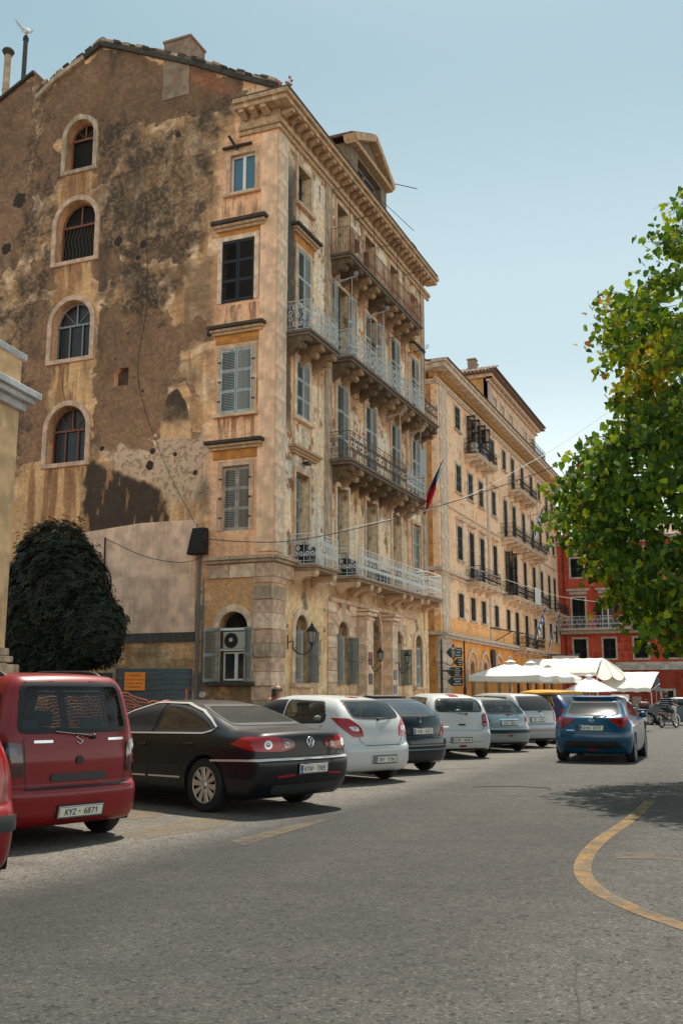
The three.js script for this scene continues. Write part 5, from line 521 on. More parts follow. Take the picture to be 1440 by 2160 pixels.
function flagMesh(w, h, fn, fold = .12) { const nx = 14, ny = 10, P = [], I = [], uvs = []; for (let j = 0; j <= ny; j++) for (let i = 0; i <= nx; i++) { const [x, y, z] = fn(i / nx, j / ny); P.push(x, y, z); uvs.push(i / nx, j / ny); if (i < nx && j < ny) { const a = j * (nx + 1) + i; I.push(a, a + 1, a + nx + 2, a, a + nx + 2, a + nx + 1); } } const g = new THREE.BufferGeometry(); g.setAttribute('position', new THREE.Float32BufferAttribute(P, 3)); g.setAttribute('uv', new THREE.Float32BufferAttribute(uvs, 2)); g.setIndex(I); g.computeVertexNormals(); return plain(g); }
{
  const fm = t => new THREE.MeshStandardMaterial({ map: t, roughness: .9, side: THREE.DoubleSide }), pole = (o, a, b) => part('flagpole', bar(a, b, .018, 6), M(.6, .55, .48, .5), o);
  { const o = thing('czech_flag', 'blue, white and red flag drooping from a slanted pole on the balcony end', 'flag', [-13.45, 9.4, -41.0]); pole(o, [-.15, -.05, 0], [1.25, 2.35, .1]); const t = textTex(128, 96, '#c81e28', x => { x.fillStyle = '#f2f0ea'; x.fillRect(0, 0, 128, 34); x.fillStyle = '#16294f'; x.beginPath(); x.moveTo(0, 0); x.lineTo(64, 44); x.lineTo(0, 96); x.fill(); x.fillRect(0, 0, 22, 96); });
    part('cloth', flagMesh(1, 1, (u, v) => { const s = lerp(.98, .42, v === undefined ? 0 : 1 - v), px = lerp(.42, 1.2, v), py = lerp(.82, 2.28, v); return [px - .12 * u + .1 * Math.sin(u * 7 + v * 3) * u, py - 1.0 * u * (1 - .35 * v) - .02, .1 + .16 * Math.sin(u * 8 + v * 2) * (.3 + u)]; }), fm(t), o); }
  const gr = () => textTex(216, 144, '#1d4f8f', x => { x.fillStyle = '#e8e8e2'; for (const k of [1, 3, 5, 7]) x.fillRect(0, k * 16, 216, 16); x.fillStyle = '#1d4f8f'; x.fillRect(0, 0, 80, 80); x.fillStyle = '#e8e8e2'; x.fillRect(32, 0, 16, 80); x.fillRect(0, 32, 80, 16); }), gt = fm(gr());
  [[-15.6, 5.6, -74.6, 'blue and white striped flag furled along its pole, left of two'], [-15.4, 5.5, -79.3, 'blue and white striped flag hanging open beside the white sign'], [-15.6, 13.2, -75.0, 'blue and white flag on a long pole at the upper balcony']].forEach(([x, y, z, l], i) => { const o = thing('greek_flag', l, 'flag', [x, y, z], 0, 'striped flags on the peach block'); pole(o, [-.3, -.4, 0], [1.0, i === 2 ? 3.1 : 2.6, .3]); const w = i === 1 ? 1.1 : .45; part('cloth', flagMesh(1, 1, (u, v) => [lerp(.3, .95, v) - .3 * u * w + .06 * Math.sin(u * 9), lerp(.8, 2.4, v) - 1.5 * u * (.5 + .5 * w), .2 + (w * .55) * u + .14 * Math.sin(u * 9 + v * 4) * u]), gt, o); });
  const s = thing('restaurant_sign', 'white hanging sign with dark red script on the peach block', 'sign', [-15.75, 0, -84.2]), t = textTex(512, 420, '#e9e4da', (x, w, h) => { x.fillStyle = '#7c1f26'; x.font = 'italic bold 150px serif'; x.textAlign = 'center'; x.fillText('Pane Di', w / 2, 230, w - 40); x.fillRect(60, 290, 170, 70); x.fillRect(280, 290, 170, 70); x.fillStyle = '#9a9488'; x.font = '40px serif'; x.fillText('café', w / 2, 80); }); part('board', mv(rbox(2.2, 1.7, .06, .01, 1), .7, 3.9, 0), M(.78, .75, .7, .7), s); part('lettering', new THREE.PlaneGeometry(2.1, 1.6).translate(.7, 3.9, .034), new THREE.MeshStandardMaterial({ map: t, roughness: .6 }), s); part('sign_arm', [bar([-1.0, 4.85, 0], [1.9, 4.85, 0], .04, 6), bar([-.45, 2.9, 0], [-.45, 4.9, 0], .05, 6)], ironBlackM, s);
}
// ---------------------------------------------------------------- parasols and awnings before the cafés
const canvasM = M(.82, .78, .70, .9, { side: THREE.DoubleSide, transmission: .12, thickness: 0 }), canvasWhiteM = M(.86, .86, .86, .9, { side: THREE.DoubleSide });
function parasol(label, x, z, turn, half, yTop, yEave, val, cm) {
  const o = thing('parasol', label, 'parasol', [x, 0, z], turn, 'pale square parasols before the peach block'), g = [], c = [[-half, -half], [half, -half], [half, half], [-half, half]], P = [], I = [], n = 8;
  for (let s = 0; s < 4; s++) { const a = c[s], b = c[(s + 1) % 4], base = P.length / 3; for (let j = 0; j <= n; j++) for (let i = 0; i <= n; i++) { const u = i / n, v = j / n, ex = lerp(a[0], b[0], u), ez = lerp(a[1], b[1], u), sag = .10 * Math.sin(PI * u) * v; P.push(ex * v * (1 - .03 * Math.sin(PI * u)), lerp(yTop, yEave, Math.pow(v, .92)) - sag * .6, ez * v * (1 - .03 * Math.sin(PI * u))); if (i < n && j < n) { const q = base + j * (n + 1) + i; I.push(q, q + 1, q + n + 2, q, q + n + 2, q + n + 1); } } for (let i = 0; i < n; i++) { const k = P.length / 3, q = t => { const o = (base + n * (n + 1) + t) * 3; return [P[o], P[o + 1], P[o + 2]]; }, A = q(i), B = q(i + 1); P.push(...A, ...B, B[0] * 1.005, B[1] - val, B[2] * 1.005, A[0] * 1.005, A[1] - val, A[2] * 1.005); I.push(k, k + 1, k + 2, k, k + 2, k + 3); } }
  part('canopy', geoFrom(P, null, I), cm, o); const vent = new THREE.ConeGeometry(half * .2, .14, 4); vent.rotateY(PI / 4); part('vent_cap', plain(mv(vent, 0, yTop + .06, 0)), cm, o); part('pole', [cyl(.05, .05, yTop, 0, 0, 0, 10), box(-.45, .45, 0, .1, -.45, .45)], M(.66, .6, .5, .6), o); part('rib', c.map(([a, b]) => bar([0, yTop - .1, 0], [a * .97, yEave - .02, b * .97], .02, 4)).concat(c.map(([a, b]) => bar([0, yEave - .5, 0], [a * .5, lerp(yTop, yEave, .5) - .05, b * .5], .018, 4))), M(.66, .6, .5, .6), o);
}
parasol('large cream parasol nearest the signpost, first of three in a row', -13.45, -57.6, .02, 2.0, 3.42, 2.62, .3, canvasM); parasol('large cream parasol in the middle of the row of three', -13.25, -62.2, .0, 2.0, 3.5, 2.66, .3, canvasM); parasol('large cream parasol farthest in the row of three', -13.1, -66.8, .03, 1.9, 3.5, 2.66, .3, canvasM); parasol('small bright white parasol in front of the awnings', -10.5, -67, .3, 1.55, 2.75, 1.8, .04, canvasWhiteM);
{
  const aw = (name, label, at, turn, L, prof, sc) => { const o = thing(name, label, 'awning', at, turn), P = [], I = [], n = 24, m = prof.length; for (let i = 0; i <= n; i++) for (let j = 0; j < m; j++) { const u = i / n, w = sc ? .07 * Math.abs(Math.sin(u * PI * sc)) : .02 * Math.sin(u * 40); P.push(lerp(0, L, u), prof[j][1] + (j ? w : w * .3), prof[j][0]); if (i < n && j < m - 1) { const q = i * m + j; I.push(q, q + 1, q + m + 1, q, q + m + 1, q + m); } } part('awning_cloth', geoFrom(P, null, I), canvasM, o); part('awning_arm', [0, .33, .66, 1].map(u => bar([u * L, prof[0][1] - .8, prof[0][0]], [u * L, prof[m - 1][1] + .1, prof[m - 1][0]], .025, 5)).concat([0, 1].map(u => bar([u * L, 0, prof[m - 1][0] - .1], [u * L, prof[m - 1][1], prof[m - 1][0] - .1], .04, 6))), M(.7, .62, .5, .6), o); return o; };
  const a = aw('cafe_awning', 'long pale canvas awning ridge over the café terrace', [-15.6, 0, -72.5], -.05, 5.3, [[-2.2, 3.45], [-1.2, 3.9], [0, 4.08], [1.2, 3.75], [2.4, 3.05], [2.45, 2.8]], 0);
  const P = [], I = []; const N = 40, Mm = 8; for (let i = 0; i <= N; i++) for (let j = 0; j <= Mm; j++) { const u = i / N, v = j / Mm, th = lerp(-PI / 2, PI / 2, u), r = 2.4 * v, sc = 1; P.push(5.3 + r * Math.cos(th) * .68 * sc, 4.07 - 1.25 * Math.pow(v, 1.25) - .30 * Math.pow(Math.abs(Math.sin(u * PI * 5)), .7) * v, r * Math.sin(th) * sc); if (i < N && j < Mm) { const q = i * (Mm + 1) + j; I.push(q, q + 1, q + Mm + 2, q, q + Mm + 2, q + Mm + 1); } } part('dome_end', geoFrom(P, null, I), canvasM, a); for (let k = 0; k < 6; k++) { const th = lerp(-PI / 2, PI / 2, k / 5); part('hoop', tube([0, .3, .6, 1].map(v => [5.3 + 2.4 * v * Math.cos(th) * .685, 4.06 - 1.25 * Math.pow(v, 1.25), 2.4 * v * Math.sin(th) * 1.005]), .025, 14, 5), M(.6, .55, .45, .6), a); }
  aw('shop_awning', 'lower pale awning with four sloping scalloped folds', [-10.4, 0, -71.6], -.12, 3.6, [[-1.6, 3.1], [-.6, 2.75], [.7, 2.15], [1.2, 1.95], [1.22, 1.7]], 4);
  const mn = thing('menu_board', 'white menu board on a stand near the scooter', 'menu board', [-7.75, 0, -60.5], .2), t = textTex(256, 96, '#d9d6cc', (x, w, h) => { x.fillStyle = '#4a4a48'; x.font = 'bold 60px sans-serif'; x.textAlign = 'center'; x.fillText('MENU', w / 2, 70); }); part('board', mv(rbox(1.0, .4, .05, .01, 1), 0, 1.35, 0), M(.7, .68, .62, .7), mn); part('lettering', new THREE.PlaneGeometry(.96, .36).translate(0, 1.35, .028), new THREE.MeshStandardMaterial({ map: t, roughness: .6 }), mn); part('stand', [bar([-.35, 0, 0], [-.35, 1.2, 0], .03), bar([.35, 0, 0], [.35, 1.2, 0], .03)], ironDarkM, mn);
}
// ---------------------------------------------------------------- cars: a body field (cut of top, rear, front and side surfaces), meshed by rays, with panes and lamps laid on it
function curve(tab) {                                               // monotone cubic through [x, y] pairs
  const n = tab.length, d = [], m = [];
  for (let i = 0; i < n - 1; i++) d.push((tab[i + 1][1] - tab[i][1]) / (tab[i + 1][0] - tab[i][0]));
  for (let i = 0; i < n; i++) m.push(i === 0 ? d[0] : i === n - 1 ? d[n - 2] : d[i - 1] * d[i] <= 0 ? 0 : 2 * d[i - 1] * d[i] / (d[i - 1] + d[i]));
  return x => { if (x <= tab[0][0]) return tab[0][1]; if (x >= tab[n - 1][0]) return tab[n - 1][1]; let i = 0; while (x > tab[i + 1][0]) i++; const h = tab[i + 1][0] - tab[i][0], t = (x - tab[i][0]) / h, t2 = t * t, t3 = t2 * t; return (2 * t3 - 3 * t2 + 1) * tab[i][1] + (t3 - 2 * t2 + t) * h * m[i] + (-2 * t3 + 3 * t2) * tab[i + 1][1] + (t3 - t2) * h * m[i + 1]; };
}
const smax = (a, b, k) => { const h = Math.max(k - Math.abs(a - b), 0) / k; return Math.max(a, b) + h * h * k * .25; };
function carField(s) {
  const top = curve(s.top), rear = curve(s.rear), front = curve(s.front), half = curve(s.half), taper = curve(s.taper), bot = curve(s.bottom);
  return (x, y, z) => {
    const ax = Math.abs(x), q = ax / s.w, q2 = q * q, W = half(y) * taper(z);
    const a = y - top(z + (s.plan ?? .1) * .6 * q2 * (z > 0 ? 1 : -1)) + (s.crown ?? .05) * q2;
    const b = z - rear(y) + s.rearPlan * q2 + s.rearPlan * 1.2 * q2 * q2 * q2, c = -z + front(y) + .12 * q2 + .25 * q2 * q2 * q2, e = ax - W, f = bot(z) - y;
    return smax(smax(smax(smax(a * .8, e, s.kTop ?? .14), b, s.kRear ?? .1), c, .12), f, .06);
  };
}
function carShape(s) {
  const f = carField(s), L = s.len / 2, W = s.w, H = s.h;
  const hit = (o, d, far = 4) => { let t = 0, step = .12; while (t < far && f(o.x + d.x * t, o.y + d.y * t, o.z + d.z * t) > 0) t += step; if (t >= far) return null; let a = Math.max(0, t - step), b = t; for (let i = 0; i < 14; i++) { const m = (a + b) / 2; if (f(o.x + d.x * m, o.y + d.y * m, o.z + d.z * m) > 0) a = m; else b = m; } return new V3(o.x + d.x * b, o.y + d.y * b, o.z + d.z * b); };
  const normal = p => { const e = .004; return new V3(f(p.x + e, p.y, p.z) - f(p.x - e, p.y, p.z), f(p.x, p.y + e, p.z) - f(p.x, p.y - e, p.z), f(p.x, p.y, p.z + e) - f(p.x, p.y, p.z - e)).normalize(); };
  const view = deg => { if (deg === 'top') return { d: new V3(0, 1, 0), t: new V3(1, 0, 0) }; const a = R(deg); return { d: new V3(Math.sin(a), 0, Math.cos(a)), t: new V3(Math.cos(a), 0, -Math.sin(a)) }; };
  const on = (deg, h, y) => { if (deg === 'top') return hit(new V3(h, 2.4, y), new V3(0, -1, 0), 2.4) || new V3(h, 1, y); const v = view(deg), o = v.t.clone().multiplyScalar(h).addScaledVector(v.d, 3.4); o.y = y; const p = hit(o, v.d.clone().negate(), 3.4); if (p) return p; o.addScaledVector(v.d, -3.4 + .3); return o; };
  return { s, f, hit, normal, view, on, L, W, H };
}
function inPoly(pts, x, y) { let s = false; for (let i = 0, j = pts.length - 1; i < pts.length; j = i++) { const [xi, yi] = pts[i], [xj, yj] = pts[j]; if ((yi > y) !== (yj > y) && x < (xj - xi) * (y - yi) / (yj - yi) + xi) s = !s; } return s; }
function roundPoly(pts, r = .05, n = 4) {                           // corner-rounded, densified outline
  const o = [], N = pts.length;
  for (let i = 0; i < N; i++) {
    const p = new THREE.Vector2(...pts[i]), a = new THREE.Vector2(...pts[(i + N - 1) % N]).sub(p), b = new THREE.Vector2(...pts[(i + 1) % N]).sub(p), rr_ = pts[i][2] ?? r, la = Math.min(rr_, a.length() * .48), lb = Math.min(rr_, b.length() * .48);
    const A = p.clone().addScaledVector(a.normalize(), la), B = p.clone().addScaledVector(b.normalize(), lb);
    for (let k = 0; k <= n; k++) { const t = k / n; o.push([(1 - t) * (1 - t) * A.x + 2 * t * (1 - t) * p.x + t * t * B.x, (1 - t) * (1 - t) * A.y + 2 * t * (1 - t) * p.y + t * t * B.y]); }
  }
  const q = []; for (let i = 0; i < o.length; i++) { const a = o[i], b = o[(i + 1) % o.length], l = Math.hypot(b[0] - a[0], b[1] - a[1]), k = Math.max(1, Math.ceil(l / .06)); for (let j = 0; j < k; j++) q.push([lerp(a[0], b[0], j / k), lerp(a[1], b[1], j / k)]); }
  return q.filter((p, i) => { const b = q[(i + 1) % q.length]; return Math.hypot(p[0] - b[0], p[1] - b[1]) > 1e-4; });
}
function inset(pts, d) { const N = pts.length; let area = 0; for (let i = 0; i < N; i++) { const a = pts[i], b = pts[(i + 1) % N]; area += a[0] * b[1] - b[0] * a[1]; } const sg = area > 0 ? 1 : -1; return pts.map((p, i) => { const a = pts[(i + N - 1) % N], b = pts[(i + 1) % N], tx = b[0] - a[0], ty = b[1] - a[1], l = Math.hypot(tx, ty) || 1; return [p[0] - sg * ty / l * d, p[1] + sg * tx / l * d]; }); }
function refine(pts, tris, max) {                                   // split long edges, the same way on both sides of each edge
  for (let it = 0; it < 7; it++) {
    const mid = new Map(), out = []; let any = false;
    const m = (a, b) => { const A = pts[a], B = pts[b]; if (Math.hypot(A[0] - B[0], A[1] - B[1]) <= max) return -1; any = true; const k = a < b ? a + '_' + b : b + '_' + a; if (!mid.has(k)) { mid.set(k, pts.length); pts.push([(A[0] + B[0]) / 2, (A[1] + B[1]) / 2]); } return mid.get(k); };
    for (const [a, b, c] of tris) { const x = m(a, b), y = m(b, c), z = m(c, a), n = (x >= 0) + (y >= 0) + (z >= 0);
      if (!n) out.push([a, b, c]); else if (n === 3) out.push([a, x, z], [x, b, y], [z, y, c], [x, y, z]);
      else if (n === 1) { if (x >= 0) out.push([a, x, c], [x, b, c]); else if (y >= 0) out.push([a, b, y], [a, y, c]); else out.push([a, b, z], [z, b, c]); }
      else if (x < 0) out.push([z, y, c], [a, b, y], [a, y, z]); else if (y < 0) out.push([a, x, z], [x, b, c], [x, c, z]); else out.push([x, b, y], [a, x, y], [a, y, c]); }
    tris = out; if (!any) break;
  }
  return tris;
}
function patch(C, deg, outline, off = .004, skirt = 0, holes = null, smooth = true) {   // a sheet on the body seen from deg (0 behind, -90 left, 90 right, 180 front)
  const sh = outline.map(p => new THREE.Vector2(...p)), hs = holes ? holes.map(h => h.map(p => new THREE.Vector2(...p))) : [];
  let tris = THREE.ShapeUtils.triangulateShape(sh, hs).map(t => [...t]); const pts = outline.concat(...(holes || [])).map(p => [...p]), nb = outline.length;
  tris = refine(pts, tris, .07);
  const P = [], N = [], I = [], v = C.view(deg);
  const place = (p, o) => { const q = C.on(deg, p[0], p[1]), n = C.normal(q); if (n.dot(v.d) < .05) n.copy(v.d); return [q.addScaledVector(n, o), n]; };
  for (const p of pts) { const [q, n] = place(p, off); P.push(q.x, q.y, q.z); N.push(n.x, n.y, n.z); }
  const A = new V3(), B = new V3(), Cc = new V3();
  for (const [a, b, c] of tris) { A.fromArray(P, a * 3); B.fromArray(P, b * 3).sub(A); Cc.fromArray(P, c * 3).sub(A); B.cross(Cc); if (B.dot(v.d) < 0) I.push(a, c, b); else I.push(a, b, c); }
  const g = geoFrom(P, N, I); if (!skirt) return g;
  const S = [], SI = []; for (let i = 0; i < nb; i++) { const [q, n] = place(outline[i], off); S.push(q.x, q.y, q.z); q.addScaledVector(n, -skirt); S.push(q.x, q.y, q.z); const j = (i + 1) % nb; SI.push(i * 2, j * 2, i * 2 + 1, j * 2, j * 2 + 1, i * 2 + 1); }
  return merge([g, geoFrom(S, null, SI)]);
}
function ribbon(C, deg, line, w, off = .003) { const o = []; for (let i = 0; i < line.length; i++) { const a = line[Math.max(0, i - 1)], b = line[Math.min(line.length - 1, i + 1)], tx = b[0] - a[0], ty = b[1] - a[1], l = Math.hypot(tx, ty) || 1; o.push([line[i][0], line[i][1], -ty / l * w / 2, tx / l * w / 2]); } const pts = []; const dense = []; for (let i = 0; i < o.length - 1; i++) { const n = Math.max(1, Math.ceil(Math.hypot(o[i + 1][0] - o[i][0], o[i + 1][1] - o[i][1]) / .05)); for (let k = 0; k < n; k++) dense.push(o[i].map((v, q) => lerp(v, o[i + 1][q], k / n))); } dense.push(o[o.length - 1]);
  const P = [], N = [], I = [], v = C.view(deg); dense.forEach(([x, y, nx, ny], i) => { for (const s of [-1, 1]) { const q = C.on(deg, x + s * nx, y + s * ny), n = C.normal(q); q.addScaledVector(n, off); P.push(q.x, q.y, q.z); N.push(n.x, n.y, n.z); } if (i) { const a = i * 2 - 2; const A = new V3().fromArray(P, a * 3), B = new V3().fromArray(P, a * 3 + 3).sub(A), D = new V3().fromArray(P, a * 3 + 6).sub(A); if (B.cross(D).dot(v.d) > 0) I.push(a, a + 1, a + 2, a + 1, a + 3, a + 2); else I.push(a, a + 2, a + 1, a + 1, a + 2, a + 3); } });
  return geoFrom(P, N, I); }
function carShell(C, windows, wheels, Ra) {
  const { L, W, H } = C, sp = C.s.grid ?? .04, out = { P: [], N: [], I: [] };
  const face = (nu, nv, at, side) => {
    const base = out.P.length / 3, keep = [];
    for (let j = 0; j <= nv; j++) for (let i = 0; i <= nu; i++) {
      const t = at(i / nu, j / nv), sk = new V3(clamp(t.x, -W * .45, W * .45), clamp(t.y, .52, .66), clamp(t.z, -L + .75, L - .6)), d = t.clone().sub(sk).normalize();
      let p = C.hit(sk.clone().addScaledVector(d, 2.2), d.clone().negate(), 2.2) || sk.clone();
      let cut = 0; if (side) for (const wz of wheels) { const r = Math.hypot(p.z - wz, p.y - C.s.wheel), dd = r - Ra; if (Math.abs(dd) < sp * .75) { const q = C.on(side > 0 ? 90 : -90, side > 0 ? -(wz + (p.z - wz) * Ra / r) : wz + (p.z - wz) * Ra / r, C.s.wheel + (p.y - C.s.wheel) * Ra / r); p = q; } else if (dd < 0) cut = 1; }
      const n = C.normal(p); for (const w of windows) { const v = w.v; if (n.dot(v.d) > .15 && inPoly(w.cut, p.dot(v.t), p.y)) cut = 1; }
      keep.push(cut); out.P.push(p.x, p.y, p.z); out.N.push(n.x, n.y, n.z);
    }
    const A = new V3(), B = new V3(), D = new V3(), Nn = new V3();
    for (let j = 0; j < nv; j++) for (let i = 0; i < nu; i++) { const a = j * (nu + 1) + i, q = [a, a + 1, a + nu + 2, a + nu + 1]; for (const [x, y, z] of [[0, 1, 2], [0, 2, 3]]) { const k = [q[x], q[y], q[z]]; if (k.some(m => keep[m])) continue; const g = k.map(m => m + base); A.fromArray(out.P, g[0] * 3); B.fromArray(out.P, g[1] * 3).sub(A); D.fromArray(out.P, g[2] * 3).sub(A); Nn.fromArray(out.N, g[0] * 3); if (B.cross(D).dot(Nn) < 0) out.I.push(g[0], g[2], g[1]); else out.I.push(...g); } }
  };
  const nz = Math.round(2 * L / sp), nx = Math.round(2 * W / sp), ny = Math.round((H + .1) / sp), y = v => lerp(.05, H + .05, v);
  face(nz, ny, (u, v) => new V3(W, y(v), lerp(-L, L, u)), 1); face(nz, ny, (u, v) => new V3(-W, y(v), lerp(-L, L, u)), -1);
  face(nx, ny, (u, v) => new V3(lerp(-W, W, u), y(v), L), 0); face(nx, ny, (u, v) => new V3(lerp(-W, W, u), y(v), -L), 0);
  face(nx, nz, (u, v) => new V3(lerp(-W, W, u), H + .05, lerp(-L, L, v)), 0); face(Math.ceil(nx / 3), Math.ceil(nz / 3), (u, v) => new V3(lerp(-W, W, u), .02, lerp(-L, L, v)), 0);
  return geoFrom(out.P, out.N, out.I);
}
const brightTrimM = M(.62, .58, .52, .25, { metalness: .3 });
const carGlassM = new THREE.MeshPhysicalMaterial({ roughness: .03, transmission: 1, thickness: 0, ior: 1.45, side: THREE.DoubleSide }); carGlassM.color.setRGB(.55, .60, .58);
const dustGlassM = new THREE.MeshPhysicalMaterial({ roughness: .16, specularIntensity: .5, transmission: .6, thickness: 0, ior: 1.45, side: THREE.DoubleSide }); dustGlassM.color.setRGB(.12, .12, .115);
const privacyM = M(.007, .008, .009, .05, { clearcoat: 1, clearcoatRoughness: .03 });
function wheelGeo(r, w, style) {
  const rim = r * .68, ty = new THREE.LatheGeometry([[rim, -w / 2 + .01], [r * .93, -w / 2], [r * .985, -w / 2 + .025], [r, -w * .22], [r, w * .22], [r * .985, w / 2 - .025], [r * .93, w / 2], [rim, w / 2 - .01], [rim - .02, w / 2 - .05], [rim - .02, -w / 2 + .05], [rim, -w / 2 + .01]].map(p => new THREE.Vector2(...p)), 40); ty.rotateZ(PI / 2);
  const parts = [], dark = []; const disc = new THREE.CylinderGeometry(rim - .015, rim - .015, .03, 32); disc.rotateZ(PI / 2); dark.push(mv(disc, -w * .12, 0, 0));
  const lip = new THREE.TorusGeometry(rim - .008, .011, 6, 40); lip.rotateY(PI / 2); parts.push(mv(lip, w / 2 - .02, 0, 0));
  const n = style.n, pairs = style.pair ? [-.2, .2] : [0];
  for (let i = 0; i < n; i++) for (const p of pairs) { const a = 2 * PI * i / n + p + (style.turn || 0), g = slab([[-style.w * .5 * .75, .05], [style.w * .5 * .75, .05], [style.w * .5 * (style.flare || 1.2), rim - .012], [-style.w * .5 * (style.flare || 1.2), rim - .012]], .022, [], .004); g.rotateY(PI / 2); g.rotateX(a); parts.push(mv(g, w / 2 - .018, 0, 0)); }
  const hub = new THREE.CylinderGeometry(.03, .058, .025, 20); hub.rotateZ(-PI / 2); parts.push(mv(hub, w / 2 - .02, 0, 0));
  return { tyre: plain(ty), rim: merge(parts.map(plain)), disc: merge(dark.map(plain)) };
}
const plateTex = {};
function plate(text, eu = true) {
  const key = text; if (!plateTex[key]) { const t = textTex(512, 112, '#d9d6c6', (x, w, h) => { x.strokeStyle = '#15181a'; x.lineWidth = 6; x.strokeRect(4, 4, w - 8, h - 8); if (eu) { x.fillStyle = '#1c3f86'; x.fillRect(6, 6, 46, h - 12); x.fillStyle = '#e8d44a'; for (let i = 0; i < 12; i++) { const a = i / 12 * 2 * PI; x.beginPath(); x.arc(29 + 14 * Math.cos(a), 36 + 14 * Math.sin(a), 2.2, 0, 7); x.fill(); } x.fillStyle = '#fff'; x.font = 'bold 22px sans-serif'; x.textAlign = 'center'; x.fillText('GR', 29, 92); } x.fillStyle = '#101214'; x.font = 'bold 84px sans-serif'; x.textAlign = 'center'; x.textBaseline = 'middle'; const [a, b] = text.split('-'); x.save(); x.translate(eu ? 150 : 130, h / 2 + 3); x.scale(.92, 1.08); x.fillText(a, 0, 0); x.restore(); x.fillStyle = '#3d8f4a'; x.beginPath(); x.arc(eu ? 252 : 236, h / 2, 12, 0, 7); x.fill(); x.fillStyle = '#101214'; x.save(); x.translate(eu ? 384 : 372, h / 2 + 3); x.scale(.92, 1.08); x.fillText(b, 0, 0); x.restore(); }); plateTex[key] = new THREE.MeshStandardMaterial({ map: t, roughness: .45 }); }
  return plateTex[key];
}
function emblem(kind, r) {
  const g = [], rg = (R1, R2) => { const t = new THREE.TorusGeometry((R1 + R2) / 2, (R1 - R2) / 2, 6, 28); return plain(t); }, st = pts => { for (let i = 0; i < pts.length - 1; i++) g.push(bar([pts[i][0] * r, pts[i][1] * r, .004], [pts[i + 1][0] * r, pts[i + 1][1] * r, .004], r * .09, 5)); };
  if (kind === 'vw') { g.push(rg(r, r * .84)); st([[-.36, .74], [-.0, .06], [.36, .74]]); st([[-.78, .3], [-.42, -.68], [0, .04], [.42, -.68], [.78, .3]]); }
  else if (kind === 's') st([[.75, .45], [0, .85], [-.75, .4], [.65, -.35], [0, -.85], [-.75, -.4]]);
  else if (kind === 'h') { const t = rg(r, r * .84); t.scale(1.15, .75, 1); g.push(t); st([[-.4, -.45], [-.25, .45]]); st([[.25, -.45], [.4, .45]]); st([[-.3, -.05], [.32, .1]]); }
  else if (kind === 'ring') { const t = rg(r, r * .8); t.scale(1.1, 1, 1); g.push(t); st([[-1.25, 0], [1.25, 0]]); }
  else if (kind === 'lion') { st([[-.5, .9], [.1, .55], [.35, .1], [-.1, -.2], [-.55, -.1]]); st([[.35, .1], [.4, -.5], [.1, -.9]]); st([[-.1, -.2], [-.4, -.75]]); st([[.1, .55], [.6, .75]]); }
  else { const d = new THREE.CylinderGeometry(r, r, .012, 24); d.rotateX(PI / 2); g.push(plain(d)); }
  return merge(g);
}
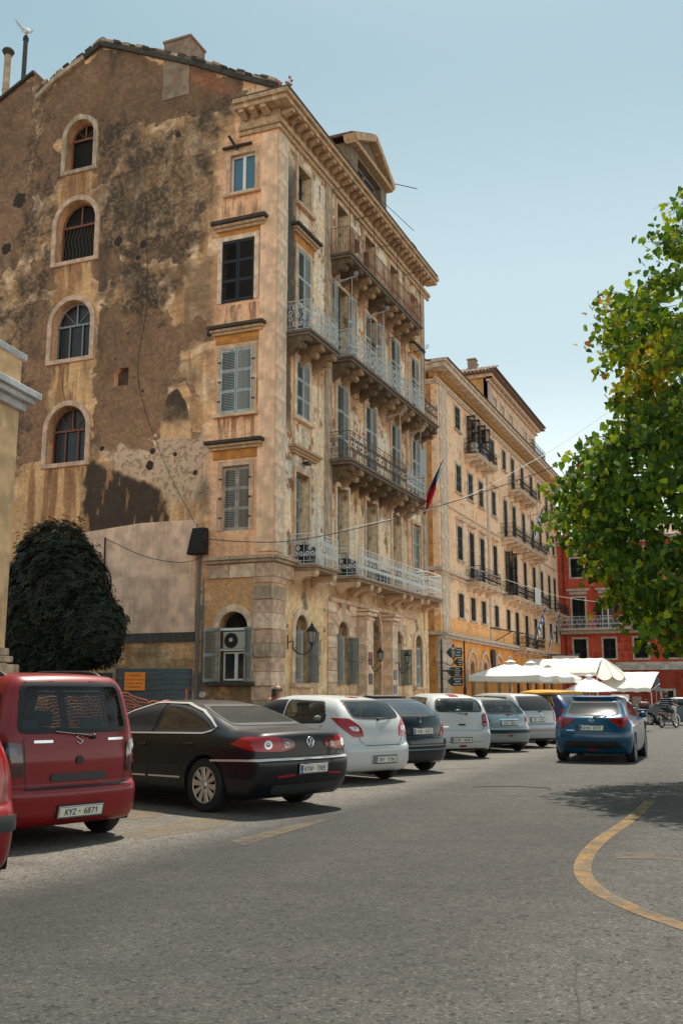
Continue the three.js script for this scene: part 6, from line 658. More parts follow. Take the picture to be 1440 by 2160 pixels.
function buildCar(s) {
  const C = carShape(s), o = thing(s.name || 'parked_car', s.label, s.category || 'car', [s.pos[0], 0, s.pos[1]], R(s.heading), s.group ?? (s.name ? undefined : GROUP)), wheels = [s.axF, s.axR], Ra = s.arch ?? (s.wheel + .055);
  const wins = s.windows.map(w => { const out = roundPoly(w.pts, w.r ?? .06); return { ...w, out, v: C.view(w.deg), cut: inset(out, .018), glass: inset(out, .012), hole: inset(out, w.frit ?? .045) }; });
  part('body', carShell(C, wins.filter(w => w.mat !== privacyM), wheels, Ra), s.paint, o);
  for (const w of wins) {
    part(w.name || 'window', patch(C, w.deg, w.glass, .003), w.mat || carGlassM, o);
    const n = w.out.length, ring = []; part('window_seal', patch(C, w.deg, w.out, .006, .012, [w.hole]), w.seal || rubberM, o);
    if (w.chrome) part('chrome_strip', ribbon(C, w.deg, [...w.out.slice(...w.chrome)], .018, .012), chromeM, o);
  }
  const wg = wheelGeo(s.wheel, s.tw ?? .2, s.rim);
  for (const [z, sx] of [[s.axF, -1], [s.axF, 1], [s.axR, -1], [s.axR, 1]]) {
    const inner = s.track ?? (s.w - .115), w = part('wheel', wg.tyre, rubberM, o, { at: [sx * inner, s.wheel, z] }); w.rotation.y = sx > 0 ? 0 : PI; part('rim', wg.rim, s.rimMat || alloyM, w); part('brake_disc', wg.disc, blackM, w);
   
    const lg = []; for (let i = 0; i < 22; i++) { const a0 = -.35 + (PI + .7) * i / 22, a1 = -.35 + (PI + .7) * (i + 1) / 22, q = (a, x) => [sx * x, s.wheel + Ra * 1.005 * Math.sin(a), z + Ra * 1.005 * Math.cos(a)]; const xo = Math.abs(C.on(sx * 90, sx > 0 ? -z : z, s.wheel + Ra + .02).x) - .012; lg.push(geoFrom([...q(a0, xo), ...q(a1, xo), ...q(a1, xo - .34), ...q(a0, xo - .34)], null, [0, 1, 2, 0, 2, 3])); }
    part('wheel_arch', lg, M(.006, .006, .006, .95), o);
  }
  for (const l of s.lamps || []) { const p = roundPoly(l.pts, l.r ?? .04), m = part(l.name || 'tail_lamp', patch(C, l.deg, p, l.off ?? .012, .03), l.mat || redLensM, o); for (const q of l.inner || []) part(q.name || 'reflector', patch(C, l.deg, roundPoly(q.pts, q.r ?? .03), (l.off ?? .012) + .004, .006), q.mat || clearLensM, m); }
  for (const q of s.panels || []) part(q.name, patch(C, q.deg, roundPoly(q.pts, q.r ?? .03), q.off ?? .006, q.skirt ?? .02), q.mat || trimM, o);
  for (const q of s.lines || []) part(q.name || 'panel_seam', ribbon(C, q.deg, q.pts, q.w ?? .011, q.off ?? .0025), q.mat || (q.name === 'chrome_strip' ? brightTrimM : blackM), o);
  const rearAt = (x, y, off) => { const p = C.on(0, x, y); return [p.x, p.y, p.z + off]; };
  if (s.plate) { const [t, x, y, eu] = s.plate, [px, py, pz] = rearAt(x, y, .012), m = part('number_plate', rbox(.52, .115, .012, .004, 1), plateM, o, { at: [px, py, pz] }), n = C.normal(new V3(px, py, pz)), tilt = -Math.atan2(n.y, n.z) * .8; m.rotation.x = tilt; const f = new THREE.PlaneGeometry(.512, .108); part('plate_print', mv(f, 0, 0, .0075), plate(t, eu), m); part('plate_holder', mv(rbox(.545, .14, .012, .004, 1), 0, 0, -.008), blackM, m); m.userData.label = 'number plate ' + t; }
  if (s.emblem) { const [k, x, y, r] = s.emblem, [px, py, pz] = rearAt(x, y, .008), m = part('emblem', emblem(k, r), chromeM, o, { at: [px, py, pz] }), n = C.normal(new V3(px, py, pz)); m.rotation.x = -Math.atan2(n.y, n.z); }
  if (s.wiper) { const [x0, y0, x1, y1] = s.wiper, a = rearAt(x0, y0, .03), b = rearAt(x1, y1, .025), m = [(a[0] + b[0]) / 2, (a[1] + b[1]) / 2, (a[2] + b[2]) / 2 + .015]; part('rear_wiper', [bar(a, m, .012, 6), bar(m, b, .007, 6), mv(plain(new THREE.SphereGeometry(.028, 10, 8)), ...a)], blackM, o); }
  for (const sx of [-1, 1]) if (s.mirror) { const [z, y] = s.mirror, p = C.on(sx * 90, sx > 0 ? -z : z, y), g = plain(new THREE.SphereGeometry(1, 16, 12)); g.scale(.1, .075, .06); part('wing_mirror', [mv(g, p.x + sx * .1, y + .03, z), bar([p.x, y, z], [p.x + sx * .08, y + .02, z], .02)], s.mirrorMat || s.paint, o); }
  for (const [z, y] of s.handles || []) for (const sx of [-1, 1]) { const p = C.on(sx * 90, sx > 0 ? -z : z, y); part('door_handle', mv(rbox(.03, .028, .17, .012), p.x + sx * .012, y, z), s.handleMat || s.paint, o); }
  if (s.antenna) { const [z, l] = s.antenna, y = C.hit(new V3(0, 3, z), new V3(0, -1, 0)).y; part('antenna', bar([0, y, z], [0, y + l, z + l * .7], .006, 5, .003), blackM, o); }
  if (s.exhaust) { const [x, y, z] = s.exhaust, g = new THREE.CylinderGeometry(.028, .028, .16, 14, 1, true); g.rotateX(PI / 2); part('exhaust_pipe', mv(g, x, y, z), Object.assign(exhaustM, { side: THREE.DoubleSide }), o); }
  const fy = .3, belt = s.belt, x = s.w - .14; const seat = (sx, z, w) => { const b = rbox(w, .14, .46, .05); const k = rbox(w, .58, .12, .05); k.rotateX(.22); const h = rbox(Math.min(w * .52, .26), .17, .09, .04); return [mv(b, sx, fy + .2, z), mv(k, sx, fy + .52, z + .25), mv(h, sx, fy + .92, z + .33), bar([sx - .05, fy + .76, z + .32], [sx - .05, fy + .9, z + .33], .008), bar([sx + .05, fy + .76, z + .32], [sx + .05, fy + .9, z + .33], .008)]; };
  const c0 = s.cabin ?? [-.75, 1.2]; const sm = s.seatMat || seatM;
  part('seat', seat(-.36, c0[0] + .55, .48), sm, o); part('seat', seat(.36, c0[0] + .55, .48), sm, o); const rz = c0[0] + 1.45; part('rear_seat', [mv(rbox(x * 1.7, .16, .48, .05), 0, fy + .2, rz), (() => { const k = rbox(x * 1.7, .56, .12, .05); k.rotateX(.25); return mv(k, 0, fy + .5, rz + .26); })(), ...[-.4, .4].map(q => mv(rbox(.26, .14, .08, .035), q, fy + .86, rz + .34))], sm, o);
  part('cabin_floor', [box(-x, x, fy - .06, fy, -s.len / 2 + .9, s.len / 2 - .35), mv(rbox(x * 1.9, .3, .4, .08), 0, belt - .16, c0[0] - .2), box(-x * .9, x * .9, fy, belt - .12, s.len / 2 - .7, s.len / 2 - .62)], cabinM, o);
  const sw = new THREE.TorusGeometry(.18, .014, 6, 24); sw.rotateX(-.4); part('steering_wheel', mv(sw, -.36, belt - .02, c0[0] + .12), blackM, o);
  part('underbody', box(-s.w + .22, s.w - .22, .2, .3, -s.len / 2 + .35, s.len / 2 - .28), M(.01, .01, .01, .95), o);
  if (s.extra) s.extra(o, C, rearAt);
  return o;
}
// ---------------------------------------------------------------- the cars
const paint = (r, g, b, o = {}) => M(r, g, b, o.rough ?? .32, { clearcoat: o.coat ?? .6, clearcoatRoughness: o.cr ?? .08, metalness: o.metal ?? 0, specularIntensity: .6 });
const both = l => [l, { ...l, deg: l.deg === 0 ? 0 : -l.deg, pts: l.pts.map(p => [-p[0], ...p.slice(1)]), inner: (l.inner || []).map(q => ({ ...q, pts: q.pts.map(p => [-p[0], ...p.slice(1)]) })) }];
const sides = (w, side = [-90, 90]) => side.map(d => ({ ...w, deg: d, pts: w.pts.map(p => [d > 0 ? -p[0] : p[0], ...p.slice(1)]) }));
const bothLines = l => [{ ...l, deg: -90 }, { ...l, deg: 90, pts: l.pts.map(p => [-p[0], p[1]]) }];
const mirX = l => [l, { ...l, pts: l.pts.map(p => [-p[0], p[1]]) }];
const symm = (b, t) => [[-b[0], b[1]], [b[0], b[1]], [t[0], t[1]], [-t[0], t[1]]];
const disc = (x, y, r) => Array.from({ length: 10 }, (_, i) => [x + r * Math.cos(i * PI / 5), y + r * Math.sin(i * PI / 5)]);
function fromRR(rrw, heading, track, axR) { const a = R(heading), c = Math.cos(a), n = Math.sin(a); return [rrw[0] - (track * c + axR * n), rrw[1] - (-track * n + axR * c)]; }
const five = { n: 5, w: .09, flare: 1.1 }, six = { n: 6, w: .07, flare: 1.3 }, cover = { n: 8, w: .075, flare: 1.5 };
const GROUP = 'cars parked in the slanted row before the old house';
// black coupe-like saloon
{
  const track = .80, axR = 1.31, top = [[-2.4, .58], [-2.25, .74], [-1.95, .86], [-1.5, .965], [-1.2, 1.07], [-.8, 1.26], [-.4, 1.375], [0, 1.418], [.4, 1.408], [.8, 1.35], [1.2, 1.235], [1.6, 1.10], [1.8, 1.05], [2.15, 1.03], [2.34, 1.0], [2.45, .9]];
  buildCar({
    label: 'black four-door saloon with coupe roof, chrome strips and silver double-spoke wheels', heading: 71, pos: fromRR([-6.2, -13.18], 71, track, axR), paint: paint(.005, .006, .008, { rough: .4, coat: .3 }),
    len: 4.8, w: .925, h: 1.42, wheel: .34, arch: .385, tw: .235, track, axF: -1.39, axR, belt: .95, rim: { n: 10, w: .055, flare: 1.5, turn: .2 }, rearPlan: .095, crown: .04, kTop: .13,
    top, rear: [[.15, 2.16], [.3, 2.3], [.45, 2.38], [.6, 2.4], [.665, 2.395], [.70, 2.345], [.85, 2.335], [.97, 2.32], [1.05, 2.3]], front: [[.2, -2.25], [.4, -2.38], [.6, -2.4], [.8, -2.25], [1, -2]],
    half: [[.15, .82], [.25, .885], [.45, .92], [.62, .925], [.8, .915], [.93, .88], [1.05, .80], [1.25, .685], [1.42, .56]], taper: [[-2.4, .82], [-1.9, .94], [-1.2, 1], [1.2, 1], [1.8, .975], [2.4, .9]], bottom: [[-2.4, .2], [-1.8, .17], [1.8, .17], [2.2, .22], [2.4, .27]],
    windows: [...sides({ pts: [[-1.22, .955, .03], [.12, .975, .02], [.12, 1.355, .02], [-.1, 1.35, .2], [-.55, 1.23, .3]], frit: .03, chrome: false }), ...sides({ pts: [[.17, .977, .02], [1.2, 1.0, .06], [1.36, 1.06, .06], [1.0, 1.245, .25], [.55, 1.345, .2], [.17, 1.357, .02]], frit: .03, mat: privacyM }),
      { deg: 0, pts: symm([.66, 1.085], [.53, 1.355]), r: .12, mat: dustGlassM, frit: .03, name: 'rear_window' }, { deg: 180, pts: symm([.70, .985], [.56, 1.36]), r: .1, frit: .05, name: 'windscreen' }],
    lamps: both({ deg: -38, pts: [[.40, .865, .02], [.62, .79, .05], [1.05, .775, .08], [1.22, .83, .05], [1.20, .90, .03], [.95, .955, .08], [.55, .955, .06]], inner: [{ pts: disc(.85, .862, .055), r: .02 }, { pts: disc(1.10, .858, .034), r: .015 }, { pts: disc(.85, .862, .028), mat: darkLensM, r: .01, name: 'lamp_bulb' }, { pts: [[1.0, .79], [1.2, .84], [1.19, .89], [1.13, .93], [1.0, .945], [1.06, .86]], mat: darkLensM, name: 'dark_lens' }] }),
    panels: [{ name: 'reflector_strip', deg: -38, pts: [[.98, .46], [1.22, .478], [1.22, .5], [.98, .482]], mat: redLensM, off: .006, r: .01 }, { name: 'reflector_strip', deg: 38, pts: [[-.98, .46], [-1.22, .478], [-1.22, .5], [-.98, .482]], mat: redLensM, off: .006, r: .01 }, { name: 'lower_valance', deg: 0, pts: symm([.60, .25], [.64, .37]), mat: trimM, r: .05 }],
    lines: [...bothLines({ pts: [[.15, .97], [.16, .6], [.13, .26]] }), ...bothLines({ pts: [[1.2, .96], [1.02, .8], [.86, .6], [.82, .5]] }), ...bothLines({ pts: [[-1.05, .92], [-1.1, .6], [-1.0, .28]] }), ...bothLines({ name: 'chrome_strip', pts: [[-1.0, .40], [.11, .412]], w: .022, off: .008, }), ...bothLines({ name: 'chrome_strip', pts: [[.17, .413], [.84, .42]], w: .022, off: .008 }),
      { deg: -38, name: 'chrome_strip', pts: [[.16, .655], [.5, .672], [.9, .68], [1.4, .68]], w: .026, off: .008 }, { deg: 38, name: 'chrome_strip', pts: [[-.16, .655], [-.5, .672], [-.9, .68], [-1.4, .68]], w: .026, off: .008 }, { deg: 0, name: 'chrome_strip', pts: [[-.45, .682], [.45, .682]], w: .026, off: .008 },
      ...bothLines({ name: 'chrome_strip', pts: [[-1.22, .945], [1.2, .985], [1.345, 1.02], [1.385, 1.065], [1.2, 1.165], [.95, 1.27], [.55, 1.365], [.1, 1.375], [-.1, 1.37], [-.55, 1.25], [-.9, 1.1]], w: .02, off: .012 }), { deg: 0, pts: [[-.66, .98], [-.62, .79], [-.5, .705], [.5, .705], [.62, .79], [.66, .98]], w: .012 }],
    plate: ['KYM-7005', .0, .555, true], emblem: ['vw', 0, .885, .068], mirror: [-.95, .98], handles: [[.0, .82], [.98, .85]], cabin: [-.75, 1.2],
  });
}
// red tall hatchback
{
  const track = .70, axR = 1.10, paintR = paint(.21, .006, .008, { rough: .4, coat: .4 });
  buildCar({
    label: 'tall red hatchback with roof rails and dark tail lamps, nearest whole car', heading: 71, pos: fromRR([-6.82, -9.47], 71, track, axR), paint: paintR, len: 3.5, w: .825, h: 1.72, wheel: .29, tw: .17, track, axF: -1.24, axR, belt: 1.0, rim: { n: 4, w: .16, flare: 1.1 }, rimMat: M(.1, .1, .1, .5, { metalness: .5 }), rearPlan: .085, crown: .035, kTop: .12, kRear: .09, grid: .035,
    top: [[-1.75, .72], [-1.5, .93], [-1.15, 1.05], [-1.0, 1.2], [-.6, 1.5], [-.3, 1.67], [.3, 1.725], [1, 1.715], [1.5, 1.675], [1.75, 1.6]], rear: [[.15, 1.58], [.24, 1.69], [.36, 1.745], [.5, 1.755], [.555, 1.745], [.60, 1.69], [.8, 1.69], [1.05, 1.665], [1.3, 1.60], [1.58, 1.52], [1.72, 1.45]], front: [[.2, -1.6], [.5, -1.75], [.9, -1.6]],
    half: [[.15, .75], [.25, .81], [.45, .825], [.7, .827], [.9, .825], [1.05, .81], [1.3, .76], [1.5, .71], [1.72, .64]], taper: [[-1.75, .84], [-1.3, .96], [-.8, 1], [1.2, 1], [1.75, .965]], bottom: [[-1.75, .2], [1.4, .18], [1.75, .22]],
    windows: [{ deg: 0, pts: symm([.665, 1.10], [.585, 1.61]), r: .1, frit: .045, name: 'rear_window' }, ...sides({ pts: [[-.72, 1.06], [.12, 1.05, .03], [.12, 1.52, .03], [-.32, 1.53, .08]] }), ...sides({ pts: [[.2, 1.05, .03], [1.0, 1.06], [1.0, 1.52], [.2, 1.525, .03]] }), ...sides({ pts: [[1.1, 1.08], [1.42, 1.1], [1.34, 1.5], [1.1, 1.52]], mat: privacyM }), { deg: 180, pts: symm([.66, 1.08], [.56, 1.58]), r: .08, name: 'windscreen' }],
    lamps: both({ deg: 0, pts: [[-.775, 1.03], [-.62, 1.0], [-.60, .69], [-.77, .68]], r: .03, mat: M(.035, .008, .009, .15, { clearcoat: 1 }), inner: [{ pts: [[-.75, .86], [-.65, .84], [-.65, .76], [-.75, .75]], mat: darkLensM, name: 'brake_lens' }, { pts: [[-.75, .98], [-.66, .97], [-.66, .9], [-.75, .9]], mat: M(.08, .1, .12, .2, { clearcoat: 1 }), name: 'smoked_lens' }] }),
    panels: [{ name: 'grip_strip', deg: 0, pts: symm([.33, .635], [.32, .705]), off: .02, r: .035 }, { name: 'plate_recess', deg: 0, pts: symm([.30, .255], [.30, .405]), mat: M(.16, .008, .01, .5), r: .03, off: .002 }, { name: 'name_badge', deg: 0, pts: [[-.5, 1.008], [-.3, 1.008], [-.3, 1.035], [-.5, 1.035]], mat: chromeM, r: .008, off: .004 }, { name: 'name_badge', deg: 0, pts: [[.36, 1.015], [.58, 1.015], [.58, 1.04], [.36, 1.04]], mat: chromeM, r: .008, off: .004 }, { name: 'tailgate_lock', deg: 0, pts: disc(0, .83, .045), mat: blackM, off: .015 }],
    lines: [{ deg: 0, pts: [[-.6, 1.06], [-.585, .72], [-.57, .57]], w: .01 }, { deg: 0, pts: [[.6, 1.06], [.585, .72], [.57, .57]], w: .01 }, { deg: 0, pts: [[-.6, .575], [.6, .575]], w: .022 }, { deg: 0, name: 'bumper_edge', pts: [[-.5, .54], [.5, .54]], w: .016, mat: paintR, off: .012 }, ...bothLines({ pts: [[.16, 1.04], [.17, .6], [.16, .24]] }), ...bothLines({ pts: [[1.04, 1.05], [1.0, .8], [.85, .6]] })],
    plate: ['KYZ-6871', 0, .335, false], emblem: ['s', 0, 1.035, .055], wiper: [.16, 1.06, -.28, 1.115], mirror: [-.62, 1.08], handles: [[.0, .92], [.85, .93]], cabin: [-.5, 1.2], handleMat: blackM,
    extra(o, C) { for (const sx of [-1, 1]) part('roof_rail', [tube([[sx * .57, 1.64, 1.2], [sx * .58, 1.705, 1.05], [sx * .585, 1.735, .4], [sx * .58, 1.72, -.2], [sx * .56, 1.63, -.4]], .024, 20, 6)], blackM, o); },
  });
}
// generic hatch silhouettes, varied per car
const hatchTop = (h, L, k = 0) => [[-L, h * .47], [-L + .25, h * .61], [-L * .68, h * .675], [-L * .58, h * .74], [-L * .38, h * .88], [-L * .18, h * .965], [.05, h], [L * .35, h * .993], [L * .6, h * .965 + k], [L * .75, h * .925 + k], [L, h * .8]];
const hatchHalf = (w, h) => [[.15, w * .89], [.25, w * .955], [.42, w * .99], [.62, w], [.82, w * .985], [.95, w * .95], [1.08, w * .89], [h * .9, w * .755], [h, w * .64]];
const hatchFront = L => [[.2, -L + .15], [.5, -L], [.9, -L + .25]];
const hatchTaper = L => [[-L, .83], [-L * .75, .95], [-L * .45, 1], [L * .55, 1], [L * .8, .985], [L, .95]];
const hatchBottom = L => [[-L, .2], [-L * .7, .17], [L * .7, .17], [L, .22]];
const hatchWin = (a, b, c, h, belt) => [...sides({ pts: [[a - .12, belt, .03], [b, belt + .01, .03], [b, h * .945, .03], [a + .55, h * .94, .12], [a + .2, h * .85, .2]], frit: .03 }), ...sides({ pts: [[b + .06, belt + .01, .03], [c - .08, belt + .05], [c - .02, belt + .12], [c - .2, h * .925, .08], [b + .06, h * .945, .03]], frit: .03 })];
const hatchSeams = (b, c) => [...bothLines({ pts: [[b + .03, .93], [b + .04, .6], [b, .22]] }), ...bothLines({ pts: [[c + .03, .98], [c - .12, .8], [c - .3, .62]] }), ...bothLines({ pts: [[-.95, .9], [-1.0, .6], [-.95, .25]] })];
const hatch = q => { const L = q.len / 2; return { w: q.w, h: q.h, top: hatchTop(q.h, L, q.tail || 0), half: hatchHalf(q.w, q.h), front: hatchFront(L), taper: hatchTaper(L), bottom: hatchBottom(L), tw: .19, kTop: .13, kRear: .1, crown: .045, rearPlan: .12, ...q, pos: fromRR(q.rr, q.heading, q.track, q.axR) }; };
buildCar(hatch({
  label: 'white hatchback with pointed red tail lamps beside the black saloon', heading: 66, rr: [-6.44, -17.44], paint: paint(.56, .56, .55, { rough: .4 }), len: 3.94, w: .855, h: 1.49, wheel: .30, track: .735, axF: -1.30, axR: 1.22, belt: .95, rim: five,
  rear: [[.15, 1.74], [.24, 1.88], [.38, 1.955], [.55, 1.965], [.63, 1.95], [.66, 1.915], [.85, 1.89], [1.05, 1.82], [1.2, 1.70], [1.38, 1.5], [1.49, 1.3]],
  windows: [...hatchWin(-1.05, .1, 1.3, 1.49, .96), { deg: 0, pts: [[-.58, 1.10], [-.3, 1.075], [.3, 1.075], [.58, 1.10], [.54, 1.40], [-.54, 1.40]], r: .1, frit: .03, name: 'rear_window' }, { deg: 180, pts: symm([.66, 1.02], [.54, 1.42]), r: .08, name: 'windscreen' }],
  lamps: both({ deg: -40, pts: [[.32, 1.10, .02], [.62, 1.09, .05], [.83, .94, .06], [.87, .79, .03], [.70, .78, .05], [.48, .94, .08]], inner: [{ pts: [[.60, .955], [.76, .955], [.80, .88], [.69, .88]] }, { pts: disc(.71, .92, .025), mat: redLensM, name: 'lamp_bulb' }] }),
  lines: [...hatchSeams(.12, 1.2), { deg: 0, pts: [[-.6, 1.06], [-.5, .72], [-.4, .645], [.4, .645], [.5, .72], [.6, 1.06]], w: .011 }], panels: [{ name: 'brake_lamp', deg: 0, pts: symm([.09, 1.432], [.085, 1.455]), mat: redLensM, r: .008 }, { name: 'plate_recess', deg: 0, pts: symm([.33, .33], [.32, .48]), mat: M(.4, .4, .4, .6), off: .002, r: .04 }],
  plate: ['IMY-5196', 0, .405, true], emblem: ['h', 0, .93, .058], wiper: [-.05, 1.075, .33, 1.12], mirror: [-.78, .99], handles: [[-.02, .86], [.95, .9]], cabin: [-.65, 1.2], seatMat: seatGreyM,
}));
buildCar(hatch({
  label: 'dark green-blue hatchback with long red lamps, between two white hatchbacks', heading: 62, rr: [-6.43, -19.72], paint: paint(.010, .022, .028, { rough: .3, metal: .2 }), len: 4.03, w: .86, h: 1.47, wheel: .30, track: .73, axF: -1.30, axR: 1.24, belt: .97, rim: five,
  rear: [[.15, 1.76], [.25, 1.92], [.4, 1.99], [.55, 2.01], [.66, 2.0], [.70, 1.955], [.9, 1.92], [1.05, 1.85], [1.2, 1.66], [1.36, 1.42], [1.47, 1.2]],
  windows: [...hatchWin(-1.05, .1, 1.3, 1.47, .98), { deg: 0, pts: symm([.66, 1.075], [.55, 1.41]), r: .1, frit: .03, mat: privacyM, name: 'rear_window' }, { deg: 180, pts: symm([.66, 1.02], [.54, 1.41]), r: .08, name: 'windscreen' }],
  lamps: both({ deg: -40, pts: [[.42, 1.02, .02], [.56, .97, .05], [.80, .76, .04], [.84, .70, .03], [.62, .73, .06], [.46, .88, .06]], inner: [{ pts: [[.6, .86], [.68, .79], [.74, .76], [.64, .77]], mat: darkLensM }] }),
  lines: [...hatchSeams(.12, 1.2), { deg: 0, pts: [[-.62, 1.03], [-.56, .76], [-.5, .685], [.5, .685], [.56, .76], [.62, 1.03]], w: .011 }, { deg: 0, name: 'bumper_strip', pts: [[-.72, .535], [.72, .535]], w: .022, mat: M(.2, .24, .26, .3), off: .01 }, { deg: 0, name: 'bumper_strip', pts: [[-.74, .46], [.74, .46]], w: .022, mat: M(.2, .24, .26, .3), off: .01 }], panels: [{ name: 'lower_valance', deg: 0, pts: symm([.6, .24], [.68, .33]), r: .04 }, { name: 'roof_spoiler', deg: 0, pts: symm([.58, 1.425], [.56, 1.452]), mat: blackM, off: .04, skirt: .05, r: .02 }],
  plate: ['AIN-6371', .04, .80, true], emblem: ['lion', 0, .99, .055], wiper: [.0, 1.05, .36, 1.085], mirror: [-.78, 1.0], cabin: [-.65, 1.2],
}));
buildCar(hatch({
  label: 'rounded white hatchback with upright red lamps and plate on its bumper', heading: 37, rr: [-6.5, -24.45], paint: paint(.56, .56, .55, { rough: .38 }), len: 3.78, w: .833, h: 1.54, wheel: .29, track: .73, axF: -1.25, axR: 1.2, belt: 1.0, rim: cover, rimMat: M(.3, .3, .3, .4, { metalness: .5 }),
  rear: [[.15, 1.7], [.24, 1.83], [.38, 1.885], [.55, 1.89], [.63, 1.87], [.67, 1.83], [.85, 1.81], [1.05, 1.75], [1.2, 1.66], [1.4, 1.48], [1.54, 1.26]],
  windows: [...hatchWin(-1.0, .12, 1.25, 1.54, 1.0), { deg: 0, pts: symm([.62, 1.085], [.54, 1.42]), r: .14, frit: .03, name: 'rear_window' }, { deg: 180, pts: symm([.66, 1.04], [.54, 1.46]), r: .08, name: 'windscreen' }],
  lamps: both({ deg: -30, pts: [[.22, 1.07, .06], [.38, 1.03, .05], [.42, .76, .05], [.28, .76, .06]], inner: [{ pts: [[.31, .99], [.37, .97], [.385, .84], [.33, .84]], mat: darkLensM }, { pts: [[.32, .82], [.39, .82], [.39, .785], [.32, .785]] }] }),
  lines: [...hatchSeams(.14, 1.15), { deg: 0, pts: [[-.62, 1.06], [-.6, .74], [-.5, .655], [.5, .655], [.6, .74], [.62, 1.06]], w: .011 }, { deg: 0, pts: [[-.45, .4], [.55, .4]], w: .008 }], panels: [{ name: 'brake_lamp', deg: 0, pts: symm([.12, 1.445], [.11, 1.51]), mat: redLensM, r: .02 }, { name: 'tailgate_grip', deg: 0, pts: symm([.09, .775], [.09, .815]), mat: blackM, r: .012 }, { name: 'fog_lamp', deg: 0, pts: symm([.09, .28], [.09, .325]), mat: redLensM, r: .015 }, { name: 'name_badge', deg: 0, pts: [[-.5, .74], [-.32, .74], [-.32, .76], [-.5, .76]], mat: chromeM, r: .006, off: .004 }, { name: 'lower_valance', deg: 0, pts: symm([.62, .20], [.66, .245]), r: .02 }],
  plate: ['KYN-4498', -.04, .44, true], emblem: ['ring', 0, .96, .05], wiper: [.14, 1.05, -.3, 1.09], mirror: [-.72, 1.02], cabin: [-.6, 1.2], exhaust: [.42, .22, 1.8],
}));
buildCar(hatch({
  label: 'silver small hatchback with black bumper strip behind the rounded white one', heading: 49, rr: [-6.36, -27.75], paint: paint(.30, .35, .36, { rough: .35, metal: .35 }), len: 3.83, w: .826, h: 1.44, wheel: .285, track: .72, axF: -1.25, axR: 1.2, belt: .95, rim: cover, rimMat: M(.2, .2, .2, .5),
  rear: [[.15, 1.72], [.25, 1.86], [.4, 1.92], [.52, 1.93], [.6, 1.92], [.64, 1.87], [.8, 1.85], [1.0, 1.76], [1.15, 1.6], [1.32, 1.4], [1.44, 1.2]],
  windows: [...hatchWin(-1.0, .12, 1.25, 1.44, .95), { deg: 0, pts: symm([.64, 1.0], [.52, 1.375]), r: .12, frit: .03, name: 'rear_window' }, { deg: 180, pts: symm([.66, 1.0], [.54, 1.38]), r: .08, name: 'windscreen' }],
  lamps: both({ deg: -36, pts: [[.3, .93, .05], [.52, .93, .05], [.60, .80, .06], [.42, .77, .05]], inner: [{ pts: [[.42, .9], [.5, .9], [.53, .84], [.45, .83]], mat: darkLensM }] }),
  lines: [...hatchSeams(.14, 1.15), { deg: 0, pts: [[-.6, .97], [-.55, .7], [-.5, .655], [.5, .655], [.55, .7], [.6, .97]], w: .011 }, { deg: 0, name: 'chrome_strip', pts: [[-.3, .855], [.3, .855]], w: .03, off: .012, mat: chromeM }], panels: [{ name: 'bumper_strip', deg: 0, pts: symm([.78, .5], [.78, .585]), mat: blackM, off: .014, r: .02 }, { name: 'fog_lamp', deg: 0, pts: symm([.07, .41], [.07, .45]), mat: redLensM, r: .015 }, { name: 'lower_valance', deg: 0, pts: symm([.62, .21], [.66, .26]), r: .02 }],
  plate: ['KYZ-6635', 0, .755, false], emblem: ['lion', 0, .91, .045], wiper: [.0, .98, .4, 1.03], mirror: [-.72, .98], cabin: [-.6, 1.2], exhaust: [-.36, .2, 1.82],
}));
buildCar(hatch({
  label: 'light grey estate-like car with dark rear window, farthest of the silver cars', heading: 55, rr: [-6.2, -30.3], paint: paint(.40, .40, .40, { rough: .4, metal: .3 }), len: 4.1, w: .85, h: 1.56, tail: .03, wheel: .30, track: .74, axF: -1.3, axR: 1.22, belt: 1.0, rim: five, rimMat: M(.25, .25, .25, .5),
  rear: [[.15, 1.82], [.25, 1.97], [.4, 2.03], [.58, 2.05], [.66, 2.03], [.70, 1.98], [.95, 1.95], [1.1, 1.89], [1.3, 1.76], [1.5, 1.58], [1.56, 1.5]],
  windows: [...hatchWin(-1.0, .12, 1.4, 1.56, 1.0), { deg: 0, pts: symm([.64, 1.055], [.56, 1.47]), r: .08, frit: .03, mat: dustGlassM, name: 'rear_window' }, { deg: 180, pts: symm([.66, 1.04], [.54, 1.46]), r: .08, name: 'windscreen' }],
  lamps: both({ deg: -30, pts: [[.30, 1.10, .03], [.40, 1.06, .03], [.43, .76, .03], [.32, .74, .03]], inner: [{ pts: [[.33, .86], [.4, .86], [.41, .79], [.34, .79]], mat: darkLensM }] }),
  lines: [...hatchSeams(.14, 1.3), { deg: 0, pts: [[-.62, 1.0], [-.6, .78], [-.56, .68], [.56, .68], [.6, .78], [.62, 1.0]], w: .011 }, { deg: 0, pts: [[-.7, .5], [.7, .5]], w: .012 }], panels: [{ name: 'lower_valance', deg: 0, pts: symm([.66, .21], [.72, .28]), r: .02 }],
  plate: ['KYH-3106', -.1, .8, false], emblem: ['lion', .05, .93, .055], wiper: [.0, 1.04, .34, 1.1], mirror: [-.72, 1.03], cabin: [-.6, 1.2],
}));
